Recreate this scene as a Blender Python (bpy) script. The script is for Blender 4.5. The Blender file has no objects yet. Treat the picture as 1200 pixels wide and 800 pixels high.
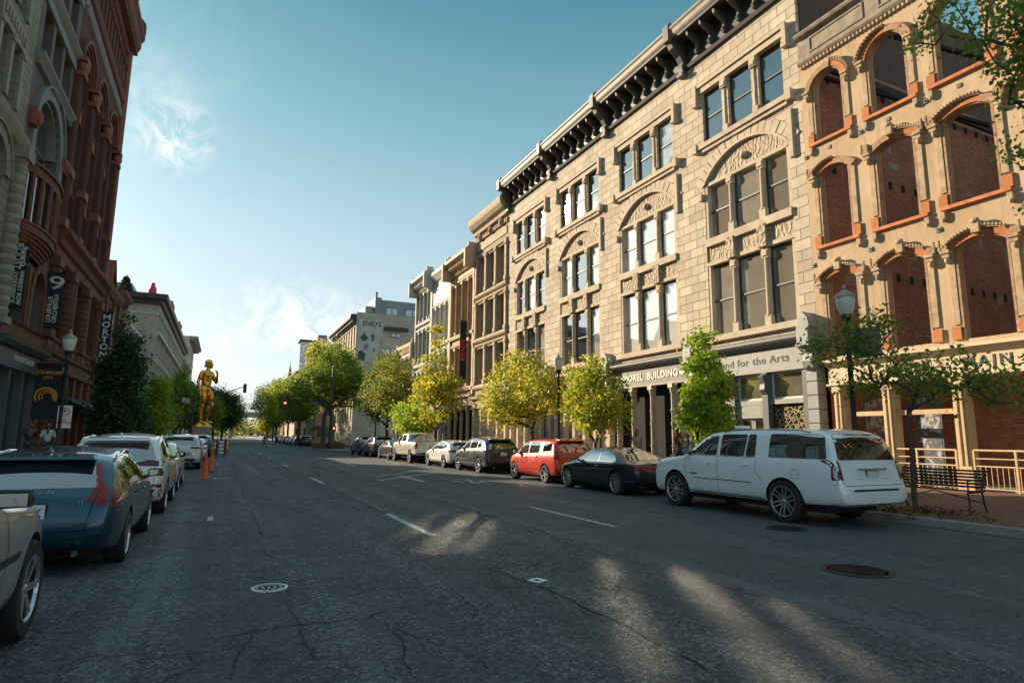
import bpy, bmesh, math, random
import numpy as np
from mathutils import Vector, Matrix
from mathutils.bvhtree import BVHTree
from mathutils.geometry import delaunay_2d_cdt
PI = math.pi
scene = bpy.context.scene
COL = scene.collection
random.seed(7)

# ------------------------------------------------------------------ camera
F, CW, CH, HC = 716.0, 1200.0, 800.0, 1.65
def _cray(px, py): return Vector(((px-600)/F, -(py-400)/F, -1.0))
_up = _cray(642, 400-F*F/112.0).normalized()
_fw = _cray(258, 509); _fw = (_fw-_up*_fw.dot(_up)).normalized()
_rt = _fw.cross(_up)
RC = Matrix((_rt, _fw, _up))
cam_d = bpy.data.cameras.new('camera')
cam = bpy.data.objects.new('camera', cam_d); COL.objects.link(cam)
cam.matrix_world = Matrix.Translation((0, 0, HC)) @ RC.to_4x4()
cam_d.sensor_width = 36; cam_d.lens = F/CW*36; cam_d.clip_end = 4000; cam_d.clip_start = .05
scene.camera = cam
def GP(px, py, z=0.0):
    d = RC @ _cray(px, py); t = (z-HC)/d.z
    return Vector((d.x*t, d.y*t, z))

# ------------------------------------------------------------------ mesh helper
EXPLODE = set('mullion_column voussoir_arch carved_panel window_jamb window_sill sill_block corbel wall_tie window_reveal window_hood rope_moulding exposed_brick_arch iron_pilaster cornice_bracket end_bracket capital pier pilaster cast_iron_column party_wall trim red_trim transom_bar storefront_cornice rusticated_column pale_shaft spandrel_panel giant_arch ground_floor_pier baluster post reflective_band eyes arm rod bracket_rod roof_timber dark_patch grey_patch carved_capital arch_surround white_panel lamp_head fascia_moulding storefront penthouse white_band brace flipper wall storefront window tail_light rail carved_corbel grille'.split())
EXPLODE -= {'wall', 'window', 'storefront', 'brace'}
class MB:
    def __init__(s, sx=1):
        s.v = []; s.f = []; s.m = []; s.sx = sx; s.M = None
    def _a(s, pts):
        n = len(s.v)
        for p in pts:
            if s.M is not None: p = s.M @ Vector(p)
            s.v.append((p[0]*s.sx, p[1], p[2]))
        return n
    def face(s, pts, m=0):
        n = s._a(pts); s.f.append(tuple(range(n, n+len(pts)))); s.m.append(m)
    def faces(s, pts, fs, m=0):
        n = s._a(pts)
        for f in fs: s.f.append(tuple(n+i for i in f)); s.m.append(m)
    def box(s, x0, x1, y0, y1, z0, z1, m=0):
        if x0 > x1: x0, x1 = x1, x0
        if y0 > y1: y0, y1 = y1, y0
        if z0 > z1: z0, z1 = z1, z0
        s.faces([(x0,y0,z0),(x1,y0,z0),(x1,y1,z0),(x0,y1,z0),(x0,y0,z1),(x1,y0,z1),(x1,y1,z1),(x0,y1,z1)],
                [(0,3,2,1),(4,5,6,7),(0,1,5,4),(1,2,6,5),(2,3,7,6),(3,0,4,7)], m)
    def prism(s, poly, a, b, axis='y', m=0):
        # poly: 2D points; extruded a..b along axis ('y': pts are (x,z); 'x': pts (y,z); 'z': pts (x,y))
        def P(p, t):
            return (p[0], t, p[1]) if axis == 'y' else (t, p[0], p[1]) if axis == 'x' else (p[0], p[1], t)
        n = len(poly)
        area = sum(poly[i][0]*poly[(i+1)%n][1]-poly[(i+1)%n][0]*poly[i][1] for i in range(n))
        if (area < 0) != (axis == 'y'): poly = poly[::-1]
        if a > b: a, b = b, a
        k = s._a([P(p, a) for p in poly]+[P(p, b) for p in poly])
        s.f.append(tuple(k+i for i in range(n))[::-1]); s.m.append(m)
        s.f.append(tuple(k+n+i for i in range(n))); s.m.append(m)
        for i in range(n):
            j = (i+1) % n
            s.f.append((k+i, k+j, k+n+j, k+n+i)); s.m.append(m)
    def tube(s, p0, p1, r0, r1=None, n=8, m=0, cap=True):
        if r1 is None: r1 = r0
        p0 = Vector(p0); p1 = Vector(p1); d = (p1-p0)
        if d.length < 1e-6: return
        d.normalize(); a = d.orthogonal().normalized(); b = d.cross(a)
        pts = []
        for p, r in ((p0, r0), (p1, r1)):
            for i in range(n):
                t = 2*PI*i/n; pts.append(p+a*(r*math.cos(t))+b*(r*math.sin(t)))
        fs = [(i, (i+1) % n, n+(i+1) % n, n+i) for i in range(n)]
        if cap: fs += [tuple(range(n))[::-1], tuple(range(n, 2*n))]
        s.faces(pts, fs, m)
    def path(s, pts, r, n=6, m=0):
        for i in range(len(pts)-1):
            ra = r[i] if hasattr(r, '__len__') else r; rb = r[i+1] if hasattr(r, '__len__') else r
            s.tube(pts[i], pts[i+1], ra, rb, n, m)
    def lathe(s, prof, c=(0,0,0), n=16, m=0, axis="z", cap=True):
        pts = []
        for r, h in prof:
            for i in range(n):
                t = 2*PI*i/n; a, b = r*math.cos(t), r*math.sin(t)
                p = (a, b, h) if axis == 'z' else (a, h, -b) if axis == 'y' else (h, a, b)
                pts.append((p[0]+c[0], p[1]+c[1], p[2]+c[2]))
        fs = []
        for k in range(len(prof)-1):
            for i in range(n):
                j = (i+1) % n
                fs.append((k*n+i, k*n+j, (k+1)*n+j, (k+1)*n+i))
        q = (len(prof)-1)*n
        if cap: fs.append(tuple(range(n))[::-1]); fs.append(tuple(range(q, q+n)))
        s.faces(pts, fs, m)
    def blob(s, c, r, n=10, k=6, m=0):
        prof = [(max(.001, math.sin(PI*i/k)), -math.cos(PI*i/k)) for i in range(k+1)]
        pts = []; 
        for a, h in prof:
            for i in range(n):
                t = 2*PI*i/n
                pts.append((c[0]+r[0]*a*math.cos(t), c[1]+r[1]*a*math.sin(t), c[2]+r[2]*h))
        fs = [(q*n+i, q*n+(i+1) % n, (q+1)*n+(i+1) % n, (q+1)*n+i) for q in range(k) for i in range(n)]
        s.faces(pts, fs, m)
    def clusters(s, gap=.012):
        # faces of one primitive share vertices; primitives that touch belong to one piece
        par = list(range(len(s.v)))
        def fd(i):
            while par[i] != i: par[i] = par[par[i]]; i = par[i]
            return i
        for f in s.f:
            r = fd(f[0])
            for i in f[1:]: par[fd(i)] = r
        bb = {}
        for i, p in enumerate(s.v):
            r = fd(i); b = bb.get(r)
            if b is None: bb[r] = [p[0],p[1],p[2],p[0],p[1],p[2]]
            else:
                for k in range(3):
                    if p[k] < b[k]: b[k] = p[k]
                    if p[k] > b[3+k]: b[3+k] = p[k]
        keys = sorted(bb, key=lambda r: bb[r][0]); cl = {r: r for r in keys}
        def fc(r):
            while cl[r] != r: cl[r] = cl[cl[r]]; r = cl[r]
            return r
        for i, a in enumerate(keys):
            A = bb[a]
            for b in keys[i+1:]:
                B = bb[b]
                if B[0] > A[3]+gap: break
                if B[1] < A[4]+gap and A[1] < B[4]+gap and B[2] < A[5]+gap and A[2] < B[5]+gap: cl[fc(b)] = fc(a)
        out = {}
        for j, f in enumerate(s.f): out.setdefault(fc(fd(f[0])), []).append(j)
        return list(out.values())
    def build(s, name, mats, parent=None, smooth=False, bevel=0, loc=None, rz=0):
        if name in EXPLODE and parent is not None:
            cs = s.clusters()
            if 1 < len(cs) <= 100:
                first = None
                for c in cs:
                    m = MB(s.sx); mp = {}
                    for j in c:
                        f = []
                        for i in s.f[j]:
                            if i not in mp: mp[i] = len(m.v); m.v.append(s.v[i])
                            f.append(mp[i])
                        m.f.append(tuple(f)); m.m.append(s.m[j])
                    o = m._build(name, mats, parent, smooth, bevel); first = first or o
                return first
        return s._build(name, mats, parent, smooth, bevel, loc, rz)
    def _build(s, name, mats, parent=None, smooth=False, bevel=0, loc=None, rz=0):
        me = bpy.data.meshes.new(name)
        fs = s.f if s.sx > 0 else [f[::-1] for f in s.f]
        me.from_pydata(s.v, [], fs)
        if not isinstance(mats, (list, tuple)): mats = [mats]
        for m in mats: me.materials.append(m)
        if len(mats) > 1: me.polygons.foreach_set('material_index', s.m)
        if smooth: me.polygons.foreach_set('use_smooth', [True]*len(s.f))
        me.update()
        o = bpy.data.objects.new(name, me); COL.objects.link(o)
        if parent is not None: o.parent = parent
        if loc is not None: o.location = loc
        if rz: o.rotation_euler[2] = rz
        if bevel:
            b = o.modifiers.new('bevel', 'BEVEL'); b.width = bevel; b.segments = 2; b.limit_method = 'ANGLE'; b.angle_limit = .6
        if smooth: smooth_by_angle(me)
        return o
def smooth_by_angle(me, ang=0.7):
    try: me.set_sharp_from_angle(angle=ang)
    except Exception: pass

def tag(o, label=None, cat=None, group=None, kind=None):
    if label: o['label'] = label
    if cat: o['category'] = cat
    if group: o['group'] = group
    if kind: o['kind'] = kind
    return o
def empty(name, loc=(0,0,0), rz=0, label=None, cat=None, group=None, kind=None):
    o = bpy.data.objects.new(name, None); COL.objects.link(o); o.location = loc; o.rotation_euler[2] = rz
    o.empty_display_size = .2
    return tag(o, label, cat, group, kind)
def copy_tree(o, parent=None):
    c = o.copy(); COL.objects.link(c)
    if parent is not None: c.parent = parent
    for ch in list(o.children): copy_tree(ch, c)
    return c
def struct(o): o['kind'] = 'structure'; return o

def text(name, body, size, mat, parent, M, extrude=.01, align='CENTER', sx=1.0, bold=0.0, spacing=1.0):
    cu = bpy.data.curves.new(name, 'FONT'); cu.body = body; cu.size = size; cu.extrude = extrude
    cu.align_x = align; cu.align_y = 'CENTER'; cu.offset = bold; cu.space_character = spacing; cu.resolution_u = 3
    o = bpy.data.objects.new(name, cu); COL.objects.link(o)
    dg = bpy.context.evaluated_depsgraph_get(); dg.update()
    me = bpy.data.meshes.new_from_object(o.evaluated_get(dg))
    bpy.data.objects.remove(o); bpy.data.curves.remove(cu)
    me.transform(Matrix.Diagonal((sx, 1, 1, 1))); me.name = name
    me.materials.clear(); me.materials.append(mat)
    o = bpy.data.objects.new(name, me); COL.objects.link(o)
    if parent is not None: o.parent = parent
    o.matrix_local = M
    return o
def TM(loc, right, up):
    r = Vector(right).normalized(); u = Vector(up).normalized(); n = r.cross(u)
    M = Matrix((r, u, n)).transposed().to_4x4(); M.translation = Vector(loc); return M

# ------------------------------------------------------------------ materials
class NT:
    def __init__(s, name):
        s.mat = bpy.data.materials.new(name); s.mat.use_nodes = True
        s.t = s.mat.node_tree; s.b = s.t.nodes['Principled BSDF']; s.out = s.t.nodes['Material Output']
    def n(s, typ, **k):
        nd = s.t.nodes.new(typ)
        for a, b in k.items(): setattr(nd, a, b)
        return nd
    def l(s, a, b): s.t.links.new(a, b)
    def val(s, sock, v):
        if hasattr(v, 'is_output'): s.l(v, sock)
        elif isinstance(v, (tuple, list)): sock.default_value = tuple(v)+((1,) if len(v) == 3 and len(sock.default_value) == 4 else ())
        else: sock.default_value = v
    def mix(s, fac, a, b, blend='MIX'):
        nd = s.n('ShaderNodeMix', data_type='RGBA', blend_type=blend)
        s.val(nd.inputs[0], fac); s.val(nd.inputs[6], a); s.val(nd.inputs[7], b)
        return nd.outputs[2]
    def math(s, op, a, b=0.0, c=None):
        nd = s.n('ShaderNodeMath', operation=op); s.val(nd.inputs[0], a); s.val(nd.inputs[1], b)
        if c is not None: s.val(nd.inputs[2], c)
        return nd.outputs[0]
    def ramp(s, fac, stops):
        nd = s.n('ShaderNodeValToRGB'); s.l(fac, nd.inputs[0]); e = nd.color_ramp.elements
        while len(e) < len(stops): e.new(.5)
        for i, (p, c) in enumerate(stops):
            e[i].position = p; e[i].color = (c, c, c, 1) if not hasattr(c, '__len__') else tuple(c)+(1,)
        return nd.outputs[0]
    def noise(s, scale, detail=4, rough=.55, vec=None, dist=0):
        nd = s.n('ShaderNodeTexNoise'); nd.inputs['Scale'].default_value = scale; nd.inputs['Detail'].default_value = detail
        nd.inputs['Roughness'].default_value = rough; nd.inputs['Distortion'].default_value = dist
        if vec is not None: s.l(vec, nd.inputs['Vector'])
        return nd.outputs[0]
    def obj(s): return s.n('ShaderNodeTexCoord').outputs['Object']
    def bump(s, h, strength=.3, dist=.02):
        nd = s.n('ShaderNodeBump'); nd.inputs['Strength'].default_value = strength; nd.inputs['Distance'].default_value = dist
        s.l(h, nd.inputs['Height']); s.l(nd.outputs[0], s.b.inputs['Normal'])
        return nd
    def wallcoord(s):
        tc = s.n('ShaderNodeTexCoord'); sp = s.n('ShaderNodeSeparateXYZ'); s.l(tc.outputs['Object'], sp.inputs[0])
        sn = s.n('ShaderNodeSeparateXYZ'); s.l(tc.outputs['Normal'], sn.inputs[0])
        side = s.math('GREATER_THAN', s.math('ABSOLUTE', sn.outputs[0]), .6)
        u = s.n('ShaderNodeMix', data_type='FLOAT'); s.l(side, u.inputs[0]); s.l(sp.outputs[0], u.inputs[2]); s.l(sp.outputs[1], u.inputs[3])
        cb = s.n('ShaderNodeCombineXYZ'); s.l(u.outputs[0], cb.inputs[0]); s.l(sp.outputs[2], cb.inputs[1])
        return cb.outputs[0], tc.outputs['Object'], sp
def mscale(c, k): return tuple(x*k for x in c)
def M_plain(name, col, rough=.6, metal=0.0, var=.15, nscale=3.0, bump=.15, bscale=None, coat=0.0, spec=None, weather=0.0):
    t = NT(name); o = t.obj()
    n = t.noise(nscale, 5, .6, o)
    c = t.mix(t.ramp(n, [(.3, 0), (.7, 1)]), mscale(col, 1-var), mscale(col, 1+var))
    if weather:
        w = t.noise(nscale*.35, 6, .7, o)
        c = t.mix(t.ramp(w, [(.5, 0), (.72, weather)]), c, mscale(col, .45))
    t.l(c, t.b.inputs['Base Color'])
    t.b.inputs['Roughness'].default_value = rough; t.b.inputs['Metallic'].default_value = metal
    if coat: t.b.inputs['Coat Weight'].default_value = coat; t.b.inputs['Coat Roughness'].default_value = .04
    if spec is not None: t.b.inputs['Specular IOR Level'].default_value = spec
    if bump:
        t.bump(t.noise(bscale or nscale*8, 4, .6, o), bump, .01)
    return t.mat
def M_masonry(name, c1, c2, mortar, bw, bh, ms=.008, bump=.5, rough=.85, off=.5, stain=.35, fine=14, smooth=.15, bias=0.0):
    t = NT(name); uv, o, sp = t.wallcoord()
    # slight wobble
    b = t.n('ShaderNodeTexBrick'); t.l(uv, b.inputs['Vector'])
    b.inputs['Scale'].default_value = 1; b.inputs['Brick Width'].default_value = bw; b.inputs['Row Height'].default_value = bh
    b.inputs['Mortar Size'].default_value = ms; b.inputs['Mortar Smooth'].default_value = smooth; b.offset = off; b.inputs['Bias'].default_value = bias
    t.val(b.inputs['Color1'], c1); t.val(b.inputs['Color2'], c2); t.val(b.inputs['Mortar'], mortar)
    n = t.noise(.45, 6, .65, o); nf = t.noise(fine, 5, .65, o)
    c = t.mix(t.ramp(n, [(.45, 0), (.75, stain)]), b.outputs['Color'], mscale(c1, .42))
    c = t.mix(t.ramp(nf, [(.35, .28), (.65, 0)]), c, mscale(c1, .55))
    mp = t.n('ShaderNodeMapping'); t.l(o, mp.inputs[0]); mp.inputs['Scale'].default_value = (1.8, 1.8, .16)
    c = t.mix(t.ramp(t.noise(1.0, 6, .7, mp.outputs[0]), [(.50, 0), (.72, stain)]), c, mscale(c1, .5))
    t.l(c, t.b.inputs['Base Color']); t.b.inputs['Roughness'].default_value = rough
    h = t.math('ADD', t.math('MULTIPLY', b.outputs['Fac'], -1.0), t.math('MULTIPLY', nf, .55))
    t.bump(h, bump, .02)
    return t.mat
def M_glass(name, dark=(.012,.017,.02), light=None, rough=.03, wob=.02, pl=.35):
    t = NT(name); o = t.obj()
    if light:
        oi = t.n('ShaderNodeObjectInfo')
        f = t.ramp(oi.outputs['Random'], [(1-pl, 0), (1-pl+.02, 1)]); 
        f2 = t.math('MULTIPLY', f, t.ramp(t.noise(1.2, 3, .5, o), [(.35, .35), (.6, 1)]))
        t.l(t.mix(f2, dark, light), t.b.inputs['Base Color'])
    else: t.val(t.b.inputs['Base Color'], dark)
    t.b.inputs['Roughness'].default_value = rough; t.b.inputs['IOR'].default_value = 2.0
    t.b.inputs['Specular IOR Level'].default_value = .9; t.b.inputs['Coat Weight'].default_value = 1; t.b.inputs['Coat Roughness'].default_value = rough; t.b.inputs['Coat IOR'].default_value = 2.0
    if wob: t.bump(t.noise(1.1, 2, .5, o), wob, .15)
    return t.mat
def M_flat(name, col, rough=.5, emit=0, metal=0):
    t = NT(name); t.val(t.b.inputs['Base Color'], col); t.b.inputs['Roughness'].default_value = rough; t.b.inputs['Metallic'].default_value = metal
    if emit: t.val(t.b.inputs['Emission Color'], col); t.b.inputs['Emission Strength'].default_value = emit
    return t.mat
def M_leaf(name, c1, c2, c3=None, trans=.45):
    t = NT(name); g = t.n('ShaderNodeNewGeometry'); o = t.obj()
    r = g.outputs['Random Per Island']
    stops = [(0, c1), (.55, c2), (1, c3 or c2)]
    c = t.ramp(r, stops)
    n = t.noise(.9, 3, .5, o)
    c = t.mix(t.ramp(n, [(.35, 0), (.7, .6)]), c, mscale(c1, .8))
    t.l(c, t.b.inputs['Base Color']); t.b.inputs['Roughness'].default_value = .5
    t.b.inputs['Specular IOR Level'].default_value = .3
    tr = t.n('ShaderNodeBsdfTranslucent'); t.l(c, tr.inputs[0])
    mx = t.n('ShaderNodeMixShader'); mx.inputs[0].default_value = trans
    t.l(t.b.outputs[0], mx.inputs[1]); t.l(tr.outputs[0], mx.inputs[2]); t.l(mx.outputs[0], t.out.inputs[0])
    return t.mat

MT = {}
MT['lime'] = M_masonry('limestone_ashlar', (.47,.385,.29), (.66,.555,.425), (.11,.08,.055), .82, .40, .016, .7, stain=.5)
MT['lime_trim'] = M_plain('limestone_trim', (.50,.41,.31), .85, var=.15, nscale=2.5, bump=.35, bscale=22, weather=.5)
def carved(name, col):
    t = NT(name); o = t.obj()
    v = t.n('ShaderNodeTexVoronoi', feature='SMOOTH_F1'); v.inputs['Scale'].default_value = 7; t.l(o, v.inputs['Vector'])
    w = t.n('ShaderNodeTexWave'); w.inputs['Scale'].default_value = 1.6; w.inputs['Distortion'].default_value = 14; w.inputs['Detail'].default_value = 2; t.l(o, w.inputs['Vector'])
    h = t.math('ADD', v.outputs[0], t.math('MULTIPLY', w.outputs[1], .3))
    t.l(t.mix(t.ramp(h, [(.2, 0), (.9, 1)]), mscale(col, .7), mscale(col, 1.1)), t.b.inputs['Base Color'])
    t.b.inputs['Roughness'].default_value = .85; t.bump(h, 1.0, .06)
    return t.mat
MT['carved'] = carved('carved_limestone', (.44,.35,.25))
MT['carved_red'] = carved('carved_sandstone', (.2,.075,.045))
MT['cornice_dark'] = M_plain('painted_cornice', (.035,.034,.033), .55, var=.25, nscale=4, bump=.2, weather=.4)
MT['cornice_grey'] = M_plain('grey_cornice_bracket', (.12,.105,.09), .6, var=.2, nscale=3, bump=.2, weather=.5)
MT['cornice_light'] = M_plain('cornice_fascia', (.27,.225,.175), .6, var=.2, nscale=3, bump=.2, weather=.6)
MT['glass'] = M_glass('window_glass', light=(.50,.49,.43), wob=.0, pl=.55)  # random pale panes: curtains, and reflected pale sky put into the colour
MT['glass_pale'] = M_glass('window_with_painted_glare', dark=(.5,.5,.46), light=(.66,.66,.62), wob=.0, pl=.6); MT['glass_beige'] = M_glass('window_with_beige_blind', dark=(.20,.18,.14), light=(.34,.31,.25), wob=.0, pl=.5)  # pale panes: reflected sun glare painted into the glass colour
MT['glass_dark'] = M_glass('dark_window_glass', wob=.03)
MT['frame_dark'] = M_plain('dark_window_frame', (.035,.04,.042), .5, var=.1, bump=0)
MT['frame_white'] = M_plain('white_window_frame', (.55,.55,.52), .5, var=.1, bump=0)
MT['frame_grey'] = M_plain('grey_window_frame', (.22,.235,.23), .5, var=.1, bump=0)
MT['brick'] = M_masonry('old_red_brick', (.23,.085,.048), (.15,.05,.032), (.20,.16,.13), .215, .075, .009, .5, stain=.5)
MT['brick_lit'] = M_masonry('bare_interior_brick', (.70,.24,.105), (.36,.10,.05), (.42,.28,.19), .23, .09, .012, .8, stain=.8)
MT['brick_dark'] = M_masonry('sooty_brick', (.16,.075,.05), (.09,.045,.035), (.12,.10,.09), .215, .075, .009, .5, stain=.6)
MT['brick_pale'] = M_masonry('pale_painted_brick', (.36,.34,.31), (.30,.28,.26), (.2,.18,.16), .215, .075, .009, .4, stain=.4)
MT['brick_orange'] = M_masonry('exposed_orange_brick', (.62,.20,.055), (.50,.15,.045), (.40,.24,.12), .11, .055, .008, .6, stain=.3)
def stucco():
    t = NT('ochre_stucco'); o = t.obj()
    a = t.noise(.55, 7, .65, o, .6); b = t.noise(1.7, 7, .7, o, .3); c = t.noise(30, 4, .6, o)
    col = t.mix(t.ramp(a, [(.35, 0), (.62, 1)]), (.43,.305,.185), (.53,.395,.255))
    col = t.mix(t.ramp(b, [(.56, 0), (.63, .55)]), col, (.44,.385,.30))
    d = t.noise(.9, 8, .75, o, 1.2)
    col = t.mix(t.ramp(d, [(.60, 0), (.66, .65)]), col, (.36,.20,.10))
    t.l(col, t.b.inputs['Base Color']); t.b.inputs['Roughness'].default_value = .92
    mp = t.n('ShaderNodeMapping'); t.l(o, mp.inputs[0]); mp.inputs['Scale'].default_value = (3.5, 3.5, .28); sn = t.noise(1.0, 6, .7, mp.outputs[0])
    col = t.mix(t.ramp(sn, [(.50, 0), (.68, .55)]), col, (.30,.22,.15)); t.l(col, t.b.inputs['Base Color'])
    t.bump(t.math('ADD', c, t.math('MULTIPLY', b, 3)), .4, .02)
    return t.mat
MT['stucco'] = stucco()
MT['stucco_trim'] = M_plain('cream_jamb_stone', (.42,.31,.195), .85, var=.22, nscale=5, bump=.4, bscale=30, weather=.8)
MT['mould_brown'] = M_plain('weathered_hood_stone', (.36,.22,.13), .85, var=.35, nscale=9, bump=.6, bscale=25, weather=.7)
MT['tan_metal'] = M_plain('tan_painted_iron', (.55,.38,.21), .5, var=.12, nscale=4, bump=.1, weather=.3)
MT['band_cream'] = M_plain('cream_sign_band', (.58,.47,.31), .6, var=.12, nscale=3, bump=.15, weather=.4)
MT['black_metal'] = M_plain('black_painted_iron', (.016,.018,.018), .4, var=.2, bump=.1)
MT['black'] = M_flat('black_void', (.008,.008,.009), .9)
MT['letter_dark'] = M_flat('dark_letters', (.04,.035,.03), .6)
MT['letter_white'] = M_flat('white_letters', (.75,.74,.70), .6)
MT['stone_grey'] = M_masonry('rough_grey_stone', (.29,.265,.20), (.23,.21,.165), (.09,.085,.07), .7, .34, .02, 1.0, stain=.4, fine=7)
MT['stone_trim'] = M_plain('grey_stone_trim', (.27,.25,.195), .85, var=.2, nscale=3, bump=.5, weather=.5)
MT['redstone'] = M_masonry('red_sandstone', (.115,.042,.028), (.09,.034,.024), (.07,.03,.02), .6, .3, .01, .6, stain=.4)
MT['redbrick'] = M_masonry('pressed_red_brick', (.17,.055,.033), (.13,.042,.027), (.08,.04,.03), .215, .075, .006, .3, stain=.35)
MT['red_trim'] = M_plain('red_sandstone_trim', (.15,.058,.037), .8, var=.25, nscale=3, bump=.5, weather=.5)
MT['red_light'] = M_plain('pale_stone_band', (.30,.27,.24), .8, var=.15, nscale=3, bump=.3, weather=.3)
MT['terracotta'] = M_plain('terracotta', (.22,.08,.045), .75, var=.25, nscale=6, bump=.7, bscale=18, weather=.4)
MT['slate_paint'] = M_plain('slate_storefront_paint', (.075,.095,.105), .45, var=.1, bump=.05)
MT['grey_paint'] = M_plain('grey_storefront_paint', (.25,.26,.25), .5, var=.1, bump=.1, weather=.3)
MT['grey_dark_paint'] = M_plain('dark_grey_paint', (.10,.11,.115), .5, var=.1, bump=.1, weather=.3)
MT['brown_sign'] = M_plain('brown_grey_fascia', (.16,.135,.11), .55, var=.1, bump=.1, weather=.2)
MT['tan_stone'] = M_plain('tan_stone', (.38,.34,.28), .85, var=.15, nscale=1.2, bump=.3, weather=.6)
MT['white_stone'] = M_plain('white_painted_stone', (.52,.50,.46), .75, var=.12, nscale=1.5, bump=.3, weather=.6)
MT['brownstone'] = M_plain('brownstone', (.27,.20,.145), .8, var=.18, nscale=1.5, bump=.4, weather=.6)
MT['green_paint'] = M_plain('faded_green_paint', (.26,.29,.24), .7, var=.15, nscale=1.5, bump=.2, weather=.5)
MT['orange_stone'] = M_plain('warm_brown_terracotta', (.36,.215,.12), .75, var=.2, nscale=1.5, bump=.4, weather=.5)
MT['concrete'] = M_plain('concrete', (.34,.33,.31), .85, var=.15, nscale=2, bump=.3, weather=.5)
MT['roof'] = M_plain('flat_roof_tar', (.09,.09,.09), .9, var=.2)
# ------------------------------------------------------------------ light
SUN_EL = math.radians(21); SUN_H = Vector((-.497, .868)).normalized()   # towards the sun
sun_dir = Vector((SUN_H.x*math.cos(SUN_EL), SUN_H.y*math.cos(SUN_EL), math.sin(SUN_EL)))
sd = bpy.data.lights.new('sun', 'SUN'); sd.energy = 5.0; sd.angle = math.radians(.6); sd.color = (1.0, .81, .58)
so = bpy.data.objects.new('sun', sd); COL.objects.link(so)
so.rotation_euler = sun_dir.to_track_quat('Z', 'Y').to_euler()
W = bpy.data.worlds.new('World'); scene.world = W; W.use_nodes = True
wt = W.node_tree; bg = wt.nodes['Background']
sky = wt.nodes.new('ShaderNodeTexSky'); sky.sky_type = 'NISHITA'; sky.sun_disc = False
sky.sun_elevation = SUN_EL; sky.sun_rotation = math.atan2(SUN_H.x, SUN_H.y)
sky.air_density = 1.0; sky.dust_density = 1.2; sky.ozone_density = 2.2
class WN(NT):
    def __init__(s): s.t = wt
w_ = WN()
geo = w_.n('ShaderNodeTexCoord').outputs['Generated']
hs = w_.n('ShaderNodeHueSaturation'); w_.l(sky.outputs[0], hs.inputs['Color']); hs.inputs['Saturation'].default_value = .55
sep = w_.n('ShaderNodeSeparateXYZ'); w_.l(geo, sep.inputs[0])
tint = w_.ramp(sep.outputs[2], [(0.0, (.84,.92,1.02)), (.25, (.86,1.02,1.06)), (.75, (.66,1.02,1.04))])
grad = w_.ramp(sep.outputs[2], [(0.0, (3.5,3.5,3.3)), (.12, (2.8,3.05,3.1)), (.30, (1.75,2.5,2.75)), (.46, (.78,1.75,2.05)), (.61, (.16,.98,1.28)), (.80, (1.7,2.6,3.0))])
col = w_.mix(.78, w_.mix(1.0, hs.outputs[0], tint, 'MULTIPLY'), grad)
def cloud(col, px, py, rad, amp, scale, sx=1.0):
    d = (RC @ _cray(px, py)).normalized()
    sub = w_.n('ShaderNodeVectorMath', operation='SUBTRACT'); w_.l(geo, sub.inputs[0]); sub.inputs[1].default_value = d
    sc = w_.n('ShaderNodeVectorMath', operation='MULTIPLY'); w_.l(sub.outputs[0], sc.inputs[0]); sc.inputs[1].default_value = (1/sx, 1/sx, 1)
    ln = w_.n('ShaderNodeVectorMath', operation='LENGTH'); w_.l(sc.outputs[0], ln.inputs[0])
    m = w_.ramp(w_.math('DIVIDE', ln.outputs['Value'], rad), [(.15, 1), (1, 0)])
    nz = w_.noise(scale, 9, .68, geo, .6)
    f = w_.math('MULTIPLY', w_.math('MULTIPLY', m, w_.ramp(nz, [(.44, 0), (.68, 1)])), amp)
    wh = w_.mix(1.0, sky.outputs[0], (0, 0, 0), 'MIX')
    return w_.mix(f, col, (5.6, 5.6, 5.5))
col = cloud(col, 205, 160, .060, 1.0, 30)
col = cloud(col, 170, 120, .09, .30, 18)
col = cloud(col, 350, 376, .075, .95, 24, 1.8)
col = cloud(col, 275, 392, .05, .5, 22, 1.5)
col = cloud(col, 180, 120, .30, .06, 9)
w_.l(col, bg.inputs[0]); bg.inputs[1].default_value = .122
scene.view_settings.view_transform = 'Standard'; scene.view_settings.look = 'None'; scene.view_settings.gamma = 1
scene.view_settings.exposure = 0.92
scene.render.engine = 'CYCLES'
cy = scene.cycles; cy.use_denoising = True; cy.max_bounces = 6; cy.diffuse_bounces = 3; cy.glossy_bounces = 3; cy.transmission_bounces = 3
cy.transparent_max_bounces = 6; cy.caustics_reflective = True; cy.caustics_refractive = False; cy.blur_glossy = 0.0; cy.sample_clamp_indirect = 0; cy.use_guiding = True; cy.guiding_training_samples = 64; cy.use_surface_guiding = True; cy.use_volume_guiding = False

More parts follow.
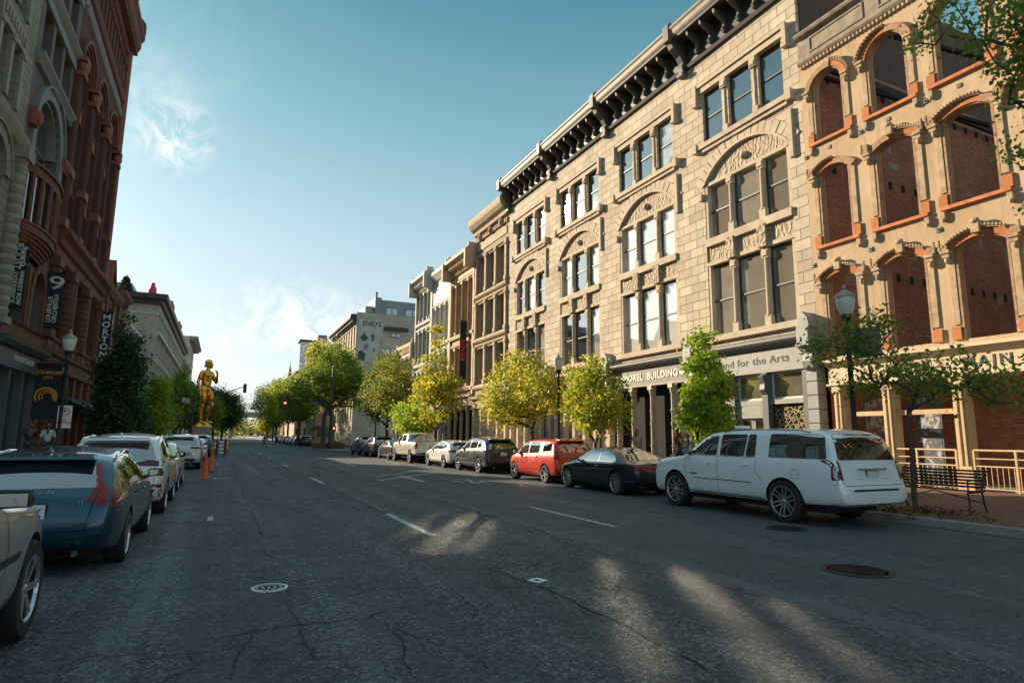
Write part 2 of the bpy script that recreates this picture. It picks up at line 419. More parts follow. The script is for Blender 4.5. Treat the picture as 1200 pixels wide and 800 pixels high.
# ------------------------------------------------------------------ ground, road
XL, XR, KL, KR = -8.8, 18.5, -3.1, 12.7
def asphalt():
    t = NT('asphalt'); o = t.obj()
    sp = t.n('ShaderNodeSeparateXYZ'); t.l(o, sp.inputs[0])
    a = t.noise(.22, 6, .6, o, .5); fine = t.noise(75, 3, .7, o); mid = t.noise(2.2, 6, .65, o); agg = t.n('ShaderNodeTexVoronoi'); agg.inputs['Scale'].default_value = 60; t.l(o, agg.inputs['Vector'])
    c = t.mix(t.ramp(a, [(.35, 0), (.66, 1)]), (.054,.070,.080), (.112,.134,.146))
    c = t.mix(t.ramp(mid, [(.3, .35), (.7, 0)]), c, (.046,.049,.051))
    ag2 = t.n('ShaderNodeTexVoronoi'); ag2.inputs['Scale'].default_value = 36; t.l(o, ag2.inputs['Vector'])
    ag3 = t.n('ShaderNodeTexVoronoi'); ag3.inputs['Scale'].default_value = 21; t.l(o, ag3.inputs['Vector'])
    c = t.mix(t.ramp(ag2.outputs['Color'], [(.30, .75), (.5, 0)]), c, (.016,.020,.022)); c = t.mix(t.ramp(ag2.outputs['Color'], [(.66, 0), (.78, .75)]), c, (.27,.285,.29)); c = t.mix(t.ramp(ag3.outputs['Color'], [(.76, 0), (.86, .6)]), c, (.26,.27,.27)); c = t.mix(t.ramp(ag3.outputs['Color'], [(.16, .6), (.3, 0)]), c, (.022,.026,.028))
    # wheel paths : long streaks along the street
    mp = t.n('ShaderNodeMapping'); t.l(o, mp.inputs[0]); mp.inputs['Scale'].default_value = (1.5, .045, 1)
    st = t.noise(1.0, 4, .55, mp.outputs[0])
    c = t.mix(t.ramp(st, [(.40, .7), (.58, 0)]), c, (.050,.056,.060))
    c = t.mix(t.ramp(st, [(.56, 0), (.70, .7)]), c, (.20,.205,.205))
    c = t.mix(t.ramp(agg.outputs['Distance'], [(.05, .8), (.34, 0)]), c, (.30,.30,.29))
    c = t.mix(t.ramp(fine, [(.42, .8), (.55, 0)]), c, (.016,.017,.018))
    # hairline crack web, only where the old surface shows
    mp2 = t.n('ShaderNodeMapping'); t.l(o, mp2.inputs[0]); mp2.inputs['Scale'].default_value = (1, .8, 1)
    dn = t.n('ShaderNodeTexNoise'); dn.inputs['Scale'].default_value = 1.6; dn.inputs['Detail'].default_value = 6; t.l(o, dn.inputs['Vector'])
    ad = t.n('ShaderNodeVectorMath', operation='ADD'); t.l(mp2.outputs[0], ad.inputs[0]); sc = t.n('ShaderNodeVectorMath', operation='SCALE'); t.l(dn.outputs['Color'], sc.inputs[0]); sc.inputs['Scale'].default_value = 1.1; t.l(sc.outputs[0], ad.inputs[1])
    vo = t.n('ShaderNodeTexVoronoi', feature='DISTANCE_TO_EDGE'); vo.inputs['Scale'].default_value = .6; t.l(ad.outputs[0], vo.inputs['Vector'])
    cr = t.math('MULTIPLY', t.ramp(vo.outputs['Distance'], [(.003, 1), (.013, 0)]), t.ramp(t.noise(.35, 4, .6, o), [(.47, 0), (.54, 1)]))
    c = t.mix(t.math('MULTIPLY', cr, .85), c, (.010,.010,.010))
    # the newer, smoother lane on the right of a long joint, and tar-sealed joints
    xj = t.math('ADD', sp.outputs[0], t.math('MULTIPLY', t.noise(.8, 4, .6, o), .5))
    new = t.ramp(t.math('MULTIPLY', xj, .1), [(.555, 0), (.560, 1)])
    c = t.mix(t.math('MULTIPLY', new, .4), c, (.070,.083,.090))
    for jx, wd in ((5.30, .022), (.75, .016), (9.05, .014)):
        dd = t.math('ABSOLUTE', t.math('SUBTRACT', xj, jx+.25)); brk = t.ramp(t.noise(.5, 3, .6, o), [(.42, 0), (.5, 1)])
        c = t.mix(t.math('MULTIPLY', t.math('LESS_THAN', dd, wd), brk), c, (.014,.015,.016))
    oil = t.noise(.9, 3, .5, o, 1.0); c = t.mix(t.ramp(oil, [(.66, 0), (.74, .45)]), c, (.03,.033,.035))
    t.l(c, t.b.inputs['Base Color'])
    t.l(t.ramp(t.noise(1.2, 5, .6, o), [(.3, .66), (.7, .85)]), t.b.inputs['Roughness']); t.b.inputs['Specular IOR Level'].default_value = .42
    h = t.math('ADD', t.math('ADD', t.math('MULTIPLY', agg.outputs['Distance'], 1.2), fine), t.math('MULTIPLY', cr, -3.0))
    t.bump(h, .6, .012)
    return t.mat
def pavers():
    t = NT('brick_pavers'); o = t.obj()
    b = t.n('ShaderNodeTexBrick'); t.l(o, b.inputs['Vector']); b.inputs['Scale'].default_value = 1; b.inputs['Brick Width'].default_value = .2; b.inputs['Row Height'].default_value = .1
    b.inputs['Mortar Size'].default_value = .005
    t.val(b.inputs['Color1'], (.20,.085,.055)); t.val(b.inputs['Color2'], (.135,.06,.042)); t.val(b.inputs['Mortar'], (.10,.085,.07))
    n = t.noise(.6, 6, .65, o)
    t.l(t.mix(t.ramp(n, [(.4, 0), (.7, .5)]), b.outputs[0], (.16,.12,.095)), t.b.inputs['Base Color'])
    t.b.inputs['Roughness'].default_value = .8; t.bump(t.math('MULTIPLY', b.outputs['Fac'], -1.0), .4, .01)
    return t.mat
def slabs():
    t = NT('concrete_slabs'); o = t.obj()
    b = t.n('ShaderNodeTexBrick'); t.l(o, b.inputs['Vector']); b.inputs['Scale'].default_value = 1; b.inputs['Brick Width'].default_value = 1.5; b.inputs['Row Height'].default_value = 1.5; b.offset = 0
    b.inputs['Mortar Size'].default_value = .012
    t.val(b.inputs['Color1'], (.27,.26,.24)); t.val(b.inputs['Color2'], (.23,.22,.205)); t.val(b.inputs['Mortar'], (.08,.08,.075))
    n = t.noise(1.1, 7, .7, o)
    t.l(t.mix(t.ramp(n, [(.4, 0), (.7, .5)]), b.outputs[0], (.13,.125,.115)), t.b.inputs['Base Color'])
    t.b.inputs['Roughness'].default_value = .85; t.bump(t.math('MULTIPLY', b.outputs['Fac'], -1.0), .4, .01)
    return t.mat
def marking():
    t = NT('worn_road_paint'); o = t.obj()
    n = t.noise(9, 6, .75, o); n2 = t.noise(60, 3, .7, o)
    f = t.ramp(t.math('ADD', t.math('MULTIPLY', n, .7), t.math('MULTIPLY', n2, .3)), [(.40, .15), (.52, 1)])
    t.l(t.mix(f, (.09,.09,.088), (.42,.42,.40)), t.b.inputs['Base Color']); t.b.inputs['Roughness'].default_value = .65
    t.bump(n2, .3, .01)
    return t.mat
MT['asphalt'] = asphalt(); MT['pavers'] = pavers(); MT['slabs'] = slabs(); MT['paint'] = marking()
MT['kerb'] = M_plain('kerb_concrete', (.27,.25,.22), .85, var=.15, nscale=3, bump=.4, bscale=40, weather=.6)
MT['ground'] = M_plain('far_ground', (.10,.11,.08), .95, var=.2, nscale=.05)
m = MB(); m.face([(-1500,-400,-.06),(1500,-400,-.06),(1500,3000,-.06),(-1500,3000,-.06)])
struct(m.build('ground', MT['ground']))
m = MB()
m.face([(KL,-30,0),(KR,-30,0),(KR,900,0),(KL,900,0)])
struct(m.build('road', MT['asphalt']))
m = MB()
m.face([(-200,81,-.002),(KL,81,-.002),(KL,93,-.002),(-200,93,-.002)]); m.face([(KR,81,-.002),(200,81,-.002),(200,93,-.002),(KR,93,-.002)])
struct(m.build('cross_street', MT['asphalt']))
def walk(name, ya, yb, right, mat):
    m = MB()
    if right:
        m.prism([(KR+.17,-.05),(XR+.0,-.05),(60,-.05),(60,.34),(XR,.34),(KR+.17,.148)], ya, yb, 'y')
    else:
        m.prism([(KL-.17,-.05),(KL-.17,.148),(XL,.33),(-60,.33),(-60,-.05)], ya, yb, 'y')
    return struct(m.build(name, mat))
walk('pavement_right', -30, 81, True, MT['pavers']); walk('pavement_right_far', 93, 900, True, MT['slabs'])
walk('pavement_left', -30, 81, False, MT['slabs']); walk('pavement_left_far', 93, 900, False, MT['slabs'])
for nm, xa, xb in (('kerb_right', KR, KR+.17), ('kerb_left', KL-.17, KL)):
    m = MB()
    for ya, yb in ((-30, 62), (79, 81), (93, 900)): m.box(xa, xb, ya, yb, -.05, .152)
    struct(m.build(nm, MT['kerb'], bevel=.015))
# kerb extensions by the junction
m = MB(); m.prism([(KR+.17,62),(KR,62),(10.6,64.5),(9.9,67),(9.9,77),(10.6,79),(KR,79),(KR+.17,79)], -.05, .15, 'z'); struct(m.build('kerb_extension_right', MT['slabs']))
m = MB(); m.prism([(KL-.17,68),(KL,68),(-.9,70),(-.3,72),(-.3,78),(-.9,79),(KL,79),(KL-.17,79)], -.05, .15, 'z'); struct(m.build('kerb_extension_left', MT['slabs']))
# markings
m = MB()
def strip(x0, y0, x1, y1, w, z=.004):
    d = Vector((x1-x0, y1-y0)).normalized(); n = Vector((-d.y, d.x))*w/2
    m.face([(x0-n.x,y0-n.y,z),(x1-n.x,y1-n.y,z),(x1+n.x,y1+n.y,z),(x0+n.x,y0+n.y,z)])
for k in range(24):
    y = 10.24+12.2*k
    if 78 < y < 95: continue
    strip(3.37, y, 3.37, y+3.1, .13)
    strip(6.87, y-.3, 6.87, y+3.2, .12)
    strip(-.05, y+3.3, -.05, y+4.0, .10)
for y0 in (26.0, 32.2, 38.4, 44.6): strip(-1.0, y0, .45, y0, .12, .008)
for y0 in (19.0, 25.3, 30.5, 36.5, 43, 49): strip(10.1, y0, 10.8, y0, .1, .008)
def pxstrip(a, b, w, z=.008):
    A = GP(*a); B = GP(*b); strip(A.x, A.y, B.x, B.y, w, z)
pxstrip((440,558),(487,552.3),.16); pxstrip((443,563),(512,553.5),.16); pxstrip((470,557),(497,564),.14, .012)
for a, b in (((517,560),(548,562)),((548,562),(556,566)),((530,563),(545,565)),((556,564),(574,566.5)),((560,566.5),(566,563.5))): pxstrip(a, b, .13)
for y in (78.2, 80.4, 93.6, 96): strip(KL, y, KR, y, .3, .008)
struct(m.build('road_markings', MT['paint']))
# cracks
m = MB(); rc = random.Random(3)
def crack(pts, w=.02, z=.006, jit=.05):
    P = [GP(*p) for p in pts]; Q = []
    for a, b in zip(P, P[1:]):
        n = max(2, int((b-a).length/.09))
        for i in range(n):
            t = i/n; q = a.lerp(b, t); Q.append(q)
    Q.append(P[-1]); off = 0; R = []
    for i, q in enumerate(Q):
        off = off*.75+rc.uniform(-jit, jit)*.6
        d = (Q[min(i+1, len(Q)-1)]-Q[max(i-1, 0)]).normalized(); n = Vector((-d.y, d.x, 0))
        ww = w*.8*rc.uniform(.2, 1.2)*min(1, (i+1)/4, (len(Q)-i)/5)
        c = q+n*off; R.append((c-n*ww/2, c+n*ww/2))
    for (a, b), (c, d) in zip(R, R[1:]):
        m.face([(a.x,a.y,z),(c.x,c.y,z),(d.x,d.y,z),(b.x,b.y,z)])
crack([(573,663),(600,677),(655,697),(690,716),(740,740),(790,765),(850,800)], .030)
crack([(506,628),(530,631),(580,626),(640,621),(700,619)], .035)
crack([(345,565),(372,568),(400,578),(440,597),(452,601)], .04)
crack([(235,749),(290,741),(330,735),(380,730),(430,724),(450,715),(500,704)], .020)
crack([(556,681),(530,690),(541,704),(557,712)], .02); crack([(557,712),(552,725),(565,715),(580,708),(610,703)], .018)
crack([(448,728),(455,738),(468,750),(476,770),(486,790),(500,800)], .02); crack([(476,752),(500,742),(520,735)], .014)
crack([(573,663),(590,650),(605,646)], .014); crack([(632,650),(650,657),(668,662)], .012)
crack([(716,688),(760,699),(810,712),(860,730),(920,752)], .016); crack([(700,622),(760,634),(820,643),(900,650),(960,672)], .014)
crack([(320,640),(345,638),(372,637),(420,632),(450,628)], .012); crack([(200,572),(260,571),(330,570),(372,567)], .016)
crack([(372,569),(385,579),(395,590),(410,597),(430,597)], .02); crack([(395,578),(405,585),(398,592)], .016)
crack([(275,615),(276,640),(281,662),(279,700)], .008); crack([(300,680),(380,690),(470,684),(530,690)], .008)
crack([(850,612),(930,640),(1010,650),(1100,690),(1200,720)], .010)
crack([(405,575),(415,583),(408,592),(425,600)], .018); crack([(380,566),(392,574),(420,579),(436,590)], .018); crack([(430,583),(445,588),(450,600),(440,606)], .016)
crack([(452,628),(475,634),(505,628)], .016); crack([(640,655),(622,664),(598,668),(573,663)], .016); crack([(300,735),(282,760),(262,800)], .016); crack([(430,724),(470,742),(540,760),(600,800)], .012)
crack([(620,672),(640,685),(648,694),(640,700)], .010); crack([(640,697),(700,722),(760,757),(830,792)], .009)
struct(m.build('road_cracks', M_flat('crack_filler', (.011,.011,.012), .9)))
# asphalt repair patches
def patchm(name, c):
    return M_plain(name, c, .8, var=.2, nscale=6, bump=.5, bscale=90)
m = MB(); q = [GP(*p) for p in ((1080,650),(1200,668),(1200,800),(1120,800),(960,730))]; 

m.face([(7.6,20,.003),(9.9,20,.003),(9.9,24.5,.003),(7.6,24.5,.003)])
struct(m.build('road_patch', patchm('asphalt_patch', (.050,.053,.055))))

# manholes
def manhole(c, r, light, label):
    t = empty('manhole_cover', (c[0], c[1], 0), 0, label, 'manhole cover')
    m = MB(); m.lathe([(r,.001),(r,.012),(r*.84,.014),(r*.84,.008)], n=36)
    m.build('ring', MT['man_light'] if light else MT['man_dark'], t, smooth=True)
    m = MB(); m.lathe([(r*.83,.001),(r*.83,.008)], n=36)
    k = int(r*.8/.05)
    for i in range(-k, k+1):
        y = i*.05; h = math.sqrt(max(0, (r*.78)**2-y*y))
        j = -h
        while j < h-.03: m.box(j, j+.035, y-.015, y+.015, .006, .014); j += .06
    m.build('cover', MT['man_in'] if light else MT['man_dark'], t)
MT['man_light'] = M_plain('worn_manhole_ring', (.60,.60,.57), .5, .0, var=.2, nscale=8)
MT['man_dark'] = M_plain('dark_cast_iron', (.030,.028,.026), .6, .4, var=.3, nscale=8)
MT['man_in'] = M_plain('grey_cast_iron', (.30,.31,.30), .55, .2, var=.3, nscale=8)
manhole((.61, 7.45), .19, True, 'small round manhole with a pale worn ring, in the left lane')
manhole((7.5, 5.5), .42, False, 'large dark cast iron manhole cover in the foreground at right')
manhole((9.75, 8.55), .36, False, 'dark manhole cover beside the rear wheel of the white suv')
g0 = GP(630, 680); t = empty('survey_plate', g0, .4, 'small square white utility plate set in the road beside the long crack', 'utility plate')
m = MB(); m.box(-.085,.085,-.085,.085,.002,.009); m.build('plate', MT['letter_white'], t); m = MB(); m.box(-.045,.02,-.04,.035,.0095,.011); m.build('hole', MT['black'], t)
# ------------------------------------------------------------------ facade helpers
def arcpts(a, b, d, rise, n=12):
    """points of an arch from (b,d) over to (a,d), rising by rise"""
    h = (b-a)/2; c = (a+b)/2
    if rise < 1e-4: return [(b, d), (a, d)]
    R = (h*h+rise*rise)/(2*rise); cy = d+rise-R; t0 = math.asin(min(1, h/R))
    if rise > h-1e-6: t0 = PI/2; R = h; cy = d
    return [(c+R*math.sin(t), cy+R*math.cos(t)) for t in [t0-2*t0*i/n for i in range(n+1)]]
def wall(mb, u0, u1, v0, v1, ops, w=0.0, depth=.35, m=0, mr=None):
    """wall in local (x=u, y=outward, z=v); ops = (a,b,c,d,rise)"""
    if mr is None: mr = m
    us = sorted({u0, u1, *[o[0] for o in ops], *[o[1] for o in ops]}); us = [u for u in us if u0-1e-6 <= u <= u1+1e-6]
    vs = sorted({v0, v1, *[o[2] for o in ops], *[o[3] for o in ops], *[o[3]+o[4] for o in ops]}); vs = [v for v in vs if v0-1e-6 <= v <= v1+1e-6]
    for i in range(len(us)-1):
        for j in range(len(vs)-1):
            uc = (us[i]+us[i+1])/2; vc = (vs[j]+vs[j+1])/2
            if us[i+1]-us[i] < 1e-5 or vs[j+1]-vs[j] < 1e-5: continue
            if any(o[0] < uc < o[1] and o[2] < vc < o[3]+o[4] for o in ops): continue
            mb.face([(us[i+1],w,vs[j]),(us[i],w,vs[j]),(us[i],w,vs[j+1]),(us[i+1],w,vs[j+1])], m)
    for a, b, c, d, r in ops:
        A = arcpts(a, b, d, r)
        if r > 0:
            top = d+r
            for (p, q) in zip(A, A[1:]):
                mb.face([(p[0],w,p[1]),(q[0],w,q[1]),(q[0],w,top),(p[0],w,top)], m)
        out = [(a, c), (b, c)]+A
        for i in range(len(out)):
            p, q = out[i], out[(i+1) % len(out)]
            mb.face([(p[0],w,p[1]),(q[0],w,q[1]),(q[0],w-depth,q[1]),(p[0],w-depth,p[1])], mr)
def arch_band(mb, a, b, d, rise, t, w0, w1, n=14, m=0, blocks=False, drop=0.0):
    """curved moulding round an arch, thickness t outside the opening"""
    a += .01; b -= .01; A = arcpts(a, b, d, max(.001, rise-.01), n); c = (a+b)/2
    h = (b-a)/2; R = (h*h+rise*rise)/(2*rise) if rise > 1e-4 else 1e3; cy = d+rise-R
    B = []
    for p in A:
        v = Vector((p[0]-c, p[1]-cy)).normalized(); B.append((p[0]+v.x*t, p[1]+v.y*t))
    for i in range(len(A)-1):
        g = .012 if blocks else 0
        p, q, r, s = Vector(A[i]), Vector(A[i+1]), Vector(B[i+1]), Vector(B[i])
        if blocks:
            p, q = p.lerp(q, .04), p.lerp(q, .96); s, r = s.lerp(r, .04), s.lerp(r, .96)
        ww = w1+(random.uniform(-.015, .015) if blocks else 0)
        mb.prism([tuple(p), tuple(q), tuple(r), tuple(s)], w0, ww, 'y', m)
    return A, B
def window_mesh(w, h, bars=1, vb=0, fr=.07, d=.06, rise=0):
    """frame + glass in local coords, origin bottom centre, outward +y"""
    f = MB(); a = w/2
    f.box(-a, -a+fr, -d, 0, 0, h); f.box(a-fr, a, -d, 0, 0, h); f.box(-a+fr, a-fr, -d, 0, 0, fr*1.3); f.box(-a+fr, a-fr, -d, 0, h-fr, h)
    for i in range(bars):
        z = h*(i+1)/(bars+1); f.box(-a+fr, a-fr, -d, .012, z-fr*.45, z+fr*.45)
    for i in range(vb):
        x = -a+w*(i+1)/(vb+1); f.box(x-.02, x+.02, -d+.004, -.006, fr*1.3, h-fr)
    if rise > 0:
        A = arcpts(-a, a, h, rise, 14); 
        for p, q in zip(A, A[1:]): f.prism([p, q, (q[0]*.9, h+(q[1]-h)*.9-.0), (p[0]*.9, h+(p[1]-h)*.9)], -d, 0, 'y')
    g = MB(); z1 = h
    if rise > 0:
        A = arcpts(-a+.02, a-.02, h, rise-.02, 14)
        g.face([(p[0], -d*.6, p[1]) for p in ([(-a+.02, .02), (a-.02, .02)]+A)][::-1])
    else: g.face([(a-.02,-d*.6,.02),(-a+.02,-d*.6,.02),(-a+.02,-d*.6,h-.02),(a-.02,-d*.6,h-.02)])
    return f, g
_wcache = {}
def put_window(parent, u, v, w, h, wo, fm='frame_dark', gm='glass', bars=1, vb=0, fr=.07, rise=0, sx=1, name='window'):
    key = (round(w,3), round(h,3), fm, gm, bars, vb, fr, round(rise,3))
    if key not in _wcache:
        f, g = window_mesh(w, h, bars, vb, fr, rise=rise)
        a = f.build(name, MT[fm]); b = g.build('pane', MT[gm])
        _wcache[key] = (a.data, b.data); bpy.data.objects.remove(a); bpy.data.objects.remove(b)
    fd, gd = _wcache[key]
    o = bpy.data.objects.new(name, fd); COL.objects.link(o); o.parent = parent; o.location = (u*sx, wo, v)
    p = bpy.data.objects.new('pane', gd); COL.objects.link(p); p.parent = o
    if gm != 'black': p.rotation_euler = (random.uniform(-.003,.003), 0, random.uniform(-.006,.006))
    return o
def block(parent, name, u0, u1, v1, d, mat, v0=0.0, sx=1, w=-.01):
    """body of a building behind its front"""
    m = MB(sx); m.box(u0, u1, w-d, w, v0, v1); return m.build(name, mat, parent)
def shell(m, u0, u1, v0, v1, d, mi=0, roof=None, w=0.0):
    """sides, back and roof behind a front wall"""
    m.face([(u0,w,v0),(u0,w-d,v0),(u0,w-d,v1),(u0,w,v1)], mi)
    m.face([(u1,w-d,v0),(u1,w,v0),(u1,w,v1),(u1,w-d,v1)], mi)
    m.face([(u0,w-d,v0),(u1,w-d,v0),(u1,w-d,v1),(u0,w-d,v1)], mi)
    m.face([(u0,w,v1),(u0,w-d,v1),(u1,w-d,v1),(u1,w,v1)], mi)
def cornice(m, u0, u1, prof, mi=0):
    """prof: (outward, height) polygon swept along u"""
    m.prism(prof, u0, u1, 'x', mi)
def bracket(m, u, wd, v0, v1, out, mi=0):
    """scroll bracket"""
    h = v1-v0
    P = [(0, v0), (out*.32, v0+h*.02), (out*.42, v0+h*.16), (out*.28, v0+h*.34), (out*.38, v0+h*.55), (out*.72, v0+h*.68), (out*.95, v0+h*.80), (out, v0+h), (0, v1)]
    m.prism(P, u-wd/2, u+wd/2, 'x', mi)
MT['iron_cream'] = M_plain('cream_cast_iron', (.47,.40,.30), .55, var=.2, nscale=5, bump=.2, weather=.7)
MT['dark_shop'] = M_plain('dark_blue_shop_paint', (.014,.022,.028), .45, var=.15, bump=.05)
MT['old_plaster'] = M_plain('old_plaster', (.45,.33,.24), .9, var=.3, nscale=3, bump=.5, weather=.9)
MT['shop_dark_glass'] = M_flat('unlit_shop_glass', (.008,.011,.013), .12)
MT['glass_tan'] = M_glass('dusty_transom_glass', dark=(.14,.125,.10), rough=.08, wob=.05)
MT['black_wood'] = M_plain('charred_timber', (.045,.035,.028), .9, var=.3, nscale=4)
MT['mould_brown2'] = M_plain('sooty_parapet_stone', (.30,.25,.19), .9, var=.3, nscale=3, bump=.6, weather=.8)
MT['orange_sill'] = M_plain('orange_stained_sill', (.52,.19,.075), .85, var=.3, nscale=5, bump=.5, bscale=30, weather=.6)
# ================================================================== RIGHT SIDE
# ---- limestone block of four bays -------------------------------------------------
def limestone():
    Y0 = 14.4; B = 6.4; N = 4; Lb = B*N+.0
    t = empty('stone_building', (XR, Y0, 0), PI/2, 'long limestone block with four arched window bays and a dark bracketed cornice', 'building')
    cs = [2.9+B*k for k in range(N)]
    ops = []
    for c in cs:
        for du, w in ((-1.58, 1.16), (0, 1.26), (1.58, 1.16)): ops.append((c+du-w/2, c+du+w/2, 14.55, 17.0, 0))
        ops.append((c-2.24, c+2.24, 5.9, 12.62, 1.15))
    m = MB(); wall(m, 0, Lb, 5.3, 18.7, ops, 0, .36); shell(m, 0, Lb, 5.3, 20.3, 20, w=-.0)
    m.face([(Lb,-.01,18.7),(0,-.01,18.7),(0,-.01,20.3),(Lb,-.01,20.3)])
    m.build('wall', MT['lime'], t)
    # near gable above the ruin is brick
    m = MB(); m.box(-.06, -.005, -20, -.15, 15.2, 20.2); m.build('gable_wall', MT['brick_dark'], t)
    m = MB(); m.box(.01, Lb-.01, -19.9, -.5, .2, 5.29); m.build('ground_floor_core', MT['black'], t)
    trim = MB(); car = MB(); vs = MB(); col = MB()
    for c in cs:
        # top windows: sill, hood with turned down ends, mullion colonnettes
        trim.box(c-2.45, c+2.45, -.02, .20, 14.32, 14.53); trim.box(c-2.35, c+2.35, -.02, .12, 14.15, 14.32)
        for s in (-1, 1): trim.box(c+s*2.52-.12, c+s*2.52+.12, -.02, .26, 14.22, 14.62)
        trim.box(c-2.45, c+2.45, -.02, .16, 17.28, 17.42); trim.box(c-2.3, c+2.3, -.02, .08, 17.0, 17.275)
        for s in (-1, 1): trim.box(c+s*2.45-.09, c+s*2.45+.09, -.02, .20, 16.55, 17.42); trim.box(c+s*2.45-.12, c+s*2.45+.12, -.02, .24, 16.42, 16.58)
        for s in (-1, 1):
            x = c+s*.815
            col.box(x-.14, x+.14, -.1, .07, 14.53, 14.85); col.box(x-.10, x+.10, -.1, .01, 14.85, 16.55); col.tube((x, .0, 14.85), (x, .0, 16.55), .07, .06, 10)
            col.box(x-.15, x+.15, -.1, .13, 16.55, 16.95); col.box(x-.12, x+.12, -.1, .17, 16.62, 16.78)
        # arched group
        trim.box(c-2.5, c+2.5, -.02, .18, 5.66, 5.9); trim.box(c-2.24, c+2.24, -.35, .1, 9.82, 10.14); trim.box(c-2.24, c+2.24, -.35, .0, 8.98, 9.14)
        car.box(c-2.24, c+2.24, -.35, -.06, 9.14, 9.82)
        # tympanum
        A = arcpts(c-2.235, c+2.235, 12.62, 1.14, 16)
        car.prism([(c-2.235, 12.62)]+A[::-1]+[(c+2.235, 12.62)], -.34, -.10, 'y'); trim.box(c-2.24, c+2.24, -.35, -.02, 12.56, 12.70)
        car.blob((c, -.05, 13.15), (.17, .14, .17))
        arch_band(trim, c-2.24, c+2.24, 12.62, 1.15, .10, -.2, .07, 16)
        arch_band(vs, c-2.36, c+2.36, 12.55, 1.24, .52, -.05, .05, 17, blocks=True)
        for s in (-1, 1):
            trim.box(c+s*2.42-.09, c+s*2.42+.09, -.02, .13, 12.0, 13.9 if s < 0 else 12.3)
            for (z0, z1) in ((5.9, 8.95), (10.14, 12.6)):
                x = c+s*.815
                col.box(x-.15, x+.15, -.3, .0, z0, z0+.42); col.box(x-.10, x+.10, -.3, -.10, z0+.42, z1-.38)
                col.tube((x, -.07, z0+.42), (x, -.07, z1-.38), .075, .062, 10); col.tube((x, -.07, z0+.40), (x, -.07, z0+.5), .11, .08, 10)
                col.box(x-.15, x+.15, -.3, .0, z1-.38, z1); col.box(x-.13, x+.13, -.3, .05, z1-.30, z1-.10)
                xe = c+s*2.17; col.box(xe-.08, xe+.08, -.34, -.02, z0, z1)
            car.box(c+s*.815-.2, c+s*.815+.2, -.3, .13, 9.0, 9.9)
        for du, w in ((-1.58, 1.16), (0, 1.26), (1.58, 1.16)):
            k = cs.index(c); put_window(t, c+du, 14.55, w, 2.45, -.14, gm='glass' if k else 'glass_dark')
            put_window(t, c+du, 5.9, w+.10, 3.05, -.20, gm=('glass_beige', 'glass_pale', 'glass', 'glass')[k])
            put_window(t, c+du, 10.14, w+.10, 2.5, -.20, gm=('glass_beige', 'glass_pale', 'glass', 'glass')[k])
    trim.build('trim', MT['lime_trim'], t); car.build('carved_panel', MT['carved'], t); vs.build('voussoir_arch', MT['lime_trim'], t, bevel=.012); col.build('mullion_column', MT['lime_trim'], t)
    # cornice
    c1 = MB(); c2 = MB(); br = MB(); bb = MB()
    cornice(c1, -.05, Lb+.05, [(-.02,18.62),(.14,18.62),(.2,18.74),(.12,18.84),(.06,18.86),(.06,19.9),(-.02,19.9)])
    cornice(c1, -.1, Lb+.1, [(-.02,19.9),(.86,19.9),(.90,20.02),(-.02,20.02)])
    cornice(c2, -.12, Lb+.12, [(-.02,20.02),(.92,20.02),(.98,20.12),(1.0,20.32),(1.06,20.40),(1.06,20.5),(.4,20.62),(-.02,20.62)])
    for k in range(N+1):
        u = (2.9-3.2+.15 if k == 0 else Lb-.25 if k == N else 2.9+B*k-3.2)
        bb.prism([(.0,18.5),(.26,18.55),(.32,18.8),(.22,19.0),(.4,19.3),(.8,19.6),(.92,19.9),(0,19.9)], u-.16, u+.16, 'x')
        bb.box(u-.2, u+.2, .0, 1.10, 19.88, 20.68); bb.box(u-.16, u+.16, .3, 1.0, 20.68, 20.82)
        bb.box(u-.2, u+.2, -.02, .34, 18.34, 18.5)
        if k < N:
            n = 6; ua = u+.22; ub = (2.9+B*(k+1)-3.2 if k+1 < N else Lb-.25)-.22
            for i in range(n):
                x = ua+(ub-ua)*(i+1)/(n+1); bracket(br, x, .12, 18.9, 19.86, .78)
    c1.build('cornice_soffit', MT['cornice_dark'], t); c2.build('cornice', MT['cornice_light'], t); br.build('cornice_bracket', MT['cornice_grey'], t, bevel=.01); bb.build('end_bracket', MT['cornice_grey'], t, bevel=.02)  # near-black soffit: dark paint, with the shade behind the brackets in its colour
    # ---- ground floor fronts
    sc = MB(); sg = MB(); tr = MB(); dk = MB(); lt = MB()
    for k in range(N):
        u0, u1 = (.0 if k == 0 else 2.9+B*k-3.2), (2.9+B*k+3.2 if k < N-1 else Lb)
        mc = sc if k in (0, 1) else lt
        cornice(mc, u0+.02, u1-.02, [(-.3,4.98),(.10,4.98),(.14,5.06),(.34,5.16),(.40,5.24),(.40,5.34),(.1,5.44),(-.02,5.44)])
        (sg if k == 0 else dk if k == 1 else lt).box(u0+.03, u1-.03, -.3, .06, 4.22, 4.978)
        tr.box(u0+.03, u1-.03, -.3, .10, 4.14, 4.222)
    sc.build('storefront_cornice', MT['grey_dark_paint'], t); sgo = sg.build('sign_fascia', MT['grey_paint'], t); sdo = dk.build('sign_fascia', MT['brown_sign'], t); lt.build('storefront_cornice', MT['lime_trim'], t)
    tr.build('fascia_moulding', MT['grey_paint'], t)
    text('lettering', 'Fund for the Arts', .40, MT['letter_dark'], sgo, TM((3.0,.065,4.60), (-1,0,0), (0,0,1)), .006, sx=1.15, bold=.006, spacing=1.1)
    text('lettering', 'MOREL  BUILDING', .46, MT['letter_white'], sdo, TM((9.25,.075,4.60), (-1,0,0), (0,0,1)), .012, bold=.012, spacing=1.1)
